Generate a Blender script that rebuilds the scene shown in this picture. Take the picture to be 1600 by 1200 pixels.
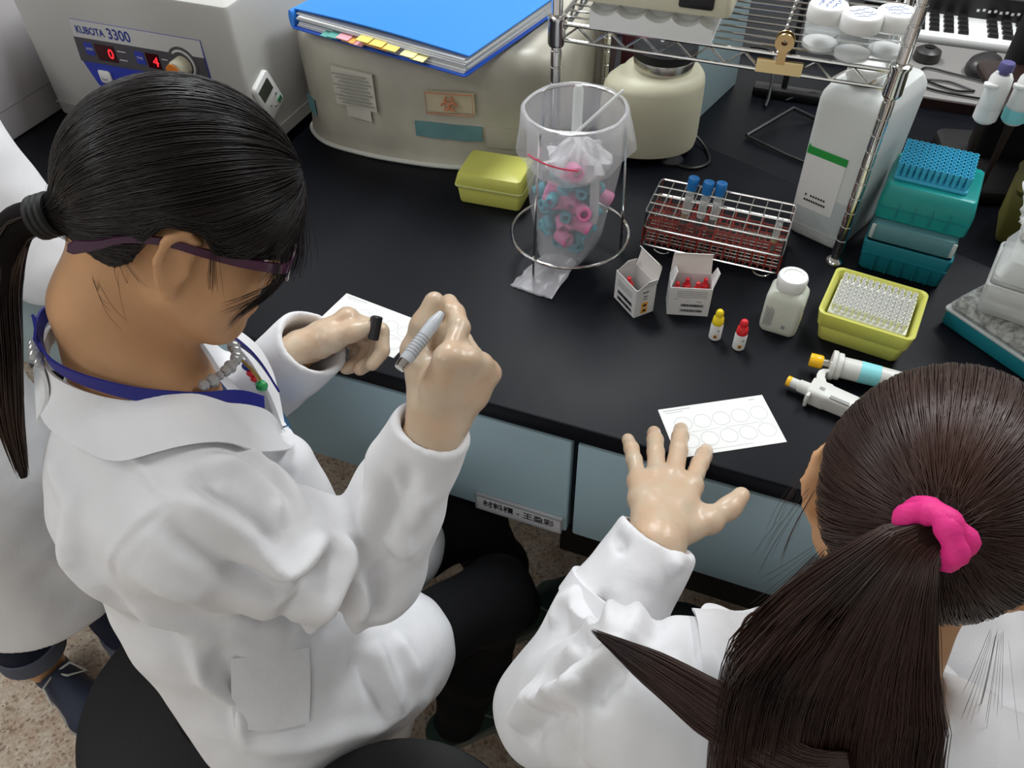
import bpy, bmesh, math, random
import numpy as np
from mathutils import Vector, Matrix, noise

for _o in list(bpy.data.objects):
    bpy.data.objects.remove(_o, do_unlink=True)
scene = bpy.context.scene
COL = scene.collection
random.seed(7)
RNG = np.random.default_rng(7)
PI = math.pi
B = 0.78                       # height of the bench top above the floor

# ------------------------------------------------------------------ camera
FPX = 1270.0                   # focal length in pixels of a 1600 px wide frame
PITCH = math.atan2(FPX, 1205.0)
ROLL = math.radians(-1.2)
YAW = math.radians(21.9)
hd = Vector((-math.sin(YAW), math.cos(YAW), 0)); rt = Vector((math.cos(YAW), math.sin(YAW), 0)); up = Vector((0, 0, 1))
fw = hd * math.cos(PITCH) - up * math.sin(PITCH)
uu = hd * math.sin(PITCH) + up * math.cos(PITCH)
cr = rt * math.cos(ROLL) + uu * math.sin(ROLL)
cu = -rt * math.sin(ROLL) + uu * math.cos(ROLL)
cam_d = bpy.data.cameras.new('camera'); cam_d.sensor_width = 36; cam_d.lens = 36 * FPX / 1600
cam_d.clip_start = 0.02
cam = bpy.data.objects.new('camera', cam_d); COL.objects.link(cam)
M = Matrix.Identity(4)
for i in range(3):
    M[i][0] = cr[i]; M[i][1] = cu[i]; M[i][2] = -fw[i]
M[0][3], M[1][3], M[2][3] = 0, 0, B + 0.82
cam.matrix_world = M
scene.camera = cam

# ------------------------------------------------------------------ light
w = bpy.data.worlds.new('room_ambient'); scene.world = w; w.use_nodes = True
w.node_tree.nodes['Background'].inputs[0].default_value = (0.90, 0.95, 1.0, 1)
w.node_tree.nodes['Background'].inputs[1].default_value = 0.20
vs = scene.view_settings
vs.view_transform = 'Standard'; vs.look = 'None'; vs.exposure = 0.12; vs.gamma = 1.0
vs.use_curve_mapping = False
def lamp(x, y, sx, sy, power, col=(0.94, 0.975, 1.0), z=2.65):
    d = bpy.data.lights.new('ceiling_lamp_or_fill', 'AREA'); d.shape = 'RECTANGLE'; d.size = sx; d.size_y = sy
    d.energy = power; d.color = col
    o = bpy.data.objects.new('ceiling_lamp_or_fill', d); COL.objects.link(o); o.location = (x, y, z)
    return o
lamp(-0.8, 1.95, 0.5, 1.25, 36)
lamp(0.8, 1.95, 0.5, 1.25, 33)
lamp(-2.4, 1.7, 0.5, 1.25, 12)
lamp(-0.3, -1.3, 1.25, 0.5, 11)
lamp(-2.1, -0.3, 0.5, 1.25, 18)  # added fill over the left aisle, brightens the floor and coats there

# ------------------------------------------------------------------ materials
MATS = {}
def mat(name, col, rough=0.5, metal=0.0, spec=0.5, alpha=1.0, trans=0.0, ior=1.45, sss=0.0, sssc=None,
        var=0.0, vscale=20.0, bump=0.0, bscale=200.0, emit=0.0, sheen=0.0, col2=None, rvar=0.0, coat=0.0):
    m = bpy.data.materials.new(name); m.use_nodes = True
    nt = m.node_tree; p = nt.nodes['Principled BSDF']
    if len(col) == 3: col = (*col, 1)
    p.inputs['Base Color'].default_value = col
    p.inputs['Roughness'].default_value = rough
    p.inputs['Metallic'].default_value = metal
    p.inputs['Specular IOR Level'].default_value = spec
    p.inputs['Alpha'].default_value = alpha
    p.inputs['Transmission Weight'].default_value = trans
    p.inputs['IOR'].default_value = ior
    p.inputs['Sheen Weight'].default_value = sheen
    p.inputs['Coat Weight'].default_value = coat
    if sss > 0:
        p.inputs['Subsurface Weight'].default_value = sss
        p.inputs['Subsurface Scale'].default_value = 0.01
        p.inputs['Subsurface Radius'].default_value = sssc or (1.0, 0.4, 0.25)
    if emit > 0:
        p.inputs['Emission Color'].default_value = col
        p.inputs['Emission Strength'].default_value = emit
    tc = None
    if var > 0 or bump > 0 or rvar > 0:
        tc = nt.nodes.new('ShaderNodeTexCoord')
    if var > 0 or rvar > 0:
        n = nt.nodes.new('ShaderNodeTexNoise'); n.inputs['Scale'].default_value = vscale; n.inputs['Detail'].default_value = 5
        nt.links.new(tc.outputs['Object'], n.inputs['Vector'])
        if var > 0:
            r = nt.nodes.new('ShaderNodeValToRGB')
            c2 = col2 if col2 else tuple(max(0, c * (1 - var)) for c in col[:3])
            r.color_ramp.elements[0].color = (*c2[:3], 1); r.color_ramp.elements[1].color = col
            r.color_ramp.elements[0].position = 0.35; r.color_ramp.elements[1].position = 0.65
            nt.links.new(n.outputs['Fac'], r.inputs['Fac']); nt.links.new(r.outputs['Color'], p.inputs['Base Color'])
        if rvar > 0:
            mr = nt.nodes.new('ShaderNodeMapRange')
            mr.inputs['To Min'].default_value = max(0.02, rough - rvar); mr.inputs['To Max'].default_value = rough + rvar
            nt.links.new(n.outputs['Fac'], mr.inputs['Value']); nt.links.new(mr.outputs['Result'], p.inputs['Roughness'])
    if bump > 0:
        n2 = nt.nodes.new('ShaderNodeTexNoise'); n2.inputs['Scale'].default_value = bscale; n2.inputs['Detail'].default_value = 3
        nt.links.new(tc.outputs['Object'], n2.inputs['Vector'])
        b = nt.nodes.new('ShaderNodeBump'); b.inputs['Strength'].default_value = bump; b.inputs['Distance'].default_value = 0.002
        nt.links.new(n2.outputs['Fac'], b.inputs['Height']); nt.links.new(b.outputs['Normal'], p.inputs['Normal'])
    MATS[name] = m
    return m

mat('black_top', (0.0045, 0.0052, 0.0085), 0.42, var=0.25, vscale=9, rvar=0.06, spec=0.16, bump=0.02, bscale=500)
mat('drawer_blue', (0.38, 0.52, 0.57), 0.45, var=0.06, vscale=4, bump=0.03, bscale=900)
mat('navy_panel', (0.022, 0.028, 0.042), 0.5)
mat('dark_steel', (0.02, 0.03, 0.04), 0.5)
mat('machine_grey', (0.50, 0.49, 0.46), 0.5, bump=0.05, bscale=900)
mat('machine_light', (0.62, 0.60, 0.61), 0.5, bump=0.05, bscale=900)
mat('machine_shade', (0.33, 0.33, 0.33), 0.5)
mat('white', (0.80, 0.80, 0.78), 0.45)
mat('paper', (0.85, 0.85, 0.83), 0.7)
mat('print_grey', (0.30, 0.30, 0.32), 0.7)
mat('print_black', (0.02, 0.02, 0.025), 0.6)
mat('print_blue', (0.03, 0.05, 0.28), 0.6)
mat('panel_blue', (0.035, 0.055, 0.42), 0.4)
mat('panel_grey', (0.085, 0.08, 0.09), 0.45)
mat('panel_white', (0.62, 0.62, 0.60), 0.4)
mat('led_back', (0.05, 0.002, 0.004), 0.2)
mat('led_red', (1.0, 0.02, 0.03), 0.4, emit=1.6)
mat('orange', (0.85, 0.25, 0.03), 0.4)
mat('cream', (0.64, 0.61, 0.46), 0.45)
mat('cream_vortex', (0.63, 0.60, 0.44), 0.42, bump=0.05, bscale=900)
mat('lcd', (0.05, 0.06, 0.045), 0.2)
mat('green_btn', (0.05, 0.22, 0.10), 0.4)
mat('vinyl', (0.53, 0.50, 0.41), 0.33, var=0.25, vscale=7, col2=(0.40, 0.38, 0.31), rvar=0.1)
mat('vinyl_rim', (0.66, 0.66, 0.60), 0.4)
mat('faded_paper', (0.56, 0.54, 0.45), 0.6)
mat('faded_cream', (0.60, 0.53, 0.36), 0.6)
mat('faded_print', (0.30, 0.29, 0.27), 0.6)
mat('bio_orange', (0.62, 0.23, 0.12), 0.6)
mat('teal_band', (0.14, 0.29, 0.30), 0.5, var=0.2, vscale=15)
mat('binder_blue', (0.035, 0.24, 0.80), 0.3, bump=0.03, bscale=400)
mat('binder_dark', (0.02, 0.10, 0.55), 0.3)
mat('sleeve_clear', (0.60, 0.62, 0.65), 0.2)
mat('tab_pink', (0.75, 0.35, 0.40), 0.6); mat('tab_yellow', (0.85, 0.65, 0.15), 0.6)
mat('tab_orange', (0.80, 0.38, 0.08), 0.6); mat('tab_green', (0.10, 0.35, 0.30), 0.6); mat('tab_cream', (0.85, 0.78, 0.35), 0.6)
mat('yellow_box', (0.66, 0.66, 0.15), 0.4, sss=0.3, sssc=(1, 1, .3))
mat('yellow_rim', (0.60, 0.61, 0.22), 0.4)
mat('chrome', (0.75, 0.74, 0.72), 0.14, metal=1.0, rvar=0.06, vscale=60)
mat('steel', (0.55, 0.53, 0.50), 0.25, metal=1.0)
mat('brass', (0.55, 0.42, 0.22), 0.25, metal=1.0)
mat('rubber', (0.012, 0.012, 0.014), 0.6, bump=0.1, bscale=700)
mat('pink', (0.80, 0.24, 0.46), 0.45, sss=0.2)
mat('teal_cap', (0.05, 0.38, 0.46), 0.4, sss=0.2, sssc=(.3, 1, 1))
mat('tube_clear', (0.75, 0.80, 0.85), 0.15, alpha=0.35)
mat('bag', (0.84, 0.83, 0.87), 0.14, alpha=0.30, spec=0.6)
mat('bag_rim', (0.84, 0.83, 0.87), 0.14, alpha=0.36, spec=0.6)
mat('bag_red', (0.70, 0.06, 0.12), 0.5)
mat('tissue', (0.82, 0.82, 0.84), 0.8)
mat('red_coat', (0.42, 0.035, 0.02), 0.4, var=0.5, vscale=150)
mat('blue_cap', (0.02, 0.22, 0.62), 0.35)
mat('serum', (0.45, 0.30, 0.06), 0.3)
mat('blood', (0.012, 0.003, 0.004), 0.2)
mat('glass', (0.9, 0.95, 0.95), 0.05, alpha=0.25)
mat('carton', (0.74, 0.73, 0.72), 0.55)
mat('carton_in', (0.78, 0.74, 0.70), 0.6)
mat('hazard', (0.80, 0.38, 0.05), 0.5)
mat('red', (0.72, 0.02, 0.03), 0.35)
mat('yellow', (0.90, 0.68, 0.02), 0.35)
mat('label_white', (0.78, 0.78, 0.76), 0.5)
mat('hdpe', (0.72, 0.74, 0.72), 0.42, sss=0.5, sssc=(1, 1, 1))
mat('hdpe_bottle', (0.66, 0.69, 0.60), 0.4, sss=0.4, sssc=(1, 1, .9))
mat('liquid_grey', (0.55, 0.60, 0.60), 0.4, sss=0.3, sssc=(1, 1, 1))
mat('green_band', (0.02, 0.30, 0.05), 0.4)
mat('pp_white', (0.82, 0.82, 0.80), 0.4, sss=0.3, sssc=(1, 1, 1))
mat('teal_box', (0.012, 0.20, 0.25), 0.35)
mat('teal_lid', (0.12, 0.30, 0.33), 0.3, alpha=0.8)
mat('green_box', (0.008, 0.27, 0.25), 0.35)
mat('tip_blue', (0.06, 0.45, 0.66), 0.35)
mat('tip_white', (0.84, 0.84, 0.80), 0.4)
mat('clear_plastic', (0.80, 0.82, 0.80), 0.25, alpha=0.55)
mat('speckle_plastic', (0.52, 0.53, 0.50), 0.35, alpha=0.8, var=0.7, vscale=120)
mat('white_bag', (0.84, 0.84, 0.82), 0.35, sss=0.2, sssc=(1, 1, 1))
mat('pipette', (0.66, 0.66, 0.62), 0.35)
mat('pipette_grey', (0.30, 0.30, 0.29), 0.4)
mat('amber', (0.90, 0.50, 0.01), 0.3)
mat('sticker_teal', (0.25, 0.68, 0.72), 0.5)
mat('black_plastic', (0.012, 0.011, 0.012), 0.4)
mat('black_metal', (0.01, 0.01, 0.011), 0.35)
mat('brown_dark', (0.025, 0.012, 0.010), 0.4)
mat('grey_mat', (0.22, 0.21, 0.20), 0.5)
mat('grey_blue', (0.33, 0.44, 0.47), 0.5)
mat('mouse', (0.035, 0.032, 0.032), 0.35)
mat('maroon', (0.10, 0.02, 0.03), 0.6)
mat('foam', (0.80, 0.81, 0.80), 0.8, bump=0.2, bscale=300)
mat('purple', (0.10, 0.05, 0.25), 0.4)
mat('floor', (0.42, 0.34, 0.26), 0.55)
mat('wall_paint', (0.80, 0.80, 0.78), 0.7)
def floor_nodes():
    m = MATS['floor']; nt = m.node_tree; p = nt.nodes['Principled BSDF']
    tc = nt.nodes.new('ShaderNodeTexCoord')
    v = nt.nodes.new('ShaderNodeTexVoronoi'); v.inputs['Scale'].default_value = 190
    n = nt.nodes.new('ShaderNodeTexNoise'); n.inputs['Scale'].default_value = 26; n.inputs['Detail'].default_value = 8
    nt.links.new(tc.outputs['Object'], v.inputs['Vector']); nt.links.new(tc.outputs['Object'], n.inputs['Vector'])
    r = nt.nodes.new('ShaderNodeValToRGB'); e = r.color_ramp.elements
    e[0].position = 0.0; e[0].color = (0.30, 0.23, 0.17, 1); e[1].position = 1.0; e[1].color = (0.72, 0.63, 0.51, 1)
    a = r.color_ramp.elements.new(0.22); a.color = (0.55, 0.45, 0.35, 1)
    b = r.color_ramp.elements.new(0.7); b.color = (0.64, 0.54, 0.43, 1)
    s = nt.nodes.new('ShaderNodeSeparateColor'); nt.links.new(v.outputs['Color'], s.inputs['Color'])
    nt.links.new(s.outputs['Red'], r.inputs['Fac'])
    r2 = nt.nodes.new('ShaderNodeValToRGB')
    r2.color_ramp.elements[0].color = (0.80, 0.68, 0.62, 1); r2.color_ramp.elements[1].color = (1, 1, 1, 1)
    r2.color_ramp.elements[0].position = 0.35; r2.color_ramp.elements[1].position = 0.6
    nt.links.new(n.outputs['Fac'], r2.inputs['Fac'])
    mx = nt.nodes.new('ShaderNodeMix'); mx.data_type = 'RGBA'; mx.blend_type = 'MULTIPLY'; mx.inputs['Factor'].default_value = 1
    nt.links.new(r.outputs['Color'], mx.inputs['A']); nt.links.new(r2.outputs['Color'], mx.inputs['B'])
    nt.links.new(mx.outputs['Result'], p.inputs['Base Color'])
floor_nodes()

# ------------------------------------------------------------------ mesh helpers
def link_mesh(name, verts, faces, material, parent=None, smooth=True, angle=40, loc=None, rot=None):
    me = bpy.data.meshes.new(name)
    me.from_pydata([tuple(map(float, v)) for v in verts], [], [tuple(map(int, f)) for f in faces])
    me.update()
    if smooth:
        me.polygons.foreach_set('use_smooth', [True] * len(me.polygons))
        me.set_sharp_from_angle(angle=math.radians(angle))
    if material: me.materials.append(MATS[material] if isinstance(material, str) else material)
    o = bpy.data.objects.new(name, me); COL.objects.link(o)
    if parent: o.parent = parent
    if loc: o.location = loc
    if rot: o.rotation_euler = rot
    return o
def np_mesh(name, V, Q, material, parent=None, smooth=True):
    me = bpy.data.meshes.new(name)
    k = Q.shape[1]
    me.vertices.add(len(V)); me.vertices.foreach_set('co', np.ascontiguousarray(V, dtype=np.float32).ravel())
    me.loops.add(Q.size); me.loops.foreach_set('vertex_index', np.ascontiguousarray(Q, dtype=np.int32).ravel())
    me.polygons.add(len(Q)); me.polygons.foreach_set('loop_start', np.arange(0, Q.size, k, dtype=np.int32))
    me.update(calc_edges=True)
    me.validate()
    if smooth: me.polygons.foreach_set('use_smooth', np.ones(len(me.polygons), dtype=bool))
    me.materials.append(MATS[material] if isinstance(material, str) else material)
    o = bpy.data.objects.new(name, me); COL.objects.link(o)
    if parent: o.parent = parent
    return o

class MB:
    def __init__(s): s.v = []; s.f = []
    def add(s, v, f):
        o = len(s.v); s.v += [tuple(p) for p in v]; s.f += [tuple(i + o for i in q) for q in f]; return s
    def box(s, c, d, rz=0, rx=0, ry=0):
        R = Matrix.Rotation(rz, 3, 'Z') @ Matrix.Rotation(ry, 3, 'Y') @ Matrix.Rotation(rx, 3, 'X')
        v = [Vector(c) + R @ Vector((sx * d[0] / 2, sy * d[1] / 2, sz * d[2] / 2)) for sz in (-1, 1) for sx, sy in ((-1, -1), (1, -1), (1, 1), (-1, 1))]
        return s.add(v, [(3, 2, 1, 0), (4, 5, 6, 7), (0, 1, 5, 4), (1, 2, 6, 5), (2, 3, 7, 6), (3, 0, 4, 7)])
    def lathe(s, prof, n=24, c=(0, 0, 0), axis='Z', cap=True):
        v = []; f = []
        for r, z in prof:
            for i in range(n):
                a = 2 * PI * i / n
                p = (r * math.cos(a), r * math.sin(a), z)
                if axis == 'X': p = (z, r * math.cos(a), r * math.sin(a))
                if axis == 'Y': p = (r * math.sin(a), z, r * math.cos(a))
                v.append((p[0] + c[0], p[1] + c[1], p[2] + c[2]))
        for k in range(len(prof) - 1):
            for i in range(n):
                j = (i + 1) % n
                f.append((k * n + i, k * n + j, (k + 1) * n + j, (k + 1) * n + i))
        if cap:
            f.append(tuple(range(n - 1, -1, -1))); f.append(tuple((len(prof) - 1) * n + i for i in range(n)))
        return s.add(v, f)
    def tube(s, path, r, n=8, closed=False, cap=True):
        P = [Vector(p) for p in path]; m = len(P)
        rr = r if isinstance(r, (list, tuple)) else [r] * m
        v = []; f = []; N = None
        for i, p in enumerate(P):
            if closed: t = P[(i + 1) % m] - P[i - 1]
            else: t = P[min(i + 1, m - 1)] - P[max(i - 1, 0)]
            t.normalize()
            if N is None:
                N = t.orthogonal().normalized()
            else:
                N = (N - t * N.dot(t))
                N = N.normalized() if N.length > 1e-6 else t.orthogonal().normalized()
            Bn = t.cross(N)
            for k in range(n):
                a = 2 * PI * k / n
                v.append(p + (N * math.cos(a) + Bn * math.sin(a)) * rr[i])
        for i in range(m if closed else m - 1):
            i2 = (i + 1) % m
            for k in range(n):
                k2 = (k + 1) % n
                f.append((i * n + k, i * n + k2, i2 * n + k2, i2 * n + k))
        if cap and not closed:
            f.append(tuple(range(n - 1, -1, -1))); f.append(tuple((m - 1) * n + k for k in range(n)))
        return s.add(v, f)
    def loft(s, rings, cap0=True, cap1=True, closed=True):
        n = len(rings[0]); v = [p for r in rings for p in r]; f = []
        for k in range(len(rings) - 1):
            for i in range(n if closed else n - 1):
                j = (i + 1) % n
                f.append((k * n + i, k * n + j, (k + 1) * n + j, (k + 1) * n + i))
        if cap0: f.append(tuple(range(n - 1, -1, -1)))
        if cap1: f.append(tuple((len(rings) - 1) * n + i for i in range(n)))
        return s.add(v, f)
    def rbox(s, c, d, r=0.004, taper=1.0, seg=4, rz=0, edge=None):
        """rounded box: rounded plan outline, softened top and bottom edges"""
        e = edge if edge is not None else min(r, d[2] * 0.3)
        rings = []
        for z, ins, tp in ((-d[2] / 2, e, 1), (-d[2] / 2 + e * .3, e * .3, 1), (-d[2] / 2 + e, 0, 1), (d[2] / 2 - e, 0, taper), (d[2] / 2 - e * .3, e * .3, taper), (d[2] / 2, e, taper)):
            rings.append([(c[0] + x, c[1] + y, c[2] + z) for x, y in rrect(d[0] * tp - 2 * ins, d[1] * tp - 2 * ins, max(r - ins * .6, 1e-4), seg, rz)])
        return s.loft(rings)
    def build(s, name, material, parent=None, smooth=True, angle=40, loc=None, rot=None):
        return link_mesh(name, s.v, s.f, material, parent, smooth, angle, loc, rot)

def rrect(w, h, r, seg=4, rz=0):
    r = min(r, w / 2 - 1e-5, h / 2 - 1e-5); pts = []
    for cx, cy, a0 in ((w / 2 - r, h / 2 - r, 0), (-w / 2 + r, h / 2 - r, PI / 2), (-w / 2 + r, -h / 2 + r, PI), (w / 2 - r, -h / 2 + r, 3 * PI / 2)):
        for i in range(seg + 1):
            a = a0 + PI / 2 * i / seg
            pts.append((cx + r * math.cos(a), cy + r * math.sin(a)))
    if rz:
        c, q = math.cos(rz), math.sin(rz); pts = [(x * c - y * q, x * q + y * c) for x, y in pts]
    return pts
def circ(r, n=24, c=(0, 0, 0)):
    return [(c[0] + r * math.cos(2 * PI * i / n), c[1] + r * math.sin(2 * PI * i / n), c[2]) for i in range(n)]
def spline(pts, n):
    """Catmull-Rom through pts, n samples per span"""
    P = [Vector(p) for p in pts]; out = []
    for i in range(len(P) - 1):
        a, b, c, d = P[max(i - 1, 0)], P[i], P[i + 1], P[min(i + 2, len(P) - 1)]
        for k in range(n):
            t = k / n
            out.append(0.5 * ((2 * b) + (c - a) * t + (2 * a - 5 * b + 4 * c - d) * t * t + (3 * b - a - 3 * c + d) * t ** 3))
    out.append(P[-1]); return out

def tag(o, label=None, cat=None, group=None, kind=None):
    if label: o['label'] = label
    if cat: o['category'] = cat
    if group: o['group'] = group
    if kind: o['kind'] = kind
    return o
def thing(name, label, cat, loc=(0, 0, 0), rz=0, group=None):
    """an Empty at the thing's base; loc is relative to the bench top"""
    o = bpy.data.objects.new(name, None); COL.objects.link(o); o.empty_display_size = 0.02
    o.location = (loc[0], loc[1], loc[2] + B); o.rotation_euler = (0, 0, rz)
    return tag(o, label, cat, group)
def dup(root, loc=None, rz=None, label=None):
    r = root.copy(); COL.objects.link(r)
    if loc: r.location = (loc[0], loc[1], loc[2] + B)
    if rz is not None: r.rotation_euler = (0, 0, rz)
    if label: r['label'] = label
    for ch in list(root.children):
        c = ch.copy(); COL.objects.link(c); c.parent = r
        for g in list(ch.children):
            d = g.copy(); COL.objects.link(d); d.parent = c
    return r
def text(body, size, material, parent, loc, rot=(0, 0, 0), name='lettering', ext=0.0002, align='LEFT', sx=1.0, bold=0.0):
    cu_ = bpy.data.curves.new(name, 'FONT'); cu_.body = body; cu_.size = size; cu_.extrude = ext
    cu_.align_x = align; cu_.align_y = 'CENTER'; cu_.resolution_u = 3; cu_.offset = bold
    t = bpy.data.objects.new(name, cu_); COL.objects.link(t)
    dg = bpy.context.evaluated_depsgraph_get()
    me = bpy.data.meshes.new_from_object(t.evaluated_get(dg)); me.name = name
    bpy.data.objects.remove(t, do_unlink=True)
    me.materials.clear(); me.materials.append(MATS[material])
    o = bpy.data.objects.new(name, me); COL.objects.link(o)
    o.parent = parent; o.location = loc; o.rotation_euler = rot; o.scale = (sx, 1, 1)
    return o
def print_lines(parent, material, rows, frame, name='print', t=0.0003):
    """flat print as thin strips: rows of (u0, u1, v, h); frame maps (u, v) to a point and gives the normal"""
    if len(rows) == 2 and name == 'print':
        return [print_lines(parent, material, [r], frame, name, t) for r in rows]
    org, U, V, N = [Vector(q) for q in frame]; m = MB()
    for u0, u1, v, h in rows:
        q = [org + U * u0 + V * (v - h / 2), org + U * u1 + V * (v - h / 2), org + U * u1 + V * (v + h / 2), org + U * u0 + V * (v + h / 2)]
        m.add([p for p in q] + [p + N * t for p in q], [(0, 1, 2, 3), (4, 5, 6, 7), (0, 1, 5, 4), (1, 2, 6, 5), (2, 3, 7, 6), (3, 0, 4, 7)])
    o = m.build(name, material, parent, smooth=False)
    if len(rows) > 2: o['kind'] = 'stuff'
    return o
# ================================================================== the setting
f = MB(); f.box((-0.4, 1.0, -0.02), (7, 6, 0.04)); tag(f.build('floor', 'floor', smooth=False), kind='structure', label='beige speckled vinyl floor under the stools')

for nm, c, d, lb in (('wall_back', (-0.4, 4.03, 1.37), (7, 0.06, 2.74), 'pale wall behind the far side of the bench'), ('wall_front', (-0.4, -2.03, 1.37), (7, 0.06, 2.74), 'pale wall behind the photographer'),
                     ('wall_left', (-3.93, 1.0, 1.37), (0.06, 6, 2.74), 'pale wall at the left end of the room'), ('wall_right', (3.13, 1.0, 1.37), (0.06, 6, 2.74), 'pale wall at the right end of the room'),
                     ('ceiling', (-0.4, 1.0, 2.76), (7.1, 6.1, 0.04), 'white ceiling above the bench')):
    f = MB(); f.box(c, d); tag(f.build(nm, 'wall_paint', smooth=False), kind='structure', label=lb)
t = thing('bench_worktop', 'long black laboratory worktop carrying all the equipment', 'worktop', (-0.6, 1.6, -0.03))
m = MB(); m.rbox((0, 0.02, 0.015), (4.4, 1.886, 0.03), r=0.004, edge=0.003); m.build('slab', 'black_top', t)
m = MB()
for y in (0.10,): m.box((0.9, 0.17 + y, 0.033), (3.0, 0.012, 0.006))
m.build('joint_strip', 'black_metal', t, smooth=False)

def drawer_unit(x0, x1, label, plate=False):
    t = thing('drawer_unit', label, 'drawer', ((x0 + x1) / 2, 0.69, -0.25), group='drawer units under the bench')
    wd = x1 - x0
    m = MB(); m.rbox((0, -0.004, 0.108), (wd - 0.006, 0.018, 0.216), r=0.003, edge=0.003); m.build('drawer_front', 'drawer_blue', t)
    m = MB()
    m.box((-wd / 2 + 0.006, 0.25, 0.11), (0.010, 0.48, 0.20)); m.box((wd / 2 - 0.006, 0.25, 0.11), (0.010, 0.48, 0.20))
    m.box((0, 0.25, 0.012), (wd - 0.03, 0.48, 0.01)); m.box((0, 0.49, 0.11), (wd, 0.012, 0.20))
    m.build('drawer_body', 'dark_steel', t, smooth=False)
    m = MB(); m.box((0, 0.02, 0.004), (wd - 0.01, 0.02, 0.006)); m.build('finger_rail', 'dark_steel', t, smooth=False)
    if plate:
        m = MB(); px = wd / 2 - 0.080; m.rbox((px, -0.0165, 0.019), (0.142, 0.007, 0.034), r=0.002, edge=0.001)
        pl = m.build('name_plate', 'machine_light', t); pl['label'] = 'grey name plate with black handwritten characters'
        m = MB()
        for q, d in (((px, -0.0205, 0.0355), (0.142, 0.002, 0.002)), ((px, -0.0205, 0.0025), (0.142, 0.002, 0.002)), ((px - 0.070, -0.0205, 0.019), (0.002, 0.002, 0.034)), ((px + 0.070, -0.0205, 0.019), (0.002, 0.002, 0.034))): m.box(q, d)
        m.build('plate_rim', 'machine_shade', pl, smooth=False)
        text('材料櫃 - 王盈彩', 0.0175, 'print_black', pl, (px, -0.0203, 0.019), (PI / 2, 0, 0), align='CENTER', sx=0.98, bold=0.00025)
    return t
drawer_unit(-1.42, -0.803, 'blue grey drawer under the bench behind the pen holder')
drawer_unit(-0.80, -0.184, 'blue grey drawer with a name plate at its lower corner', plate=True)
drawer_unit(-0.181, 0.48, 'blue grey drawer behind the spread gloved hand')
drawer_unit(0.483, 1.2, 'blue grey drawer hidden beside the pink hair tie')
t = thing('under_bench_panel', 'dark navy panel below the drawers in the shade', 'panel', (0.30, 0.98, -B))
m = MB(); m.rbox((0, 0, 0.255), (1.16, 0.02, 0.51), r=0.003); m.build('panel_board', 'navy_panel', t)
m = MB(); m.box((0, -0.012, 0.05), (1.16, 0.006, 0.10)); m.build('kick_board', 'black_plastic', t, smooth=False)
for x, lb in ((-1.5, 'left'), (1.22, 'right')):
    t = thing('bench_leg_frame', 'dark steel support frame holding the %s part of the bench' % lb, 'frame', (x, 1.1, -B))
    m = MB(); m.box((0, -0.25, 0.37), (0.05, 0.05, 0.74)); m.build('post', 'dark_steel', t, smooth=False)
    m = MB(); m.box((0, 0.35, 0.37), (0.05, 0.05, 0.74)); m.build('post', 'dark_steel', t, smooth=False)
    m = MB(); m.box((0, 0.05, 0.06), (0.04, 0.6, 0.04)); m.build('foot_rail', 'dark_steel', t, smooth=False)

# ================================================================== centrifuge
t = thing('centrifuge', 'grey bench centrifuge with blue control panel and red digits', 'centrifuge', (-1.165, 1.092, 0))
m = MB(); m.rbox((0, 0.26, 0.155), (0.476, 0.52, 0.27), r=0.008, edge=0.006); m.build('housing', 'machine_grey', t)
m = MB(); m.rbox((0, 0.30, 0.296), (0.46, 0.44, 0.02), r=0.02, edge=0.006); m.build('lid', 'machine_light', t)
m = MB(); m.box((0, 0.255, 0.047), (0.4775, 0.515, 0.0015)); m.build('seam', 'machine_shade', t, smooth=False)
for x in (-0.2, 0.2):
    for y in (0.05, 0.46):
        m = MB(); m.lathe([(0.018, 0), (0.02, 0.021)], 16, (x, y, 0)); m.build('rubber_foot', 'rubber', t)
pnl = [(-0.113, 0.226), (0.167, 0.226), (0.167, 0.10), (0.12, 0.072), (-0.05, 0.072), (-0.105, 0.11), (-0.128, 0.16)]
def plate(pts, y, th, name, material, parent):
    m = MB(); n = len(pts)
    m.add([(x, y, z) for x, z in pts] + [(x, y - th, z) for x, z in pts], [tuple(range(n)), tuple(range(2 * n - 1, n - 1, -1))] + [(i, i + n, (i + 1) % n + n, (i + 1) % n) for i in range(n)])
    return m.build(name, material, parent, smooth=False)
cp = plate([(-0.113, 0.226), (0.167, 0.226), (0.167, 0.075), (0.12, 0.06), (-0.05, 0.06), (-0.105, 0.105), (-0.122, 0.15), (-0.120, 0.192)], 0.0, 0.002, 'control_panel', 'panel_blue', t)
plate([(-0.113, 0.226), (0.167, 0.226), (0.166, 0.196), (-0.119, 0.194)], -0.002, 0.0006, 'title_strip', 'panel_white', cp)
plate([(-0.119, 0.194), (0.166, 0.196), (0.166, 0.110), (0.13, 0.118), (0.08, 0.150), (-0.124, 0.148)], -0.002, 0.0006, 'grey_field', 'panel_grey', cp)
text('KUBOTA', 0.0185, 'print_blue', cp, (-0.107, -0.0028, 0.2085), (PI / 2, 0, 0), sx=0.86, bold=0.0004)
text('3300', 0.0270, 'print_blue', cp, (-0.036, -0.0028, 0.2095), (PI / 2, 0, 0), sx=0.95, bold=0.0004)
d = plate([(-0.077, 0.187), (-0.033, 0.187), (-0.033, 0.157), (-0.077, 0.157)], -0.0026, 0.001, 'display', 'led_back', cp)
d2 = plate([(0.037, 0.187), (0.065, 0.187), (0.065, 0.160), (0.037, 0.160)], -0.0026, 0.001, 'display', 'led_back', cp)
text('0', 0.026, 'led_red', cp, (-0.050, -0.0037, 0.172), (PI / 2, 0.12, 0), name='red_digit')
text('4', 0.026, 'led_red', cp, (0.050, -0.0037, 0.173), (PI / 2, 0.12, 0), name='red_digit')
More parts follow.
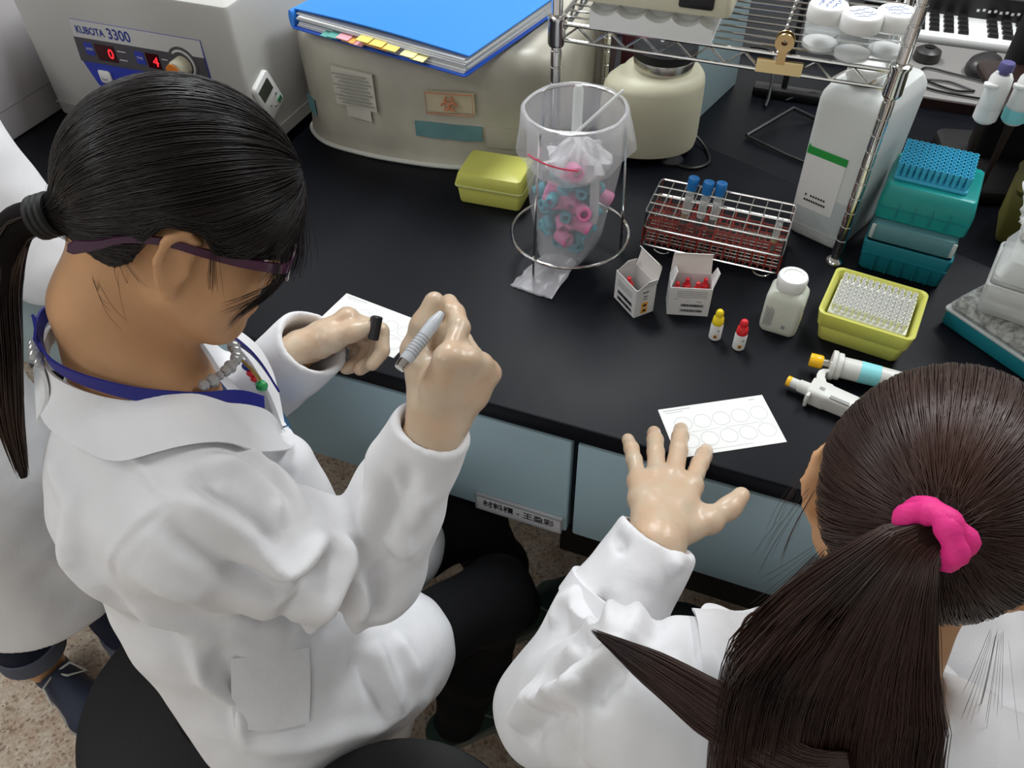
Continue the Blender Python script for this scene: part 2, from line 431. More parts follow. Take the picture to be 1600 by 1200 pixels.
for x, s in ((-0.102, 'SPEED'), (0.012, 'TIME')):
    q = plate([(x, 0.186), (x + 0.02, 0.186), (x + 0.02, 0.163), (x, 0.163)], -0.0026, 0.0006, 'caption_tile', 'panel_blue', cp)
    text(s, 0.0062, 'panel_white', cp, (x + 0.003, -0.0034, 0.1745), (PI / 2, 0, 0), name='caption')
print_lines(cp, 'panel_white', [(-0.027, -0.008, 0.180, 0.002), (-0.027, -0.010, 0.164, 0.002), (0.071, 0.084, 0.180, 0.002), (0.073, 0.083, 0.164, 0.002)], ((0, -0.0027, 0), (1, 0, 0), (0, 0, 1), (0, -1, 0)))
m = MB(); m.rbox((-0.077, -0.004, 0.124), (0.028, 0.004, 0.024), r=0.003); bt = m.build('start_button', 'white', cp)
text('Start', 0.0075, 'print_grey', cp, (-0.087, -0.0062, 0.120), (PI / 2, 0, 0), name='caption')
m = MB(); m.rbox((-0.02, -0.004, 0.105), (0.028, 0.004, 0.024), r=0.003); m.build('stop_button', 'white', cp)
m = MB(); m.lathe([(0.031, -0.0034), (0.031, -0.0026)], 32, (0.117, 0, 0.178), 'Y'); m.build('dial_ring', 'panel_grey', cp)
m = MB(); m.tube([(0.117 + 0.024 * math.cos(a), -0.0038, 0.178 + 0.024 * math.sin(a)) for a in np.linspace(-0.9, 2.3, 20)], 0.0022, 6); m.build('dial_scale', 'panel_white', cp)
m = MB(); m.lathe([(0.017, 0.0), (0.0165, -0.02), (0.013, -0.024)][::-1], 28, (0.117, -0.003, 0.176), 'Y'); kb = m.build('knob', 'cream', cp)
m = MB(); m.lathe([(0.0135, -0.0262), (0.0138, -0.0235)], 20, (0.112, -0.003, 0.174), 'Y'); m.build('knob_cap', 'orange', kb)

# timer on the centrifuge side
t = thing('digital_timer', 'small white digital timer stuck to the centrifuge side', 'timer', (-0.9245, 1.140, 0.118), 0)
t.rotation_euler = (math.radians(24), 0, 0)
m = MB(); m.rbox((0, 0, 0), (0.052, 0.078, 0.012), r=0.008, edge=0.003, seg=5); bd = m.build('case', 'white', t)
bd.rotation_euler = (PI / 2, 0, PI / 2)
m = MB(); m.box((0.0065, -0.003, 0.016), (0.001, 0.036, 0.026)); m.build('screen', 'lcd', t, smooth=False)
for y, z, mm in ((-0.012, -0.014, 'print_grey'), (-0.002, -0.026, 'print_grey'), (0.013, -0.010, 'print_grey')):
    m = MB(); m.lathe([(0.003, 0.006), (0.0025, 0.0075)], 10, (0, y, z), 'X'); m.build('button', mm, t)
m = MB(); m.box((0.0068, 0.014, -0.026), (0.002, 0.012, 0.009)); m.build('start_button', 'green_btn', t, smooth=False)

# instruments at the far left
t = thing('analyser_cabinet', 'pale lilac grey instrument cabinet at the left edge', 'instrument', (-1.66, 0.86, 0))
m = MB(); m.rbox((0, 0.22, 0.14), (0.42, 0.50, 0.28), r=0.006); m.build('housing', 'machine_light', t)
m = MB(); m.rbox((0, 0.22, 0.286), (0.40, 0.48, 0.012), r=0.006); m.build('lid', 'white', t)
m = MB(); m.box((0.0, 0.22, 0.06), (0.4215, 0.5015, 0.002)); m.build('seam', 'machine_shade', t, smooth=False)
t = thing('power_supply', 'grey instrument with a red ring emblem behind the cabinet', 'instrument', (-1.60, 1.42, 0))
m = MB(); m.rbox((0, 0.2, 0.13), (0.34, 0.40, 0.26), r=0.006); m.build('housing', 'machine_grey', t)
m = MB(); m.rbox((0.06, -0.003, 0.12), (0.10, 0.006, 0.09), r=0.006); lb = m.build('sticker', 'white', t)
m = MB(); m.tube([(0.06 + 0.018 * math.cos(a), -0.007, 0.12 + 0.018 * math.sin(a)) for a in np.linspace(0, 2 * PI, 24, endpoint=False)], 0.003, 6, closed=True); m.build('red_ring', 'red', lb)
m = MB(); m.rbox((0.02, -0.02, 0.18), (0.3, 0.03, 0.02), r=0.004); m.build('dark_bar', 'black_plastic', t)
m = MB(); m.tube(spline([(-1.55, 1.36, 0.30), (-1.45, 1.33, 0.27), (-1.42, 1.35, 0.2), (-1.42, 1.38, 0.05), (-1.425, 1.41, 0.006)], 10), 0.005, 8)
tag(m.build('purple_cable', 'purple', None, loc=(0, 0, B)), 'purple cable bending down beside the grey centrifuge', 'cable')

# ================================================================== machine under a vinyl cover
t = thing('covered_machine', 'bench machine under a cloudy beige vinyl dust cover with stickers', 'machine', (0, 0, 0))
out = [(-0.920, 1.285), (-0.915, 1.238), (-0.86, 1.197), (-0.77, 1.184), (-0.68, 1.186), (-0.60, 1.196), (-0.50, 1.222), (-0.435, 1.245), (-0.410, 1.278), (-0.402, 1.36), (-0.408, 1.62), (-0.62, 1.66), (-0.90, 1.62), (-0.921, 1.45)]
sp = spline([(*p, 0) for p in out] + [(*out[0], 0)], 14)[:-1]
cx, cy = -0.65, 1.40
def cover_pt(p, z, ins):
    dx, dy = p.x - cx, p.y - cy; L = math.hypot(dx, dy)
    k = (L - ins) / L; x, y = cx + dx * k, cy + dy * k
    nz = noise.noise(Vector((x * 9, y * 9, z * 6))) * 0.010 + noise.noise(Vector((x * 24, y * 24, z * 16 + 5))) * 0.004
    a = min(1, z / 0.05) * nz
    return (x + dx / L * a, y + dy / L * a, z + (nz * 0.6 if z > 0.19 else 0))
rings = [[cover_pt(p, z, i) for p in sp] for z, i in ((0.0, 0.0), (0.004, -0.001), (0.008, 0.002), (0.03, 0.004), (0.05, 0.004), (0.075, 0.004), (0.10, 0.004), (0.13, 0.004), (0.155, 0.005), (0.175, 0.006), (0.19, 0.009), (0.203, 0.016), (0.212, 0.026), (0.216, 0.05), (0.217, 0.10), (0.218, 0.16), (0.218, 0.22))]
m = MB(); m.loft(rings, cap0=True, cap1=True); m.build('vinyl_cover', 'vinyl', t, angle=70)
m = MB(); m.tube([(p.x, p.y, 0.0045) for p in sp], 0.0045, 8, closed=True); m.build('cover_hem', 'vinyl_rim', t)
def curve_at(x):          # front face of the cover under x
    best = min((p for p in sp if p.y < 1.3), key=lambda p: abs(p.x - x)); return best.y
def cover_sticker(x0, x1, z0, z1, name, material, off=0.006, tilt=0.0, parent=None):
    n = 14; m = MB(); top = []; bot = []
    for i in range(n + 1):
        x = x0 + (x1 - x0) * i / n
        pa = [curve_at(x) + 0.004, z0 + tilt * i / n, z1 + tilt * i / n]
        q0 = cover_pt(Vector((x, curve_at(x), 0)), pa[1], 0.004); q1 = cover_pt(Vector((x, curve_at(x), 0)), pa[2], 0.0045)
        top.append((x, q1[1] - off, pa[2])); bot.append((x, q0[1] - off, pa[1]))
    thick = [(p[0], p[1] + 0.005, p[2]) for p in top], [(p[0], p[1] + 0.005, p[2]) for p in bot]
    m.loft([bot, top, thick[0], thick[1]], False, False, closed=False)
    return m.build(name, material, parent or t)
pp = cover_sticker(-0.81, -0.722, 0.100, 0.170, 'notice_sheet', 'faded_paper'); pp['label'] = 'faded printed notice taped under the cover'
print_lines(pp, 'faded_print', [(-0.803 + 0.006 * (i % 3), -0.735 + 0.004 * ((i * 7) % 3), 0.163 - 0.0066 * i, 0.0016) for i in range(9)], ((0, curve_at(-0.765) - 0.0085, 0), (1, 0, 0), (0, 0, 1), (0, -1, 0)), t=0.0015)
cover_sticker(-0.79, -0.737, 0.078, 0.099, 'notice_sheet', 'faded_paper', off=0.005)
bs = cover_sticker(-0.628, -0.545, 0.112, 0.150, 'biohazard_sticker', 'faded_cream')
bs['label'] = 'cream sticker with an orange biohazard symbol and frame'
yb = min(cover_pt(Vector((x, curve_at(x), 0)), 0.13, 0.004)[1] for x in (-0.62, -0.59, -0.55)) - 0.0085
m = MB()
sl = (curve_at(-0.548) - curve_at(-0.625)) / 0.077
def bp(u, v, o=0.0): return (-0.587 + u, yb + 0.009 + sl * (u - 0.0) * 0.95 - o - 0.006, 0.131 + v)
for k in range(3):
    a0 = PI / 2 + k * 2 * PI / 3
    c = (0.0075 * math.cos(a0), 0.0075 * math.sin(a0))
    m.tube([bp(c[0] + 0.0068 * math.cos(a0 + q), c[1] + 0.0068 * math.sin(a0 + q)) for q in np.linspace(0.55, 2 * PI - 0.55, 16)][2:-2] if False else [bp(c[0] + 0.0072 * math.cos(a0 + q), c[1] + 0.0072 * math.sin(a0 + q)) for q in np.linspace(0.5, 2 * PI - 0.5, 16)], 0.0016, 5)
m.tube([bp(0.0085 * math.cos(q), 0.0085 * math.sin(q)) for q in np.linspace(0, 2 * PI, 20, endpoint=False)], 0.0010, 5, closed=True)
m.build('biohazard_symbol', 'bio_orange', bs)
m = MB(); m.tube([bp(-0.041, -0.019), bp(-0.041, 0.019), bp(0.041, 0.019), bp(0.041, -0.019)], 0.0012, 4, closed=True); m.build('sticker_frame', 'bio_orange', bs)
cover_sticker(-0.655, -0.535, 0.062, 0.090, 'teal_band', 'teal_band', off=0.004, tilt=-0.004)
cover_sticker(-0.530, -0.425, 0.046, 0.086, 'teal_band', 'vinyl', off=0.002)
cover_sticker(-0.90, -0.87, 0.055, 0.085, 'teal_band', 'teal_band', off=0.003)

# blue display binder on the cover
t = thing('display_binder', 'blue plastic display binder stuffed with clear sleeves and index tabs', 'binder', (-0.667, 1.302, 0.224), math.radians(-11))
m = MB(); m.rbox((0, 0, 0.003), (0.366, 0.308, 0.003), r=0.006, edge=0.001); m.build('back_cover', 'binder_dark', t)
for k in range(7):
    m = MB(); m.box((0.002 + 0.0012 * (k % 3), -0.004 + 0.002 * ((k * 5) % 4), 0.0062 + k * 0.0031), (0.352 - 0.003 * (k % 2), 0.288, 0.0024), rz=math.radians((k % 3 - 1) * 0.5))
    m.build('page_sleeve', 'paper' if k % 2 else 'sleeve_clear', t, smooth=False)
m = MB(); n = 16
prof = [(-0.183 + 0.366 * i / n, 0.0295 + 0.004 * math.sin(PI * i / n)) for i in range(n + 1)]
m.loft([[(x, -0.140, z) for x, z in prof] + [(x, -0.140, z + 0.0022) for x, z in prof[::-1]], [(x, 0.154, z) for x, z in prof] + [(x, 0.154, z + 0.0022) for x, z in prof[::-1]]])
m.build('front_cover', 'binder_blue', t)
m = MB(); m.tube([(-0.185, -0.15, 0.016), (-0.185, 0.154, 0.016)], 0.0165, 12); sc = m.build('spine', 'binder_blue', t); sc.scale = (0.35, 1, 1); sc.location = (-0.118, 0, 0)
for i, (x, mm, z) in enumerate(((-0.085, 'tab_green', 0.010), (-0.070, 'tab_green', 0.012), (-0.050, 'tab_pink', 0.014), (-0.038, 'tab_orange', 0.012), (-0.020, 'tab_pink', 0.011), (-0.006, 'tab_yellow', 0.020), (0.008, 'tab_orange', 0.017), (0.022, 'tab_yellow', 0.019), (0.034, 'tab_orange', 0.016), (0.050, 'tab_yellow', 0.018), (0.085, 'tab_cream', 0.016), (0.105, 'tab_cream', 0.014))):
    m = MB(); m.box((x - 0.01, -0.154, z), (0.026, 0.018, 0.0012), rx=0.12); m.build('index_tab', mm, t, smooth=False)

# ================================================================== closed yellow box
t = thing('yellow_tip_box', 'closed yellow plastic box in front of the vinyl covered machine', 'box', (-0.483, 1.147, 0), math.radians(3))
m = MB(); m.rbox((0, 0, 0.017), (0.112, 0.080, 0.034), r=0.008, edge=0.004, taper=1.05); m.build('base', 'yellow_box', t)
m = MB(); m.rbox((0, 0, 0.047), (0.124, 0.090, 0.026), r=0.009, edge=0.006, taper=0.94); ld = m.build('lid', 'yellow_box', t)
m = MB(); m.rbox((0, 0, 0.036), (0.126, 0.092, 0.005), r=0.009, edge=0.002); m.build('lid_rim', 'yellow_rim', ld)

# ================================================================== wire stand with waste bag
HC = (-0.304, 1.014)
t = thing('wire_bag_stand', 'round steel wire stand holding an open plastic waste bag', 'stand', (HC[0], HC[1], 0))
rT, rB, zT, zB = 0.071, 0.092, 0.262, 0.055
def ring(m, r, z, wr, n=40): m.tube([(r * math.cos(2 * PI * i / n), r * math.sin(2 * PI * i / n), z) for i in range(n)], wr, 8, closed=True)
m = MB(); ring(m, rT, zT, 0.0022); m.build('top_ring', 'chrome', t)
m = MB(); ring(m, rB, zB, 0.0024); m.build('lower_ring', 'chrome', t)
for a in (math.radians(250), math.radians(37), math.radians(143)):
    ca, sa = math.cos(a), math.sin(a)
    m = MB(); m.tube([(rT * ca, rT * sa, zT), (0.078 * ca, 0.078 * sa, zT - 0.01), (0.0845 * ca, 0.0845 * sa, 0.14), (0.0885 * ca, 0.0885 * sa, zB), (0.0895 * ca, 0.0895 * sa, 0.002)], 0.0021, 8)
    m.build('leg', 'chrome', t)
def bag_ring(r, z, amp, sx=1.0, sy=1.0, dx=0, dy=0, seed=0, n=56):
    return [(dx + sx * (r + amp * noise.noise(Vector((math.cos(2 * PI * i / n) * 2.6, math.sin(2 * PI * i / n) * 2.6, seed + z * 14)))) * math.cos(2 * PI * i / n),
             dy + sy * (r + amp * noise.noise(Vector((math.cos(2 * PI * i / n) * 2.6 + 9, math.sin(2 * PI * i / n) * 2.6, seed + z * 14)))) * math.sin(2 * PI * i / n), z) for i in range(n)]
t = thing('waste_bag', 'clear plastic waste bag hung over the wire ring, full of tube caps', 'bag', (HC[0], HC[1], 0))
m = MB()
rings = [bag_ring(0.012, 0.012, 0.004, 1.3, 0.9, -0.01, -0.03), bag_ring(0.032, 0.016, 0.006, 1, .9, -0.008, -0.024), bag_ring(0.044, 0.035, 0.006, 1, 1, -0.006, -0.014), bag_ring(0.050, 0.055, 0.007), bag_ring(0.056, 0.08, 0.008), bag_ring(0.060, 0.105, 0.008), bag_ring(0.063, 0.13, 0.008), bag_ring(0.065, 0.155, 0.008), bag_ring(0.066, 0.18, 0.009), bag_ring(0.067, 0.205, 0.008), bag_ring(0.068, 0.23, 0.006), bag_ring(0.0685, 0.25, 0.004), bag_ring(0.069, 0.262, 0.002)]
m.loft(rings, True, False); m.build('bag_body', 'bag', t, angle=180)
m = MB(); rings = [bag_ring(0.069, 0.263, 0.002), bag_ring(0.0715, 0.2665, 0.003), bag_ring(0.0755, 0.263, 0.004), bag_ring(0.078, 0.245, 0.008, seed=3), bag_ring(0.080, 0.222, 0.010, seed=3), bag_ring(0.081, 0.198, 0.013, seed=3)]
for i in range(56):
    x, y, z = rings[-1][i]; rings[-1][i] = (x, y, z + 0.012 * math.sin(i / 56 * 2 * PI * 2 + 1))
m.loft(rings, False, False); m.build('folded_rim', 'bag_rim', t, angle=180)
m = MB(); m.tube([(0.0835 * math.cos(a), 0.0835 * math.sin(a), 0.222 - 0.0006 * i) for i, a in enumerate(np.linspace(math.radians(238), math.radians(292), 12))], 0.0012, 6); m.build('red_print_line', 'bag_red', t)
m = MB(); rg = []
for i in range(9):
    q = i / 8; c = Vector((-0.008 - 0.020 * q, -0.034 - 0.068 * q, 0.016 * (1 - q) + 0.004)); wd = 0.030 + 0.006 * q
    rg.append([tuple(c + Vector((wd * math.cos(a) + 0.004 * noise.noise(Vector((a * 2, q * 6, 1))), 0.010 * math.cos(a) * (.5 - q), max(0.0015 - c.z, (0.011 * (1 - q) + 0.002) * math.sin(a) + 0.004 * noise.noise(Vector((math.cos(a) * 4, q * 7, 5))))))) for a in np.linspace(0, 2 * PI, 28, endpoint=False)])
m.loft(rg); m.build('bag_corner', 'bag', t, angle=30)
# contents
cap_p = MB(); cap_p.lathe([(0.0055, 0.014), (0.0055, 0.002), (0.0105, 0.0), (0.0112, 0.003), (0.0112, 0.022), (0.010, 0.024), (0.0062, 0.024), (0.0055, 0.014)], 18, cap=False)
pk = tag(cap_p.build('tube_cap', 'pink', None), 'hollow pink tube cap seen through the waste bag', 'cap', 'pink tube caps in the waste bag')
cap_t = MB(); cap_t.lathe([(0.0045, 0.012), (0.0045, 0.001), (0.008, 0.0), (0.0087, 0.003), (0.0087, 0.018), (0.0075, 0.0195), (0.005, 0.0195), (0.0045, 0.012)], 16, cap=False)
tl = tag(cap_t.build('tube_cap', 'teal_cap', None), 'small teal tube cap piled in the waste bag', 'cap', 'teal tube caps in the waste bag')
# pink caps sit against the camera side of the bag (angles seen from the stand's axis)
def bag_r(z): return np.interp(z, [0.012, 0.035, 0.055, 0.105, 0.155, 0.25], [0.02, 0.037, 0.043, 0.052, 0.057, 0.06])
first = True
for a, z, ro in ((228, .150, 1), (232, .135, .4), (262, .134, 2.0), (285, .125, 2.5), (300, .100, .8), (283, .100, 1.6), (272, .082, 2.9), (255, .070, .5), (310, .122, .2), (285, .195, .3), (270, .19, 1.2), (30, .12, 1), (120, .13, 2), (180, .11, .3), (90, .09, 1.2)):
    r = bag_r(z) - 0.013; aa = math.radians(a)
    o = pk if first else pk.copy()
    if not first: COL.objects.link(o)
    first = False
    o.location = (HC[0] + r * math.cos(aa), HC[1] + r * math.sin(aa), B + z); o.rotation_euler = (1.1 + ro, ro * .7, ro * 2.1)
first = True
placed = []
for k in range(1600):
    if len(placed) >= 62: break
    z = random.uniform(0.035, 0.150); aa = random.uniform(0, 2 * PI); r = (bag_r(z) - 0.009) * math.sqrt(random.uniform(0.02, 1))
    p = Vector((r * math.cos(aa), r * math.sin(aa), z))
    if any((p - q).length < 0.0150 for q in placed): continue
    if z > 0.10 and random.random() < 0.4 and not (PI < aa < 4.1): continue
    placed.append(p)
    o = tl if first else tl.copy()
    if not first: COL.objects.link(o)
    first = False
    o.location = (HC[0] + p.x, HC[1] + p.y, B + p.z); o.rotation_euler = (random.uniform(0, 6), random.uniform(0, 6), 0)
m = MB()
rng = []
for i in range(9):
    q = i / 8; r0 = 0.045 * math.sin(PI * (0.12 + 0.8 * q)) * (1 - .35 * q); row = []
    for k in range(56):
        a = 2 * PI * k / 56; nz = noise.noise(Vector((math.cos(a) * 3, math.sin(a) * 3, q * 5))); rr = r0 * (1 + .35 * nz + .25 * (1 - 2 * abs(noise.noise(Vector((math.cos(a) * 5, math.sin(a) * 5, q * 9))))))
        row.append((0.01 + rr * math.cos(a), rr * math.sin(a), 0.158 + 0.062 * q + 0.010 * nz))
    rng.append(row)
m.loft(rng); tag(m.build('crumpled_tissue', 'tissue', None, angle=60, loc=(HC[0], HC[1] - 0.004, B)), 'crumpled white tissue in the top of the waste bag', 'tissue')
def waste_tube(p0, p1, r, label):
    a, b = Vector(p0), Vector(p1); d = b - a; L = d.length
    m = MB(); m.lathe([(0.0001, 0), (r * .7, 0.001), (r, r), (r, L - r), (r * .7, L - .001), (0.0001, L)], 14, cap=False)
    o = m.build('plastic_tube', 'clear_plastic', None); o.location = (HC[0] + a.x, HC[1] + a.y, B + a.z)
    o.rotation_euler = d.to_track_quat('Z', 'Y').to_euler(); tag(o, label, 'tube')
waste_tube((0.000, 0.01, 0.20), (-0.004, 0.025, 0.285), 0.0075, 'empty clear tube standing upright inside the bag mouth')
waste_tube((0.004, -0.03, 0.235), (0.062, 0.018, 0.292), 0.0022, 'thin clear pipette straw leaning out of the bag')
waste_tube((0.045, -0.028, 0.10), (0.040, -0.022, 0.185), 0.007, 'clear tube standing against the right of the bag')

# ================================================================== vortex mixer
t = thing('vortex_mixer', 'cream vortex mixer with a black rubber cup on top', 'mixer', (-0.262, 1.405, 0), math.radians(0))
def vsec(s, z, ex=1.0):
    pts = []
    for i in range(48):
        a = 2 * PI * i / 48
        x, y = 0.078 * math.cos(a), 0.080 * math.sin(a)
        if y < 0:
            wgt = max(0, -math.sin(a)) ** 0.6
            x = x - 0.055 * wgt * ex * (0.5 - 0.5 * math.cos(a)) ; y = y * (1 + 0.22 * ex * (0.5 - 0.5 * math.cos(a)))
        pts.append((x * s, y * s, z))
    return pts
m = MB(); m.loft([vsec(0.90, 0.014), vsec(0.97, 0.016), vsec(1.0, 0.03, 1.0), vsec(1.0, 0.10, 0.9), vsec(0.99, 0.134, 0.8), vsec(0.965, 0.143, 0.7), vsec(0.88, 0.152, 0.5), vsec(0.74, 0.157, 0.1)]); m.build('housing', 'cream_vortex', t)
m = MB(); m.lathe([(0.046, 0.152), (0.052, 0.156), (0.055, 0.176), (0.054, 0.178)], 36); m.build('metal_collar', 'steel', t)
m = MB(); m.lathe([(0.050, 0.176), (0.056, 0.180), (0.057, 0.194), (0.052, 0.200), (0.040, 0.197), (0.0, 0.193)], 36, cap=False); m.build('rubber_cup', 'rubber', t)
for x, y in ((0.045, -0.045), (-0.06, -0.06), (0.04, 0.05), (-0.045, 0.05)):
    m = MB(); m.lathe([(0.02, 0.0), (0.022, 0.006), (0.015, 0.016)], 18, (x, y, 0)); m.build('rubber_foot', 'rubber', t)
m = MB(); m.tube(spline([(-0.195, 1.44, 0.02), (-0.165, 1.42, 0.004), (-0.15, 1.375, 0.003), (-0.175, 1.345, 0.003), (-0.215, 1.35, 0.003)], 10), 0.003, 8)
m.build('power_cord', 'black_plastic', t, loc=(0.262, -1.405, 0))

# pale blue magazine box behind it
t = thing('magazine_box', 'tall pale blue file box behind the vortex mixer', 'box', (-0.235, 1.60, 0), math.radians(-14))
m = MB(); m.rbox((0, 0, 0.21), (0.095, 0.24, 0.42), r=0.003, edge=0.002); m.build('body', 'grey_blue', t)
m = MB(); m.box((0, 0, 0.421), (0.085, 0.23, 0.002)); m.build('file_edge', 'paper', t, smooth=False)
t = thing('maroon_book', 'dark maroon book standing behind the vortex mixer', 'book', (-0.335, 1.60, 0), math.radians(-6))
m = MB(); m.rbox((0, 0, 0.13), (0.05, 0.17, 0.26), r=0.003); m.build('cover', 'maroon', t)
m = MB(); m.box((0.0, -0.004, 0.2606), (0.04, 0.16, 0.001)); m.build('pages', 'paper', t, smooth=False)
# ================================================================== chrome wire shelf
t = thing('wire_shelf', 'chrome wire shelving unit with ribbed posts standing on the bench', 'shelf', (-0.14, 1.30, 0))
xl, xr, yf, yb2, zs = -0.239, 0.238, -0.150, 0.150, 0.31
for x, y in ((xl, yf), (xr, yf), (xl, yb2), (xr, yb2)):
    prof = [(0.0135, 0.0), (0.0145, 0.004), (0.013, 0.008), (0.007, 0.012), (0.006, 0.02), (0.0085, 0.022)]
    z = 0.025
    while z < 0.62:
        prof += [(0.0085, z), (0.0085, z + 0.0215), (0.0075, z + 0.0225), (0.0075, z + 0.0245)]; z += 0.0255
    m = MB(); m.lathe(prof, 16, (x, y, 0)); p = m.build('post', 'chrome', t)
    m = MB(); m.lathe([(0.0118, zs - 0.026), (0.0135, zs - 0.022), (0.0125, zs + 0.01), (0.0145, zs + 0.014), (0.0145, zs + 0.018), (0.011, zs + 0.02)], 20, (x, y, 0)); m.build('sleeve', 'chrome', p)
def rail(a, b, n, name):
    m = MB(); a = Vector(a); b = Vector(b)
    m.tube([a + Vector((0, 0, 0.007)), b + Vector((0, 0, 0.007))], 0.0032, 8); m.tube([a - Vector((0, 0, 0.017)), b - Vector((0, 0, 0.017))], 0.0028, 8)
    m.build(name, 'chrome', t)
    m = MB(); pts = []
    for i in range(n + 1):
        p = a.lerp(b, (i + .35) / (n + .7)); pts.append(p + Vector((0, 0, 0.005 if i % 2 else -0.015)))
    m.tube(pts, 0.0022, 6); m.build('zigzag_truss', 'chrome', t)
rail((xl, yf, zs), (xr, yf, zs), 19, 'front_rail'); rail((xl, yb2, zs), (xr, yb2, zs), 19, 'back_rail')
rail((xl, yf, zs), (xl, yb2, zs), 11, 'side_rail'); rail((xr, yf, zs), (xr, yb2, zs), 11, 'side_rail')
for i in range(1, 13):
    y = yf + (yb2 - yf) * i / 13
    m = MB(); m.tube([(xl, y, zs + 0.0085), (xr, y, zs + 0.0085)], 0.0017, 6); m.build('shelf_wire', 'chrome', t)
for x in (-0.08, 0.08):
    m = MB(); m.tube([(x, yf, zs + 0.004), (x, yb2, zs + 0.004)], 0.003, 8); m.build('cross_wire', 'chrome', t)
SZ = zs + 0.0105
# bulldog clip
t = thing('bulldog_clip', 'brass coloured bulldog clip on the front shelf rail', 'clip', (-0.054, 1.150, zs + 0.0), math.radians(2))
m = MB(); m.box((0, -0.005, -0.010), (0.062, 0.002, 0.014), rx=-0.35); m.box((0, 0.005, -0.010), (0.062, 0.002, 0.014), rx=0.35); m.tube([(-0.031, 0, -0.003), (0.031, 0, -0.003)], 0.0035, 8); m.build('jaw', 'brass', t)
for s in (-1, 1):
    m = MB(); m.lathe([(0.004, -0.001), (0.0125, -0.0012), (0.013, 0.0), (0.0125, 0.0012), (0.004, 0.001), (0.004, -0.001)], 24, (0, s * 0.006, 0.026), 'Y', cap=False)
    m.box((0, s * 0.005, 0.006), (0.012, 0.0018, 0.020)); m.build('ring_handle', 'brass', t)
# jars
def jar(x, y, label, ink):
    t = thing('specimen_jar', label, 'jar', (x, y, SZ), random.uniform(0, 6), 'screw top jars on the wire shelf')
    m = MB(); m.lathe([(0.0, 0.001), (0.020, 0.0), (0.0235, 0.003), (0.0245, 0.008), (0.0245, 0.034), (0.022, 0.042), (0.021, 0.046)], 28, cap=False); m.build('glass_body', 'glass', t)
    m = MB(); m.lathe([(0.0, 0.003), (0.022, 0.004), (0.0228, 0.010), (0.0, 0.0105)], 24, cap=False); m.build('contents', 'foam', t)
    pr = [(0.0255, 0.040), (0.0262, 0.042), (0.0262, 0.057), (0.024, 0.060), (0.0, 0.0605)]
    m = MB(); m.lathe(pr, 36, cap=False); c = m.build('screw_cap', 'pp_white', t)
    random.seed(ink); m = MB()
    for r in range(3):
        y0 = 0.010 - 0.010 * r; pts = []
        for i in range(14):
            pts.append((-0.014 + 0.028 * i / 13, y0 + random.uniform(-0.003, 0.003), 0.0608))
        m.tube(pts, 0.0004, 4)
    m.build('ink_scribble', 'tab_ink', c)
mat('tab_ink', (0.25, 0.35, 0.62), 0.7)
jar(-0.010, 1.180, 'leftmost screw top jar on the wire shelf beside the bulldog clip', 3)
jar(0.034, 1.162, 'middle screw top jar on the wire shelf', 4)
jar(0.076, 1.186, 'screw top jar on the wire shelf beside the right post', 5)
t = thing('clear_jar', 'clear glass jar lying behind the screw top jars', 'jar', (-0.012, 1.235, SZ))
m = MB(); m.lathe([(0.0, 0.001), (0.022, 0.0), (0.025, 0.006), (0.025, 0.05), (0.022, 0.06), (0.0, 0.061)], 24, cap=False); m.build('glass_body', 'glass', t)
m = MB(); m.lathe([(0.0235, 0.061), (0.0235, 0.07), (0.0, 0.071)], 24, cap=False); m.build('lid', 'clear_plastic', t)
# foam rack and reader on the shelf
t = thing('foam_tray', 'white foam rack with scalloped wells under the reader', 'tray', (-0.240, 1.215, SZ), math.radians(1))
m = MB(); wv = [(-0.088 + 0.176 * i / 60, 0.030 - 0.010 * abs(math.sin(PI * (i / 60) * 4.5)) ** 0.6) for i in range(61)]
m.loft([[(x, -0.075, z) for x, z in wv] + [(0.088, -0.075, 0.0), (-0.088, -0.075, 0.0)], [(x, -0.05, z) for x, z in wv] + [(0.088, -0.05, 0.0), (-0.088, -0.05, 0.0)]])
m.build('scalloped_front', 'foam', t, angle=30)
m = MB(); m.rbox((0, 0.025, 0.018), (0.176, 0.15, 0.036), r=0.006, edge=0.002); m.build('block', 'foam', t)
t = thing('card_reader', 'cream bench reader with a dark slot lying on the foam tray', 'reader', (-0.235, 1.225, SZ + 0.036), math.radians(1))
m = MB(); m.rbox((0, 0, 0.018), (0.205, 0.17, 0.036), r=0.01, edge=0.004); m.build('housing', 'cream', t)
m = MB(); m.rbox((0.055, -0.083, 0.022), (0.048, 0.012, 0.024), r=0.004, edge=0.003); m.build('slot', 'black_plastic', t)
m = MB(); m.rbox((-0.01, 0.01, 0.038), (0.15, 0.10, 0.004), r=0.004); m.build('top_panel', 'machine_light', t)

# ================================================================== jug behind the post
t = thing('plastic_jug', 'tall translucent white plastic jug with a green banded label', 'jug', (0.083, 1.262, 0), math.radians(-23))
def jring(s, z, sx=1.0): return [(x, y, z) for x, y in rrect(0.105 * s * sx, 0.150 * s, 0.016 * s, 5)]
m = MB(); m.loft([jring(0.86, 0.0), jring(0.90, 0.004), jring(0.93, 0.02), jring(0.96, 0.10), jring(0.99, 0.20), jring(1.0, 0.232), jring(0.97, 0.243), jring(0.84, 0.257), jring(0.5, 0.264), jring(0.32, 0.265)]); m.build('body', 'hdpe', t)
m = MB(); m.lathe([(0.022, 0.262), (0.022, 0.267), (0.026, 0.268), (0.026, 0.283), (0.024, 0.286), (0, 0.2865)], 28, (-0.008, -0.035, 0), cap=False); m.build('screw_cap', 'pp_white', t)
m = MB(); m.tube(spline([(0, 0.0, 0.262), (0, 0.015, 0.277), (0, 0.045, 0.276), (0, 0.058, 0.254)], 8), 0.008, 10); m.build('handle', 'hdpe', t)
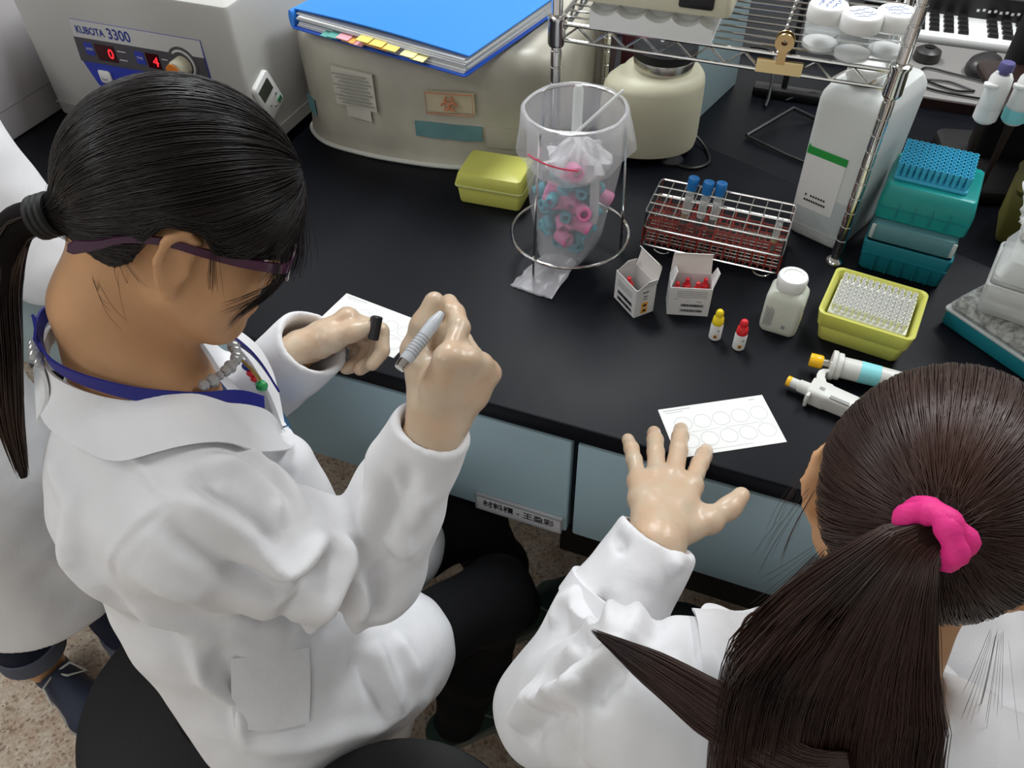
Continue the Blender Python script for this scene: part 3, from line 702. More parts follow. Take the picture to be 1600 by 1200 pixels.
def face_y(z): return -0.0752 * float(np.interp(z, [0.02, 0.1, 0.2, 0.245], [0.93, 0.96, 0.99, 1.0]))
lab = MB(); lab.loft([[(-0.044, face_y(z) - 0.0006, z), (0.021, face_y(z) - 0.0006, z), (0.021, face_y(z) + 0.001, z), (-0.044, face_y(z) + 0.001, z)] for z in (0.055, 0.10, 0.158)])
lb = lab.build('label_sheet', 'label_white', t, smooth=False); lb['label'] = 'white label with printed number'
lab = MB(); lab.loft([[(-0.0445, face_y(z) - 0.0012, z), (0.0215, face_y(z) - 0.0012, z), (0.0215, face_y(z) + 0.0005, z), (-0.0445, face_y(z) + 0.0005, z)] for z in (0.148, 0.160)])
lab.add([], []); lab.build('green_band', 'green_band', t, smooth=False)
m = MB(); m.loft([[(-0.0524, -0.055, z), (-0.0505, -0.060, z), (-0.0435, -0.0752, z), (-0.0425, -0.0735, z)] for z in (0.150, 0.162)]); m.build('band_end', 'green_band', t, smooth=False)
print_lines(lb, 'print_black', [(-0.030 + 0.0045 * i, -0.027 + 0.0045 * i, 0.079, 0.0035) for i in range(8) if i != 1] + [(-0.030 + 0.0042 * i, -0.0268 + 0.0042 * i, 0.070, 0.0035) for i in range(9)], ((0, face_y(0.075) - 0.0007, 0), (1, 0, 0), (0, 0, 1), (0, -1, 0)))
m = MB(); m.loft([[(x * 1.004, y * 1.004, z) for x, y, z in jring(0.925, 0.018)], [(x * 1.004, y * 1.004, z) for x, y, z in jring(0.955, 0.085)]], False, False); m.build('liquid_level', 'liquid_grey', t)

# ================================================================== test tube rack
t = thing('test_tube_rack', 'steel wire test tube rack with red coated lower tiers', 'rack', (-0.091, 1.128, 0), math.radians(-1.0))
RX, RY = 0.218, 0.100
def wire_grid(z, nx, ny, r, name, mm, ins=0.0, frame=True):
    m = MB(); X, Y = RX / 2 - ins, RY / 2 - ins
    for i in range(1, nx):
        x = -X + 2 * X * i / nx; m.tube([(x, -Y, z), (x, Y, z)], r, 5)
    for j in range(1, ny):
        y = -Y + 2 * Y * j / ny; m.tube([(-X, y, z + r), (X, y, z + r)], r, 5)
    o = m.build(name, mm, t)
    if frame:
        m = MB(); m.tube([(x, y, z) for x, y in rrect(2 * X, 2 * Y, 0.006, 4)], 0.0017, 6, closed=True); m.build(name + '_frame', 'chrome', t)
wire_grid(0.074, 10, 4, 0.0013, 'top_grid', 'chrome')
wire_grid(0.045, 10, 4, 0.0013, 'middle_grid', 'red_coat')
wire_grid(0.030, 20, 8, 0.0010, 'lower_grid', 'red_coat', 0.002, False)
wire_grid(0.012, 20, 9, 0.0012, 'base_grid', 'red_coat')
wire_grid(0.0155, 22, 11, 0.0009, 'base_mesh', 'steel', 0.003, False)
ups = [(-RX / 2 + RX * i / 10, y) for i in range(11) for y in (-RY / 2, RY / 2)] + [(x, -RY / 2 + RY * j / 4) for j in range(1, 4) for x in (-RX / 2, RX / 2)]
m = MB(); m.tube([(0, 0, 0.012), (0, 0, 0.045)], 0.0012, 5); u0 = m.build('red_upright', 'red_coat', t)
for k, (x, y) in enumerate(ups):
    o = u0 if k == 0 else u0.copy()
    if k: COL.objects.link(o)
    o.location = (x, y, 0)
for x, y in ((-RX / 2, -RY / 2), (RX / 2, -RY / 2), (-RX / 2, RY / 2), (RX / 2, RY / 2)):
    m = MB(); m.tube([(x * .985, y * .97, 0.012), (x * .985, y * .97, 0.074)], 0.0017, 6); m.build('corner_wire', 'chrome', t)
for x in (-0.075, 0.085):
    for y in (-RY / 2 - 0.001, RY / 2 + 0.001):
        m = MB(); m.tube([(x + 0.014 * math.cos(a), y, 0.0115 + 0.0098 * math.sin(a)) for a in np.linspace(PI, 2 * PI, 12)], 0.0016, 6); m.build('loop_foot', 'chrome', t)
def test_tube(x, y, label, tilt, lab_len=0.032, cap=True, fluid='serum', small=False):
    t = thing('test_tube', label, 'tube', (x, y, 0.017), random.uniform(-.4, .4), 'sample tubes in the wire rack')
    t.rotation_euler = (math.radians(tilt[0]), math.radians(tilt[1]), 0)
    k = 0.75 if small else 1.0; r = 0.0066 * k
    m = MB(); m.lathe([(0.0, 0), (r * .7, 0.0015), (r, r), (r, 0.085 * k + .004)], 18, cap=False); m.build('glass_tube', 'glass', t)
    m = MB(); m.lathe([(0.0, 0.001), (r * .65, 0.0022), (r * .93, r), (r * .93, 0.026), (0, 0.0262)], 16, cap=False); m.build('dark_cells', 'blood', t)
    m = MB(); m.lathe([(0.0, 0.0263), (r * .93, 0.0263), (r * .93, 0.037), (0, 0.0372)], 16, cap=False); m.build('fluid', fluid, t)
    m = MB(); m.lathe([(r * 1.02, 0.036), (r * 1.04, 0.036), (r * 1.04, 0.036 + lab_len), (r * 1.02, 0.036 + lab_len)], 18, cap=False); lb = m.build('paper_label', 'label_white', t)
    print_lines(lb, 'print_grey', [(-0.003, -0.0022, 0.052, 0.022), (-0.001, -0.0004, 0.05, 0.018), (0.0012, 0.002, 0.053, 0.02)], ((0, -r * 1.05, 0), (1, 0, 0), (0, 0, 1), (0, -1, 0)))
    if cap:
        m = MB(); m.lathe([(0.0078, 0.078), (0.0082, 0.079), (0.0082, 0.088), (0.0088, 0.089), (0.0090, 0.096), (0.0084, 0.0985), (0.005, 0.0982), (0.0, 0.0965)], 22, cap=False); m.build('cap', 'blue_cap', t)
test_tube(-0.148, 1.128, 'blue capped sample tube farthest from the jug, amber fluid', (-4, 4), fluid='serum')
test_tube(-0.122, 1.124, 'middle one of the three blue capped sample tubes', (-4, 3), fluid='blood')
test_tube(-0.101, 1.126, 'blue capped sample tube nearest the jug', (-5, 2), fluid='blood')
test_tube(-0.002, 1.108, 'capless small sample tube at the right end of the rack', (-3, 3), lab_len=0.024, cap=False, small=True)

# ================================================================== vial cartons
def carton(x, y, rz, w_, d_, h_, label, flap_tilt, group='reagent cartons'):
    t = thing('vial_carton', label, 'carton', (x, y, 0), rz)
    th = 0.0011
    for nm, c, s in (('front_panel', (0, -d_ / 2, h_ / 2), (w_, th, h_)), ('back_panel', (0, d_ / 2, h_ / 2), (w_, th, h_)), ('side_panel', (-w_ / 2, 0, h_ / 2), (th, d_, h_)), ('side_panel', (w_ / 2, 0, h_ / 2), (th, d_, h_)), ('bottom_panel', (0, 0, th / 2), (w_, d_, th))):
        m = MB(); m.box(c, s); m.build(nm, 'carton', t, smooth=False)
    # open lid flap rising from the back with a tuck edge
    L = d_ * 1.0; n = 8; sec = []
    for i in range(n + 1):
        s = i / n; a = flap_tilt + 0.25 * s + (0.9 if s > 0.82 else 0) * 0.6
        yy = d_ / 2 + L * s * math.cos(flap_tilt + 0.12 * s); zz = h_ + L * s * math.sin(flap_tilt + 0.12 * s)
        if s > 0.84: yy -= (s - 0.84) * 0.03
        wv = w_ / 2 * (1 - 0.06 * s); sec.append([(-wv, yy, zz), (wv, yy, zz), (wv, yy + th, zz + th * .5), (-wv, yy + th, zz + th * .5)])
    m = MB(); m.loft(sec); m.build('lid_flap', 'carton_in', t, smooth=False)
    for s in (-1, 1):
        m = MB(); q = [(s * w_ / 2, -d_ * .42, h_), (s * w_ / 2, d_ * .45, h_), (s * (w_ / 2 + 0.006 * (1 if s > 0 else -0.9)), d_ * .40, h_ + 0.015), (s * (w_ / 2 + 0.008 * (1 if s > 0 else -0.9)), -d_ * .1, h_ + 0.018)]
        m.add(q + [(a + th, b, c_) for a, b, c_ in q], [(0, 1, 2, 3), (7, 6, 5, 4), (0, 4, 5, 1), (1, 5, 6, 2), (2, 6, 7, 3), (3, 7, 4, 0)]); m.build('dust_flap', 'carton', t, smooth=False)
    return t
def barcode(t, x0, x1, z, y, hh, seed):
    random.seed(seed); rows = []; x = x0
    while x < x1:
        wd = random.choice((0.0006, 0.001, 0.0016)); rows.append((x, min(x + wd, x1), z, hh)); x += wd + random.choice((0.0004, 0.0008))
    print_lines(t, 'print_black', rows, ((0, y, 0), (1, 0, 0), (0, 0, 1), (0, -1, 0)), name='barcode')
t = carton(-0.177, 0.944, math.radians(-42), 0.055, 0.034, 0.052, 'small white carton turned to its corner, with an orange hazard mark', 1.25)
barcode(t, -0.018, 0.020, 0.019, -0.0177, 0.006, 1); barcode(t, -0.018, 0.020, 0.008, -0.0177, 0.006, 2)
print_lines(t, 'print_grey', [(-0.02, 0.018, 0.040 - 0.004 * i, 0.0012) for i in range(3)], ((0, -0.0177, 0), (1, 0, 0), (0, 0, 1), (0, -1, 0)))
pr = ((0.0282, 0, 0), (0, 1, 0), (0, 0, 1), (1, 0, 0))
print_lines(t, 'hazard', [(-0.006, 0.005, 0.020, 0.009), (-0.006, 0.005, 0.009, 0.009)], pr, name='hazard_mark')
print_lines(t, 'print_black', [(-0.003, 0.002, 0.019, 0.004), (-0.003, 0.002, 0.009, 0.004), (-0.006, 0.004, 0.044, 0.0015), (-0.004, 0.003, 0.036, 0.001), (-0.004, 0.003, 0.031, 0.001)], ((0.0286, 0, 0), (0, 1, 0), (0, 0, 1), (1, 0, 0)))
t2 = carton(-0.099, 0.964, math.radians(15), 0.060, 0.036, 0.052, 'small white carton facing us with rows of barcode and red capped vials', 1.35)
barcode(t2, -0.012, 0.021, 0.0195, -0.0187, 0.0045, 3); barcode(t2, -0.012, 0.021, 0.0095, -0.0187, 0.0045, 4)
print_lines(t2, 'print_blue' if False else 'print_grey', [(-0.02, 0.024, 0.046 - 0.0035 * i, 0.0009) for i in range(4)] + [(-0.022, -0.018, 0.031, 0.001), (-0.004, -0.001, 0.027, 0.001), (0.010, 0.017, 0.027, 0.0015)], ((0, -0.0187, 0), (1, 0, 0), (0, 0, 1), (0, -1, 0)))
def vial(x, y, z, rx, label, grp=None, rz=0):
    t = thing('reagent_vial', label, 'vial', (x, y, z), rz, grp); t.rotation_euler = (rx, 0, rz)
    m = MB(); m.lathe([(0.006, 0), (0.0065, 0.001), (0.0065, 0.028), (0.004, 0.031)], 16); m.build('body', 'pp_white', t)
    m = MB(); m.lathe([(0.0062, 0.029), (0.0065, 0.030), (0.0062, 0.038), (0.0035, 0.040), (0.0030, 0.049), (0.0, 0.050)], 16, cap=False); m.build('cap', 'red', t)
vial(-0.183, 0.944, 0.003, 0.12, 'red capped vial inside the turned carton', None, -0.7)
for k, (dx, dy) in enumerate(((-0.020, -0.006), (-0.005, 0.004), (0.010, -0.004), (0.022, 0.006))):
    a = math.radians(15); vial(-0.099 + dx * math.cos(a) - dy * math.sin(a), 0.964 + dx * math.sin(a) + dy * math.cos(a), 0.003, 0.0, 'red capped vial standing in the barcoded carton', 'vials in the barcoded carton')

# ================================================================== dropper bottles
def dropper(x, y, mm, label, rz):
    t = thing('dropper_bottle', label, 'bottle', (x, y, 0), rz)
    m = MB(); m.lathe([(0.0075, 0), (0.0088, 0.0015), (0.0088, 0.026), (0.007, 0.029)], 22); m.build('body', 'label_white', t)
    m = MB(); m.lathe([(0.0080, 0.0285), (0.0084, 0.030), (0.0076, 0.039), (0.0056, 0.041), (0.0050, 0.043), (0.0058, 0.0455), (0.0054, 0.050), (0.0035, 0.0525), (0, 0.053)], 20, cap=False); m.build('cap', mm, t)
    print_lines(t, 'hazard', [(-0.0025, 0.0025, 0.0095, 0.006)], ((0, -0.0092, 0), (1, 0, 0), (0, 0, 1), (0, -1, 0)), name='hazard_mark')
    print_lines(t, 'print_black', [(-0.0012, 0.0012, 0.0095, 0.003), (0.002, 0.0045, 0.021, 0.0007), (0.002, 0.004, 0.0225, 0.0007)], ((0, -0.0096, 0), (1, 0, 0), (0, 0, 1), (0, -1, 0)))
dropper(-0.046, 0.912, 'yellow', 'small white dropper bottle with a yellow cap', 0.1)
dropper(-0.010, 0.903, 'red', 'small white dropper bottle with a red cap', 0.2)

# ================================================================== white bottle
t = thing('reagent_bottle', 'squat translucent white bottle with a wide screw cap', 'bottle', (0.038, 0.972, 0), math.radians(-6))
def bring(s, z): return [(x, y, z) for x, y in rrect(0.054 * s, 0.046 * s, 0.009 * s, 5)]
m = MB(); m.loft([bring(0.90, 0), bring(0.97, 0.003), bring(1, 0.01), bring(1, 0.058), bring(0.97, 0.064), bring(0.80, 0.071), [(0.0185 * math.cos(2 * PI * (i + 2.5) / 24), 0.0185 * math.sin(2 * PI * (i + 2.5) / 24), 0.073) for i in range(24)], [(0.0185 * math.cos(2 * PI * (i + 2.5) / 24), 0.0185 * math.sin(2 * PI * (i + 2.5) / 24), 0.078) for i in range(24)]]); m.build('body', 'hdpe_bottle', t)
m = MB(); m.lathe([(0.0195, 0.0745), (0.0205, 0.076), (0.0210, 0.090), (0.0195, 0.0935), (0.014, 0.094), (0.013, 0.0925), (0, 0.0925)], 32, cap=False); m.build('screw_cap', 'pp_white', t)
print_lines(t, 'print_grey', [(-0.022 + 0.0022 * i, -0.0212 + 0.0022 * i, 0.029, 0.038 - 0.004 * (i % 3)) for i in range(6)], ((0, -0.0234, 0), (1, 0, 0), (0, 0, 1), (0, -1, 0)))
print_lines(t, 'print_grey', [(0.005, 0.010, 0.014 + 0.0016 * i, 0.001) for i in range(4)], ((0, -0.0234, 0), (1, 0, 0), (0, 0, 1), (0, -1, 0)))
print_lines(t, 'print_black', [(-0.012, -0.007, 0.046, 0.003), (-0.010, -0.004, 0.049, 0.002)], ((0.0273, 0, 0), (0, 1, 0), (0, 0, 1), (1, 0, 0)))
print_lines(t, 'hazard', [(-0.014, -0.006, 0.036, 0.002), (-0.013, -0.008, 0.028, 0.003)], ((0.0273, 0, 0), (0, 1, 0), (0, 0, 1), (1, 0, 0)))

# ================================================================== pipette tip boxes
def shell(w0, d0, w1, d1, h, wall, r, floor_z=0.004):
    m = MB(); ri = lambda a, b, z, rr: [(x, y, z) for x, y in rrect(a, b, rr, 5)]
    m.loft([ri(w0 - .004, d0 - .004, 0, r), ri(w0, d0, 0.003, r), ri(w1, d1, h - .002, r), ri(w1 - .002, d1 - .002, h, r), ri(w1 - 2 * wall + .001, d1 - 2 * wall + .001, h, r * .7), ri(w1 - 2 * wall, d1 - 2 * wall, h - .002, r * .7), ri(w0 - 2 * wall, d0 - 2 * wall, floor_z, r * .7)])
    return m
t = thing('open_tip_box', 'open yellow box of white pipette tips near the pipettes', 'box', (0.1545, 1.002, 0), math.radians(-8))
shell(0.112, 0.098, 0.120, 0.106, 0.030, 0.004, 0.008).build('base', 'yellow_box', t)
m = shell(0.124, 0.110, 0.130, 0.116, 0.028, 0.005, 0.010); m.v = [(x, y, z + 0.030) for x, y, z in m.v]
m = MB(); ri = lambda a, b, z, rr: [(x, y, z) for x, y in rrect(a, b, rr, 5)]
m.loft([ri(0.120, 0.106, 0.028, .008), ri(0.124, 0.110, 0.030, .009), ri(0.130, 0.116, 0.052, .011), ri(0.131, 0.117, 0.0545, .011), ri(0.126, 0.112, 0.056, .010), ri(0.121, 0.107, 0.054, .009), ri(0.112, 0.098, 0.034, .006), ri(0.112, 0.098, 0.030, .006)], False, False)
m.build('upper_rim', 'yellow_box', t)
m = MB(); m.rbox((0, 0.004, 0.042), (0.108, 0.084, 0.006), r=0.003); m.build('tip_plate', 'tip_white', t)
tip = MB(); tip.lathe([(0.0014, 0.0), (0.0028, 0.010), (0.0031, 0.014), (0.0036, 0.0145), (0.0036, 0.019), (0.0030, 0.019), (0.0024, 0.012)], 8, cap=False)
def tips(cx, cy, z, rz, nx, ny, px, py, mm, label, grp, mesh=tip):
    proto = tag(mesh.build('pipette_tip', mm, None), label, 'pipette tip', grp); c, s = math.cos(rz), math.sin(rz); k = 0
    for i in range(nx):
        for j in range(ny):
            o = proto if k == 0 else proto.copy()
            if k: COL.objects.link(o)
            k += 1
            x, y = (i - (nx - 1) / 2) * px, (j - (ny - 1) / 2) * py
            o.location = (cx + x * c - y * s, cy + x * s + y * c, B + z)
tips(0.1545 + 0.0006, 1.002 + 0.004, 0.0400, math.radians(-8), 12, 8, 0.0088, 0.0100, 'tip_white', 'white pipette tip in the open yellow box', 'white tips in the open yellow box')

t = thing('teal_tip_box', 'teal pipette tip box with a cloudy lid, at the bottom of the stack', 'box', (0.2, 1.195, 0), math.radians(-7))
shell(0.122, 0.098, 0.130, 0.106, 0.054, 0.004, 0.008).build('base', 'teal_box', t)
m = MB()
for i in range(1, 6):
    x = -0.06 + 0.12 * i / 6; m.box((x, -0.0525, 0.018), (0.0012, 0.004, 0.028))
m.box((0, -0.0522, 0.033), (0.124, 0.003, 0.0015)); m.build('front_ribs', 'teal_box', t, smooth=False)
m = MB(); m.rbox((0, 0, 0.070), (0.126, 0.102, 0.032), r=0.008, taper=0.97); m.build('lid', 'teal_lid', t)
for s in (-1, 1):
    m = MB(); m.rbox((s * 0.058, -0.0505, 0.072), (0.006, 0.003, 0.024), r=0.001); m.build('lid_clip', 'clear_plastic', t)
t = thing('green_tip_box', 'sea green tip box stacked on the teal box, holding blue tips', 'box', (0.203, 1.212, 0.0865), math.radians(-7))
m = MB(); m.loft([ri(0.126, 0.104, 0.0, .008), ri(0.130, 0.108, 0.002, .008), ri(0.132, 0.110, 0.020, .008), ri(0.132, 0.110, 0.034, .008), ri(0.124, 0.102, 0.056, .008), ri(0.120, 0.098, 0.058, .008)]); m.build('body', 'green_box', t)
m = MB()
for i in range(1, 5):
    x = -0.06 + 0.12 * i / 5; m.box((x, -0.0552, 0.020), (0.0012, 0.002, 0.028))
m.box((0, -0.0552, 0.022), (0.128, 0.0015, 0.0012)); m.build('front_ribs', 'teal_box', t, smooth=False)
m = MB(); m.rbox((-0.006, 0.004, 0.061), (0.102, 0.080, 0.006), r=0.003); m.build('tip_plate', 'tip_blue', t)
tipb = MB(); tipb.lathe([(0.0030, 0.0), (0.0034, 0.012), (0.0041, 0.013), (0.0041, 0.022), (0.0034, 0.022), (0.0028, 0.014)], 8, cap=False)
tips(0.203 - 0.006, 1.212 + 0.005, 0.0865 + 0.063, math.radians(-7), 12, 8, 0.0086, 0.0098, 'tip_blue', 'blue pipette tip standing in the sea green box', 'blue tips in the sea green box', tipb)

# ================================================================== clear boxes and bag at the right edge
t = thing('teal_base_box', 'low box with teal base and speckled clear lid under the bagged box', 'box', (0.352, 1.055, 0), math.radians(-38))
m = MB(); m.rbox((0, 0, 0.014), (0.150, 0.110, 0.028), r=0.005); m.build('base', 'teal_box', t)
m = MB(); m.rbox((0, 0, 0.0295), (0.156, 0.116, 0.004), r=0.006, edge=0.001); m.build('rim', 'clear_plastic', t)
m = MB(); m.rbox((0, 0, 0.042), (0.150, 0.110, 0.022), r=0.008, taper=0.94); m.build('lid', 'speckle_plastic', t)
t = thing('clear_container', 'clear plastic container wrapped in a white bag at the right edge', 'container', (0.372, 1.070, 0.054), math.radians(-12))
shell(0.150, 0.110, 0.158, 0.118, 0.050, 0.004, 0.01).build('tray', 'clear_plastic', t)
m = MB(); m.rbox((0, 0, 0.070), (0.150, 0.108, 0.038), r=0.012, taper=0.92); m.build('lid', 'clear_plastic', t)
for k in range(3):
    m = MB(); m.rbox((-0.004 * k, -0.01 + 0.012 * k, 0.010 + 0.014 * k), (0.135, 0.085, 0.010), r=0.004, rz=0.03 * (k - 1)); m.build('stacked_sheet', 'white_bag', t)
def crumple(name, mm, c, r, seed, amp=0.25, n=44):
    V = []; F = []
    for i in range(n + 1):
        th = PI * i / n
        for j in range(2 * n):
            ph = PI * j / n; d = Vector((math.sin(th) * math.cos(ph), math.sin(th) * math.sin(ph), math.cos(th)))
            q = d * 2.2 + Vector((seed, 0, 0))
            k = 1 + amp * noise.noise(q) + amp * .6 * (1 - 2 * abs(noise.noise(q * 2.1))) + amp * .25 * noise.noise(q * 5)
            V.append((c[0] + d.x * r[0] * k, c[1] + d.y * r[1] * k, max(c[2] + d.z * r[2] * k, 0.0)))
    for i in range(n):
        for j in range(2 * n):
            j2 = (j + 1) % (2 * n); F.append((i * 2 * n + j, (i + 1) * 2 * n + j, (i + 1) * 2 * n + j2, i * 2 * n + j2))
    return link_mesh(name, V, F, mm, None, True, 70)
o = crumple('crumpled_bag', 'white_bag', (0, 0, 0.045), (0.070, 0.075, 0.055), 4, 0.22); o.location = (0.385, 1.165, B + 0.06); tag(o, 'crumpled white plastic bag on top of the clear container', 'bag')
o.location = (0.375, 1.105, B + 0.1435)
t = thing('olive_box', 'dull olive box in the shade at the right edge', 'box', (0.400, 1.335, 0), math.radians(-5))
m = MB(); m.rbox((0, 0, 0.045), (0.12, 0.09, 0.09), r=0.008, taper=1.04); m.build('body', 'olive', t) if 'olive' in MATS else m.build('body', mat('olive', (0.16, 0.14, 0.03), 0.5), t)
m = MB(); m.rbox((0, 0, 0.103), (0.128, 0.098, 0.026), r=0.01, taper=0.94); m.build('lid', 'olive', t)

# ================================================================== pipettes on the bench
t = thing('micropipette', 'white micropipette with a round flange and amber button', 'pipette', (0.087, 0.890, 0.021), math.radians(-1))
m = MB(); m.lathe([(0.0, 0), (0.0088, 0.0004), (0.0095, 0.002), (0.0095, 0.016), (0.008, 0.018)], 24, (0, 0, 0), 'X'); m.build('push_button', 'amber', t)
m = MB(); m.lathe([(0.006, 0.017), (0.006, 0.030)], 18, (0, 0, 0), 'X'); m.build('plunger_stem', 'steel', t)
m = MB(); m.lathe([(0.012, 0.027), (0.0205, 0.028), (0.0208, 0.033), (0.0185, 0.036), (0.0190, 0.038), (0.0185, 0.042), (0.015, 0.043)], 36, (0, 0, 0), 'X'); m.build('flange', 'pipette', t)
m = MB(); m.lathe([(0.0148, 0.042), (0.0150, 0.06), (0.0138, 0.11), (0.0120, 0.16), (0.0085, 0.19), (0.0062, 0.23), (0.0035, 0.26)], 28, (0, 0, 0), 'X'); m.build('barrel', 'pipette', t)
m = MB(); m.lathe([(0.0152, 0.066), (0.0146, 0.092)], 28, (0, 0, 0), 'X', cap=False); st = m.build('sticker', 'sticker_teal', t)
t = thing('hook_micropipette', 'flat white micropipette with a finger hook beside the card', 'pipette', (0.064, 0.846, 0.014), math.radians(-14))
m = MB(); m.lathe([(0.0, 0), (0.0068, 0.0003), (0.0072, 0.001), (0.0072, 0.006)], 22, (0, 0, 0), 'X'); m.build('push_button', 'amber', t)
m = MB(); m.lathe([(0.0070, 0.006), (0.0070, 0.016), (0.0085, 0.017), (0.0090, 0.032)], 22, (0, 0, 0), 'X'); m.build('plunger_sleeve', 'pipette', t)
m = MB(); m.loft([[(x, y * a, z * b) for y, z in rrect(0.032, 0.026, 0.006, 4)] for x, a, b in ((0.031, 0.95, 1.0), (0.034, 1.02, 1.02), (0.055, 1.05, 1.0), (0.058, 0.95, 0.98), (0.10, 0.88, 0.94), (0.15, 0.72, 0.85), (0.17, 0.5, 0.6), (0.21, 0.35, 0.42), (0.24, 0.2, 0.25))]); m.build('barrel', 'pipette', t)
m = MB(); m.loft([[(0.034 + dx - w0, y, -0.008), (0.034 + dx + w0, y, -0.008), (0.034 + dx + w0, y, 0.008), (0.034 + dx - w0, y, 0.008)] for dx, y, w0 in ((0.010, 0.012, 0.010), (0.006, 0.018, 0.007), (0.002, 0.026, 0.0055), (0.001, 0.034, 0.0045), (0.004, 0.040, 0.004), (0.010, 0.044, 0.003))]); m.build('finger_hook', 'pipette', t)
m = MB(); m.rbox((0.035, -0.017, 0.0), (0.005, 0.012, 0.022), r=0.002); m.build('lower_lip', 'pipette', t)
m = MB(); m.rbox((0.073, -0.0095, 0.0118), (0.026, 0.006, 0.003), r=0.001); m.build('volume_window', 'pipette_grey', t)
m = MB(); m.rbox((0.047, -0.002, 0.0130), (0.007, 0.006, 0.001), r=0.0005); m.build('grey_mark', 'pipette_grey', t)
m = MB(); m.rbox((0.117, 0.004, 0.0112), (0.018, 0.016, 0.0016), r=0.0007); m.build('sticker', 'sticker_teal', t)

# ================================================================== test cards
def card(x, y, rz, label):
    t = thing('test_card', label, 'card', (x, y, 0), rz)
    m = MB(); m.box((0, 0, 0.0006), (0.147, 0.084, 0.0011)); m.build('card_sheet', 'paper', t, smooth=False)
    m = MB()
    for i in range(5):
        for j in range(2):
            cx, cy = -0.048 + 0.0262 * i, 0.012 - 0.030 * j; n = 28
            v = [(cx + r * math.cos(2 * PI * k / n), cy + r * math.sin(2 * PI * k / n), 0.0013) for r in (0.0112, 0.0118) for k in range(n)]
            m.add(v, [(k, (k + 1) % n, n + (k + 1) % n, n + k) for k in range(n)])
    m.build('printed_circles', 'print_light', t, smooth=False)
    print_lines(t, 'print_light', [(-0.068, -0.030, 0.0375, 0.0016), (-0.066, -0.042, 0.0335, 0.001), (0.052, 0.060, 0.0365, 0.0016), (0.005, 0.058, -0.0035, 0.0006), (-0.06, 0.0, -0.0035, 0.0004), (-0.03, 0.03, -0.036, 0.0006)], ((0, 0, 0.0012), (1, 0, 0), (0, 1, 0), (0, 0, 1)), t=0.0001)
mat('print_light', (0.50, 0.52, 0.52), 0.7)
card(-0.004, 0.746, math.radians(31), 'white blood typing card with ten circles near the spread glove')
card(-0.535, 0.762, math.radians(-8), 'white blood typing card with circles under the hand holding a cap')

# ================================================================== background on the far side
t = thing('desk_mat', 'grey desk mat under the computer mouse', 'mat', (0.33, 1.86, 0))
m = MB(); m.rbox((0, 0, 0.012), (0.40, 0.26, 0.024), r=0.006); m.build('platform', 'grey_mat', t)
m = MB(); m.box((0, -0.131, 0.010), (0.40, 0.004, 0.02)); m.build('front_edge', 'brown_dark', t, smooth=False)
t = thing('computer_mouse', 'dark grey computer mouse on the desk mat', 'mouse', (0.315, 1.88, 0.024), math.radians(60))
m = MB(); m.loft([[(x * (1 - 0.12 * abs(x) / 0.05), y, z) for x, y, z in [(0.052 * s * math.cos(a), 0.031 * s * math.sin(a), zz) for a in np.linspace(0, 2 * PI, 28, endpoint=False)]] for s, zz in ((0.92, 0.0), (1.0, 0.006), (0.98, 0.016), (0.85, 0.026), (0.55, 0.032), (0.2, 0.034))]); m.build('shell', 'mouse', t)
m = MB(); m.lathe([(0.008, -0.003), (0.008, 0.003)], 16, (0.025, 0, 0.026), 'Y'); m.build('scroll_wheel', 'black_plastic', t)
m = MB(); m.tube(spline([(0.33, 1.82, 0.028), (0.26, 1.84, 0.028), (0.205, 1.85, 0.028), (0.20, 1.80, 0.028), (0.26, 1.765, 0.028), (0.30, 1.775, 0.028)], 10), 0.0022, 6)
m.tube(spline([(0.30, 1.775, 0.028), (0.25, 1.80, 0.028), (0.20, 1.79, 0.028), (0.20, 1.765, 0.028), (0.24, 1.75, 0.028), (0.32, 1.745, 0.028)], 10), 0.0022, 6)
tag(m.build('mouse_cable', 'black_plastic', None, loc=(0, 0, B)), 'thin black mouse cable coiled on the desk mat', 'cable')
t = thing('keyboard', 'white keyboard edge with black keys under a dark console', 'keyboard', (0.36, 2.10, 0), math.radians(1))
m = MB(); m.rbox((0, 0, 0.016), (0.46, 0.15, 0.022), r=0.008); m.build('frame', 'white', t)
for i in range(14):
    for j in range(4):
        if i in (5, 11): continue
        m = MB(); m.rbox((-0.205 + 0.0305 * i, -0.042 + 0.026 * j, 0.031), (0.022, 0.018, 0.010), r=0.002, taper=0.85); m.build('key', 'black_plastic', t)
t = thing('black_console', 'black electronic console with tiny white lettering above the keyboard', 'console', (0.36, 2.24, 0))
m = MB(); m.rbox((0, 0, 0.12), (0.60, 0.18, 0.24), r=0.01); m.build('housing', 'black_plastic', t)
m = MB(); m.rbox((0.02, -0.0915, 0.10), (0.10, 0.004, 0.05), r=0.003); m.build('grey_plate', 'grey_mat', t)
print_lines(t, 'white', [(-0.06 + 0.012 * i, -0.054 + 0.012 * i, 0.045 + 0.002 * (i % 2), 0.006) for i in range(11)], ((0, -0.0912, 0), (1, 0, 0), (0, 0, 1), (0, -1, 0)))
t = thing('speaker_puck', 'small round dark speaker behind the right shelf post', 'speaker', (0.205, 1.90, 0.024))
m = MB(); m.lathe([(0.026, 0), (0.028, 0.004), (0.026, 0.020), (0.016, 0.026), (0, 0.027)], 24, cap=False); m.build('body', 'mouse', t)
m = MB(); m.lathe([(0.010, 0.026), (0.010, 0.029), (0, 0.029)], 16, cap=False); m.build('knob', 'black_plastic', t)
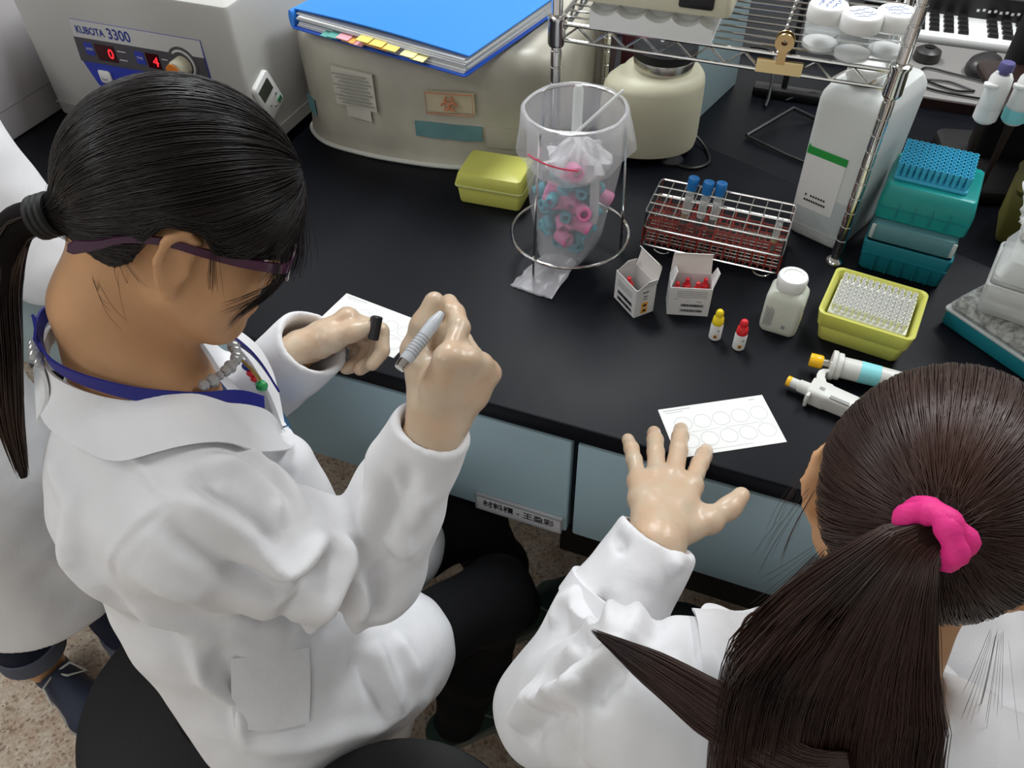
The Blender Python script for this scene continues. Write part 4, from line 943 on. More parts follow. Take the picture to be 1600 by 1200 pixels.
# pipette carousel stand
t = thing('pipette_stand', 'dark pipette stand at the right edge of the bench', 'stand', (0.335, 1.50, 0), math.radians(12))
m = MB(); m.rbox((0.04, 0.02, 0.012), (0.24, 0.22, 0.024), r=0.02); m.build('base', 'black_plastic', t)
m = MB(); m.rbox((0.02, 0.05, 0.23), (0.11, 0.05, 0.42), r=0.01); m.build('column', 'black_plastic', t)
m = MB(); m.rbox((0.02, -0.055, 0.19), (0.22, 0.19, 0.012), r=0.02); m.build('holder_plate', 'brown_dark', t)
def hanging(x, y, label, mm, bm, tilt):
    t = thing('hanging_pipette', label, 'pipette', (x, y, 0.05), 0)
    t.rotation_euler = (math.radians(tilt), 0, 0)
    m = MB(); m.lathe([(0.002, 0.0), (0.004, 0.06), (0.006, 0.12), (0.008, 0.135)], 16); m.build('shaft', 'brown_dark', t)
    m = MB(); m.lathe([(0.006, 0.132), (0.0135, 0.136), (0.0165, 0.146), (0.0168, 0.19), (0.0155, 0.204), (0.012, 0.210)], 28); m.build('barrel', 'pp_white', t)
    m = MB(); m.lathe([(0.0170, 0.140), (0.0174, 0.160)], 28, cap=False); m.build('colour_band', mm, t)
    m = MB(); m.lathe([(0.007, 0.209), (0.007, 0.214), (0.0105, 0.215), (0.0108, 0.224), (0.009, 0.227), (0, 0.2272)], 22, cap=False); m.build('push_button', bm, t)
    m = MB(); m.rbox((-0.012, -0.012, 0.196), (0.020, 0.012, 0.006), r=0.003); m.build('finger_rest', 'pp_white', t)
mat('violet', (0.09, 0.08, 0.22), 0.4)
hanging(0.252, 1.325, 'white pipette with a violet button hanging on the dark stand', 'pp_white', 'violet', 0)
hanging(0.292, 1.335, 'white pipette with a teal band hanging at the right edge', 'sticker_teal', 'sticker_teal', 0)
# black wire stand on the bench
t = thing('wire_easel', 'thin black wire stand lying in the dark middle of the bench', 'stand', (0, 0, 0))
m = MB(); m.tube([(-0.10, 1.49, 0.006), (-0.03, 1.60, 0.02), (0.02, 1.60, 0.004)], 0.004, 6); m.build('bent_rod', 'black_metal', t)
m = MB(); m.tube([(-0.10, 1.49, 0.006), (-0.02, 1.45, 0.004), (0.05, 1.42, 0.004)], 0.003, 6); m.build('thin_rod', 'black_metal', t)
m = MB(); m.rbox((-0.04, 1.68, 0.010), (0.16, 0.03, 0.02), r=0.004); m.build('foot_bar', 'black_metal', t)
m = MB(); m.tube([(-0.06, 1.68, 0.01), (-0.06, 1.70, 0.16), (-0.058, 1.71, 0.24)], 0.006, 8); m.build('upright', 'black_metal', t)
m = MB(); m.tube(spline([(-0.15, 1.78, 0.05), (-0.10, 1.74, 0.06), (-0.085, 1.66, 0.02), (-0.085, 1.62, 0.004)], 8), 0.003, 6)
tag(m.build('black_cable', 'black_plastic', None, loc=(0, 0, B)), 'black cable hanging down onto the bench behind the file box', 'cable')
m = MB(); m.tube(spline([(-0.05, 1.66, 0.004), (0.0, 1.68, 0.02), (0.05, 1.66, 0.004), (0.03, 1.58, 0.003), (0.06, 1.50, 0.003)], 8), 0.0025, 6)
tag(m.build('black_cable', 'black_plastic', None, loc=(0, 0, B)), 'thin black cable curling beside the jug', 'cable')
# ================================================================== implicit surface modelling for the people
V3 = lambda *a: np.array(a, dtype=np.float64)
def nrm(v): v = np.asarray(v, float); return v / np.linalg.norm(v)
class SDF:
    def __init__(s, lo, hi, h):
        s.lo = np.array(lo, float); s.h = h
        s.n = np.ceil((np.array(hi) - s.lo) / h).astype(int) + 1
        s.g = np.full(s.n, 0.15, np.float32)
    def sl(s, lo, hi):
        a = np.clip(np.floor((np.array(lo) - s.lo) / s.h).astype(int), 0, s.n); b = np.clip(np.ceil((np.array(hi) - s.lo) / s.h).astype(int) + 1, 0, s.n)
        if np.any(b <= a): return None, None
        ax = [(s.lo[i] + s.h * np.arange(a[i], b[i])).astype(np.float32) for i in range(3)]
        X = (ax[0][:, None, None], ax[1][None, :, None], ax[2][None, None, :])
        return tuple(slice(a[i], b[i]) for i in range(3)), X
    def mix(s, sl, d, k, op):
        a = s.g[sl]
        if op == 'add':
            if k > 0:
                q = np.maximum(k - np.abs(a - d), 0) / k; s.g[sl] = np.minimum(a, d) - q * q * k * 0.25
            else: s.g[sl] = np.minimum(a, d)
        else:
            d = -d
            if k > 0:
                q = np.maximum(k - np.abs(a - d), 0) / k; s.g[sl] = np.maximum(a, d) + q * q * k * 0.25
            else: s.g[sl] = np.maximum(a, d)
    def cone(s, p0, p1, r0, r1, k=0.01, op='add'):
        p0, p1 = np.asarray(p0, float), np.asarray(p1, float); R = max(r0, r1) + k + 2.5 * s.h
        sl, X = s.sl(np.minimum(p0, p1) - R, np.maximum(p0, p1) + R)
        if sl is None: return s
        ba = p1 - p0; L2 = max(float(ba @ ba), 1e-12); q = [X[i] - np.float32(p0[i]) for i in range(3)]
        t = np.clip((q[0] * ba[0] + q[1] * ba[1] + q[2] * ba[2]) / L2, 0, 1).astype(np.float32)
        d = np.sqrt((q[0] - t * ba[0]) ** 2 + (q[1] - t * ba[1]) ** 2 + (q[2] - t * ba[2]) ** 2) - (r0 + t * (r1 - r0))
        s.mix(sl, d.astype(np.float32), k, op); return s
    def chain(s, pts, rs, k=0.01, op='add'):
        for i in range(len(pts) - 1): s.cone(pts[i], pts[i + 1], rs[i], rs[i + 1], k, op)
        return s
    def ell(s, c, r, R=None, k=0.01, op='add'):
        c = np.asarray(c, float); m = max(r) + k + 2.5 * s.h
        sl, X = s.sl(c - m, c + m)
        if sl is None: return s
        q = [X[i] - np.float32(c[i]) for i in range(3)]
        if R is not None: q = [q[0] * R[0][i] + q[1] * R[1][i] + q[2] * R[2][i] for i in range(3)]   # columns of R are the axes
        k0 = np.sqrt((q[0] / r[0]) ** 2 + (q[1] / r[1]) ** 2 + (q[2] / r[2]) ** 2); k1 = np.sqrt((q[0] / r[0] ** 2) ** 2 + (q[1] / r[1] ** 2) ** 2 + (q[2] / r[2] ** 2) ** 2)
        s.mix(sl, (k0 * (k0 - 1) / np.maximum(k1, 1e-5)).astype(np.float32), k, op); return s
    def sweep(s, secs, k=0.02, op='add'):
        """secs: (centre, left axis, half width, half depth); an elliptical limb or trunk"""
        for (c0, l0, a0, b0), (c1, l1, a1, b1) in zip(secs[:-1], secs[1:]):
            c0, c1 = np.asarray(c0, float), np.asarray(c1, float); M_ = max(a0, a1, b0, b1) + k + 2.5 * s.h
            sl, X = s.sl(np.minimum(c0, c1) - M_, np.maximum(c0, c1) + M_)
            if sl is None: continue
            ba = c1 - c0; L = np.linalg.norm(ba); ax = ba / L
            l = nrm(np.asarray(l0, float) + np.asarray(l1, float)); l = nrm(l - ax * (l @ ax)); f = np.cross(ax, l)
            q = [X[i] - np.float32(c0[i]) for i in range(3)]
            w = q[0] * ax[0] + q[1] * ax[1] + q[2] * ax[2]; t = np.clip(w / L, 0, 1)
            o = w - t * L; u = q[0] * l[0] + q[1] * l[1] + q[2] * l[2]; v = q[0] * f[0] + q[1] * f[1] + q[2] * f[2]
            a = a0 + t * (a1 - a0); b = b0 + t * (b1 - b0); mn = np.minimum(a, b)
            k0 = np.sqrt((u / a) ** 2 + (v / b) ** 2 + (o / mn) ** 2); k1 = np.sqrt((u / a ** 2) ** 2 + (v / b ** 2) ** 2 + (o / mn ** 2) ** 2)
            s.mix(sl, (k0 * (k0 - 1) / np.maximum(k1, 1e-5)).astype(np.float32), k, op)
        return s
    def cut(s, p, n, rad, k=0.0):
        """remove what lies beyond the plane through p with normal n, within rad of p"""
        p, n = np.asarray(p, float), nrm(n); sl, X = s.sl(p - rad, p + rad)
        q = [X[i] - np.float32(p[i]) for i in range(3)]
        d = q[0] * n[0] + q[1] * n[1] + q[2] * n[2]; r = np.sqrt(q[0] ** 2 + q[1] ** 2 + q[2] ** 2)
        d = np.minimum(d, (rad - r)).astype(np.float32)
        s.g[sl] = np.maximum(s.g[sl], d); return s
    def limit(s, hd_, fn):
        """keep only what lies above the surface z = fn(x, y) in a head's own axes"""
        ax = [(s.lo[i] + s.h * np.arange(s.n[i]) - hd_.c[i]).astype(np.float32) for i in range(3)]
        q = (ax[0][:, None, None], ax[1][None, :, None], ax[2][None, None, :])
        x, y, z = [q[0] * A[0] + q[1] * A[1] + q[2] * A[2] for A in (hd_.F, hd_.L, hd_.U)]
        s.g = np.maximum(s.g, (fn(x, y) - z).astype(np.float32)); return s
    def blur(s, n=1):
        for _ in range(n):
            for ax in range(3):
                a = np.swapaxes(s.g, 0, ax); b = a.copy(); b[1:-1] = 0.25 * a[:-2] + 0.5 * a[1:-1] + 0.25 * a[2:]; s.g = np.swapaxes(b, 0, ax)
        s.g = np.ascontiguousarray(s.g); return s
    def mesh(s, relax=2):
        g = s.g; ins = g < 0
        c = [ins[i:ins.shape[0] - 1 + i, j:ins.shape[1] - 1 + j, k:ins.shape[2] - 1 + k] for i in (0, 1) for j in (0, 1) for k in (0, 1)]
        any_ = np.zeros_like(c[0]); all_ = np.ones_like(c[0])
        for q in c: any_ |= q; all_ &= q
        I, J, K = np.nonzero(any_ & ~all_); N = len(I)
        idx = np.full(any_.shape, -1, np.int64); idx[I, J, K] = np.arange(N)
        acc = np.zeros((N, 3)); cnt = np.zeros(N)
        cor = [(i, j, k) for i in (0, 1) for j in (0, 1) for k in (0, 1)]
        val = {o: g[I + o[0], J + o[1], K + o[2]].astype(np.float64) for o in cor}
        for a in cor:
            for d in range(3):
                if a[d]: continue
                b = list(a); b[d] = 1; b = tuple(b); va, vb = val[a], val[b]; m = (va < 0) != (vb < 0)
                t = np.where(m, va / np.where(m, va - vb, 1), 0); p = np.zeros((N, 3)); p += np.array(a, float); p[:, d] += t
                acc[m] += p[m]; cnt[m] += 1
        V = s.lo + s.h * (np.stack([I, J, K], 1) + acc / cnt[:, None])
        Q = []
        for d in range(3):
            e0 = ins[tuple(slice(0, -1) if i == d else slice(None) for i in range(3))]; e1 = ins[tuple(slice(1, None) if i == d else slice(None) for i in range(3))]
            P = np.stack(np.nonzero(e0 != e1), 1); o1, o2 = (d + 1) % 3, (d + 2) % 3
            ok = (P[:, o1] > 0) & (P[:, o2] > 0) & (P[:, o1] < idx.shape[o1]) & (P[:, o2] < idx.shape[o2]); P = P[ok]
            def at(da, db):
                q = P.copy(); q[:, o1] += da; q[:, o2] += db; return idx[q[:, 0], q[:, 1], q[:, 2]]
            quad = np.stack([at(-1, -1), at(0, -1), at(0, 0), at(-1, 0)], 1)
            fl = ~e0[P[:, 0], P[:, 1], P[:, 2]]; quad[fl] = quad[fl][:, ::-1]; Q.append(quad)
        Q = np.concatenate(Q); Q = Q[(Q >= 0).all(1)]
        for _ in range(relax): V = laplace(V, Q, 0.5)
        return V, Q
def laplace(V, Q, f):
    n = len(V); S = np.zeros((n, 3)); C = np.zeros(n)
    for i in range(4):
        a, b = Q[:, i], Q[:, (i + 1) % 4]
        for ax in range(3):
            S[:, ax] += np.bincount(a, V[b, ax], n) + np.bincount(b, V[a, ax], n)
        C += np.bincount(a, minlength=n) + np.bincount(b, minlength=n)
    return V + f * (S / np.maximum(C, 1)[:, None] - V)
def normals(V, Q):
    fn = np.cross(V[Q[:, 2]] - V[Q[:, 0]], V[Q[:, 3]] - V[Q[:, 1]]); N = np.zeros_like(V)
    for i in range(4):
        for ax in range(3): N[:, ax] += np.bincount(Q[:, i], fn[:, ax], len(V))
    return N / np.maximum(np.linalg.norm(N, axis=1), 1e-12)[:, None]
def seg_dist(V, pts):
    best = np.full(len(V), 9.0); tt = np.zeros(len(V)); m = len(pts) - 1
    for i in range(m):
        a, b = np.asarray(pts[i], float), np.asarray(pts[i + 1], float); ab = b - a
        t = np.clip(((V - a) @ ab) / max(ab @ ab, 1e-12), 0, 1); d = np.linalg.norm(V - a - t[:, None] * ab, axis=1)
        u = d < best; best[u] = d[u]; tt[u] = (i + t[u]) / m
    return best, tt
def push_out(S, P, dmin):
    """lift points of P that lie closer than dmin to the solid in S"""
    shp = P.shape; q = P.reshape(-1, 3).copy(); gr = np.gradient(S.g)
    for _ in range(4):
        x = (q - S.lo) / S.h; i0 = np.clip(np.floor(x).astype(int), 0, S.n - 2); f_ = np.clip(x - i0, 0, 1)
        def tri(A):
            o = 0
            for dx in (0, 1):
                for dy in (0, 1):
                    for dz in (0, 1):
                        o = o + A[i0[:, 0] + dx, i0[:, 1] + dy, i0[:, 2] + dz] * (f_[:, 0] if dx else 1 - f_[:, 0]) * (f_[:, 1] if dy else 1 - f_[:, 1]) * (f_[:, 2] if dz else 1 - f_[:, 2])
            return o
        d = tri(S.g); G = np.stack([tri(a) for a in gr], 1); G /= np.maximum(np.linalg.norm(G, axis=1, keepdims=True), 1e-6)
        q += G * np.maximum(dmin.reshape(-1) - d, 0)[:, None]
    return q.reshape(shp)
def fold(V, N, folds):
    """cloth folds: raised (or sunken) soft ridges along 3-D polylines: (points, width, height)"""
    D = np.zeros(len(V))
    for pts, wd, amp in folds:
        d, t = seg_dist(V, pts); D += amp * np.exp(-(d / wd) ** 2) * np.clip(np.sin(PI * np.clip(t * .94 + .03, 0, 1)) * 1.6, 0, 1)
    return V + N * D[:, None]
def cloth_noise(V, N, amp, fr, seed=0, stretch=(1, 1, 1)):
    D = np.array([noise.noise(Vector((p[0] * fr * stretch[0] + seed, p[1] * fr * stretch[1], p[2] * fr * stretch[2]))) for p in V])
    return V + N * (D * amp)[:, None]
UPB = V3(0, 0, B)
def finish(name, V, Q, material, parent): return np_mesh(name, V + UPB, Q, material, parent)

def cloth_mat(name, col, bump=0.25, rough=0.85):
    m = mat(name, col, rough, sheen=0.15 if col[0] > .5 else 0.0, spec=0.5 if col[0] > .5 else 0.2, var=0.03, vscale=30)
    nt = m.node_tree; p = nt.nodes['Principled BSDF']; tc = nt.nodes.new('ShaderNodeTexCoord')
    n1 = nt.nodes.new('ShaderNodeTexNoise'); n1.inputs['Scale'].default_value = 22; n1.inputs['Detail'].default_value = 4; n1.inputs['Distortion'].default_value = 0.8
    n2 = nt.nodes.new('ShaderNodeTexNoise'); n2.inputs['Scale'].default_value = 1400
    nt.links.new(tc.outputs['Object'], n1.inputs['Vector']); nt.links.new(tc.outputs['Object'], n2.inputs['Vector'])
    ad = nt.nodes.new('ShaderNodeMath'); ad.operation = 'MULTIPLY_ADD'; ad.inputs[1].default_value = 0.06
    nt.links.new(n2.outputs['Fac'], ad.inputs[0]); nt.links.new(n1.outputs['Fac'], ad.inputs[2])
    b = nt.nodes.new('ShaderNodeBump'); b.inputs['Strength'].default_value = bump; b.inputs['Distance'].default_value = 0.006
    nt.links.new(ad.outputs[0], b.inputs['Height']); nt.links.new(b.outputs['Normal'], p.inputs['Normal'])
    return m
cloth_mat('coat_cloth', (0.80, 0.795, 0.81)); cloth_mat('black_cloth', (0.004, 0.004, 0.005)); cloth_mat('denim', (0.012, 0.016, 0.035)); cloth_mat('denim_cuff', (0.10, 0.11, 0.14))
cloth_mat('shirt_blue', (0.045, 0.075, 0.18)); cloth_mat('shirt_dark', (0.02, 0.02, 0.03))
mat('skin', (0.63, 0.345, 0.175), 0.5, sss=0.12, var=0.10, vscale=18, spec=0.35)
mat('skin_ear', (0.50, 0.22, 0.11), 0.5, sss=0.2)
mat('glove', (0.60, 0.48, 0.35), 0.32, sss=0.15, var=0.16, vscale=30, col2=(0.62, 0.43, 0.29), bump=0.35, bscale=90, spec=0.5)
mat('lips', (0.40, 0.13, 0.10), 0.4); mat('eye_white', (0.75, 0.74, 0.72), 0.2); mat('iris', (0.02, 0.012, 0.008), 0.15)
mat('hair_black', (0.010, 0.0068, 0.0062), 0.36, spec=0.45); mat('hair_tail', (0.045, 0.018, 0.008), 0.40, var=0.5, vscale=8, col2=(0.014, 0.007, 0.005))
mat('hair_brown', (0.052, 0.021, 0.0135), 0.36, var=0.55, vscale=10, col2=(0.020, 0.009, 0.007)); mat('hair_core', (0.006, 0.004, 0.004), 0.8, spec=.15); mat('hair_core_brown', (0.016, 0.007, 0.005), 0.8, spec=.15)
mat('lanyard', (0.015, 0.018, 0.22), 0.5); mat('hot_pink', (0.85, 0.03, 0.26), 0.6, bump=0.3, bscale=300); mat('hair_band', (0.008, 0.008, 0.008), 0.6)
mat('frame_purple', (0.05, 0.006, 0.035), 0.25, coat=0.5); mat('lens', (0.30, 0.32, 0.30), 0.05, alpha=0.35)
mat('bead', (0.42, 0.42, 0.42), 0.15, metal=0.3); mat('bead_green', (0.03, 0.32, 0.10), 0.25); mat('gold', (0.6, 0.42, 0.12), 0.3, metal=1)
mat('shoe_green', (0.006, 0.03, 0.022), 0.7); mat('shoe_navy', (0.022, 0.028, 0.055), 0.7); mat('shoe_sole', (0.34, 0.33, 0.29), 0.6); mat('lace', (0.55, 0.55, 0.52), 0.7)
mat('lace_sole_shaded', (0.16, 0.17, 0.15), 0.7); mat('seat_black', (0.006, 0.0055, 0.006), 0.5, bump=0.1, bscale=600, spec=0.25)  # lace and sole colour darkened to carry the shade under the bench
mat('pen_silver', (0.50, 0.52, 0.55), 0.3); mat('badge_blue', (0.05, 0.18, 0.42), 0.35)

def frame(az, pit, rol):
    az, pit, rol = [math.radians(q) for q in (az, pit, rol)]
    F = V3(math.cos(az) * math.cos(pit), math.sin(az) * math.cos(pit), -math.sin(pit)); L = V3(-math.sin(az), math.cos(az), 0); U = np.cross(F, L)
    return F, L * math.cos(rol) + U * math.sin(rol), -L * math.sin(rol) + U * math.cos(rol)
class Head:
    def __init__(s, c, az, pit, rol): s.c = np.array(c, float); s.F, s.L, s.U = frame(az, pit, rol); s.R = np.stack([s.F, s.L, s.U], 1)
    def w(s, x, y, z): return s.c + s.F * x + s.L * y + s.U * z
    def sculpt(s, S, eo=0.0):
        w = s.w; e = lambda c, r, k=.02, op='add': S.ell(w(*c), r, s.R, k, op)
        e((-.012, 0, .035), (.092, .074, .083), 0)
        e((.030, 0, .0), (.060, .061, .080), .03); e((.034, 0, -.052), (.050, .050, .052), .03); e((.066, 0, -.093), (.019, .022, .017), .028)
        for q in (-1, 1):
            e((.050, q * .036, -.036), (.030, .026, .028), .03)
            S.cone(w(.005, q * .056, -.045), w(.055, q * .024, -.090), .017, .015, .03)
        S.cone(w(.080, -.032, .022), w(.080, .032, .022), .012, .012, .02)
        for q in (-1, 1):
            e((.093, q * .031, .004), (.013, .016, .010), .012, 'sub'); e((.076, q * .031, .003), (.0125, .013, .012), .004)
        S.cone(w(.086, 0, .008), w(.104, 0, -.032), .0065, .010, .014)
        for q in (-1, 1): e((.094, q * .012, -.036), (.010, .008, .007), .008)
        S.cone(w(.089, -.017, -.0605), w(.089, .017, -.0605), .0048, .0048, .008); S.cone(w(.087, -.015, -.0700), w(.087, .015, -.0700), .0058, .0058, .008)
        S.cone(w(.098, -.012, -.0655), w(.098, .012, -.0655), .0012, .0012, .003, 'sub')
        for q in (-1, 1):       # ears: rim, bowl, lobe
            pts = [w(.012, q * .072, -.002), w(.013, q * .079, .020), w(.002, q * (.086 + eo * .7), .031), w(-.013, q * (.090 + eo), .023), w(-.018, q * (.089 + eo), .000), w(-.012, q * (.083 + eo * .7), -.022), w(.000, q * .076, -.036)]
            if eo: S.cone(w(-.004, q * .078, .015), w(-.014, q * (.086 + eo), .008), .010, .006, .006); S.cone(w(-.004, q * .078, -.012), w(-.014, q * (.086 + eo), -.002), .010, .006, .006)
            e((-.003, q * .078, -.003), (.016, .007, .029), .006)
            S.chain(pts, [.004, .0050, .0052, .0052, .0048, .0050, .0070], .004)
            e((.001, q * .087, -.002), (.0080, .006, .013), .004, 'sub'); e((.010, q * .077, -.010), (.0045, .007, .007), .003)

def hand_cones(S, W, x, n, side, curls, thumb, scale=1.0, grow=0.0, forearm=None):
    """W wrist, x towards knuckles, n out of the back of the hand, side +1 right / -1 left; curls (mcp, pip, dip, spread) in degrees"""
    x = nrm(x); n = nrm(np.asarray(n, float) - x * (np.asarray(n, float) @ x)); y = np.cross(n, x) * side          # y points to the thumb
    k = scale; at = lambda a, b, c: np.asarray(W, float) + x * a * k + y * b * k + n * c * k
    g = grow; tips_ = []
    mc = [(.083, .026, .001), (.086, .006, .004), (.081, -.013, .002), (.073, -.030, -.003)]
    rad = [.0100, .0103, .0098, .0088]; ln = [(.043, .026, .021), (.047, .030, .022), (.044, .028, .022), (.034, .022, .020)]
    S.sweep([(at(-.012, 0, 0), y, .029 + g, .021 + g), (at(.012, 0, 0), y, .029 + g, .020 + g), (at(.045, -.001, 0), y, .036 + g, .0165 + g), (at(.078, -.003, 0), y, .040 + g, .0135 + g)], .012)
    for i in range(4):
        S.cone(at(.03, mc[i][1] * .5, .002), at(*mc[i]), .012 + g, .0112 + g, .010)
    for i, (m_, p_, d_, sp) in enumerate(curls):
        a = math.radians(sp); fx = x * math.cos(a) + y * math.sin(a); p = at(*mc[i]); th = 0; rr = rad[i] + g
        S.ell(p + n * .001, (rr * 1.12,) * 3, None, .007)
        for j, (dl, an) in enumerate(zip(ln[i], (m_, p_, d_))):
            th += math.radians(an); q = p + (fx * math.cos(th) - n * math.sin(th)) * dl * k
            S.cone(p, q, rr * (1.0, .97, .92)[j], rr * (.97, .92, .84)[j], .0035); p = q
        tips_.append(p)
    T = [np.asarray(t, float) for t in thumb] if len(thumb[0]) == 3 and isinstance(thumb[0], np.ndarray) else [at(*t) for t in thumb]
    S.chain(T, [.0155 + g, .0125 + g, .0108 + g, .0092 + g][:len(T)], .010)
    S.cone(at(.05, .018, -.004), T[1], .012 + g, .010 + g, .012)
    if forearm is not None: S.cone(at(-.01, 0, 0), forearm, .025 + g, .029 + g, .015)
    return tips_, at

def ribbon_strands(paths, width, outs=None):
    """(n, m, 3) strand paths -> one mesh of thin tapering three-sided strands"""
    P = np.asarray(paths); n, m, _ = P.shape
    T = np.empty_like(P); T[:, 1:-1] = P[:, 2:] - P[:, :-2]; T[:, 0] = P[:, 1] - P[:, 0]; T[:, -1] = P[:, -1] - P[:, -2]
    T /= np.maximum(np.linalg.norm(T, axis=2, keepdims=True), 1e-9)
    ref = np.broadcast_to(np.array([.31, .53, .79]), P.shape) if outs is None else outs
    S1 = np.cross(T, ref); S1 /= np.maximum(np.linalg.norm(S1, axis=2, keepdims=True), 1e-9); S2 = np.cross(S1, T)
    tp = np.ones(m); tp[0] = .5; tp[-1] = .12; tp[-2] = .5; tp[-3] = .8
    wd = (np.asarray(width).reshape(-1, 1) if np.ndim(width) else width) * tp[None, :]
    wd = wd[..., None]
    A = P + S1 * wd; Bv = P - S1 * wd; C_ = P + S2 * wd * .8
    V = np.stack([A, Bv, C_], 2).reshape(-1, 3)
    base = (np.arange(n)[:, None] * m + np.arange(m - 1)[None, :]).reshape(-1) * 3
    Q = []
    for a, b in ((0, 1), (1, 2), (2, 0)): Q.append(np.stack([base + a, base + 3 + a, base + 3 + b, base + b], 1))
    return V, np.concatenate(Q)

def hair_cap(hd_, rad, zmin, tie, nstr, seed, lift=.004, fringe=True, wid=.0008, m=16, cen=(-.012, 0, .035)):
    """star-shaped hair: a dark under-layer and combed strands that run from the hairline to the tie"""
    rng = np.random.default_rng(seed); cen = np.array(cen); rad = np.array(rad)
    def surf(u, off=0.0):      # u unit directions in head axes -> point in head axes
        d = 1 / np.sqrt(((u / rad) ** 2).sum(-1, keepdims=True)); return cen + u * (d + off)
    tieu = nrm(np.array(tie) - cen)
    U = rng.normal(size=(nstr * 5, 3)); U /= np.linalg.norm(U, axis=1, keepdims=True)
    p = surf(U); ok = p[:, 2] > zmin(p[:, 0], p[:, 1]); U = U[ok][:nstr]; n = len(U)
    # pull most roots towards the hairline so that the strands read as combed back
    ss = np.linspace(0, 1, m)[None, :, None]; u0 = U[:, None, :]; ut = tieu[None, None, :]
    om = np.arccos(np.clip((u0 * ut).sum(-1, keepdims=True), -1, 1)); so = np.maximum(np.sin(om), 1e-3)
    D = np.sin((1 - ss) * om) / so * u0 + np.sin(ss * om) / so * ut; D /= np.linalg.norm(D, axis=2, keepdims=True)
    wob = rng.normal(size=(n, 1, 3)) * .022 * np.sin(PI * ss); D = D + wob; D /= np.linalg.norm(D, axis=2, keepdims=True)
    base = rng.uniform(-.0005, lift, (n, 1, 1)); d0 = 1 / np.sqrt(((D / rad) ** 2).sum(-1, keepdims=True))
    P = cen + D * (d0 + base * np.sin(PI * np.clip(ss * .85 + .1, 0, 1)))
    # gather into the tie
    tw = np.clip((ss - .72) / .28, 0, 1) ** 2; jit = rng.normal(size=(n, 1, 3)) * .006; P = P * (1 - tw) + (np.array(tie) + jit) * tw
    P[..., 2] = np.maximum(P[..., 2], np.minimum(zmin(P[..., 0], P[..., 1]), .05) + rng.uniform(0, .012, (n, 1)) * (1 - tw[..., 0]))
    W = hd_.c + P @ hd_.R.T; O = (D @ hd_.R.T)
    return ribbon_strands(W, rng.uniform(.6, 1.25, n) * wid, O)

def tail_strands(path, width, n, seed, wid=.0009, m=18, flat=None, droop=.0, tip=.25, clump=10, cmix=.3):
    rng = np.random.default_rng(seed); sp = np.array([tuple(p) for p in spline([tuple(q) for q in path], 12)])
    L = np.concatenate([[0], np.cumsum(np.linalg.norm(np.diff(sp, axis=0), axis=1))]); L /= L[-1]
    T = np.gradient(sp, axis=0); T /= np.linalg.norm(T, axis=1, keepdims=True)
    fl = np.array(flat if flat is not None else (1, 0, 0), float); A = fl - T * (T @ fl)[:, None]; A /= np.linalg.norm(A, axis=1, keepdims=True); Bq = np.cross(T, A)
    ws = np.interp(L, np.linspace(0, 1, len(width)), [w_[0] for w_ in width]); wt = np.interp(L, np.linspace(0, 1, len(width)), [w_[1] for w_ in width])
    cl = rng.integers(0, clump * 3, n); cc = rng.normal(size=(clump * 3, 2)); out = []
    for i in range(n):
        a, b = np.clip(rng.normal(size=2), -1.6, 1.6) * .45; ca, cb = cc[cl[i]]
        end = rng.uniform(1 - tip, 1.0); s_ = np.linspace(0, end, m)
        c = np.stack([np.interp(s_, L, sp[:, j]) for j in range(3)], 1); av = np.stack([np.interp(s_, L, A[:, j]) for j in range(3)], 1); bv = np.stack([np.interp(s_, L, Bq[:, j]) for j in range(3)], 1)
        w1 = np.interp(s_, L, ws); w2 = np.interp(s_, L, wt); mixv = np.clip(s_ * 1.1, 0, cmix)
        ua = a * (1 - mixv) + ca * .42 * mixv; ub = b * (1 - mixv) + cb * .42 * mixv
        wv = np.sin(s_ * rng.uniform(2, 7) + rng.uniform(0, 6)) * .03
        out.append(c + av * ((ua + wv) * w1)[:, None] + bv * (ub * w2)[:, None])
    return ribbon_strands(np.array(out), rng.uniform(.6, 1.3, n) * wid)

def loose_strands(hd_, starts, seed, wid=.0005, m=14):
    """single locks given as polylines in head axes"""
    rng = np.random.default_rng(seed); out = []
    for pts, n, jit in starts:
        for _ in range(n):
            j0 = rng.normal(size=3) * jit; sc = rng.uniform(.75, 1.05)
            q = [np.array(p) + j0 * (0.3 + 1.2 * i / len(pts)) for i, p in enumerate(pts)]
            sp = np.array([tuple(v) for v in spline([tuple(p) for p in q], 8)]); L = np.linspace(0, 1, len(sp)); s_ = np.linspace(0, sc if sc < 1 else 1, m)
            out.append(np.stack([np.interp(s_, L, sp[:, i]) for i in range(3)], 1))
    P = np.array(out); return ribbon_strands(hd_.c + P @ hd_.R.T, rng.uniform(.6, 1.2, len(P)) * wid)

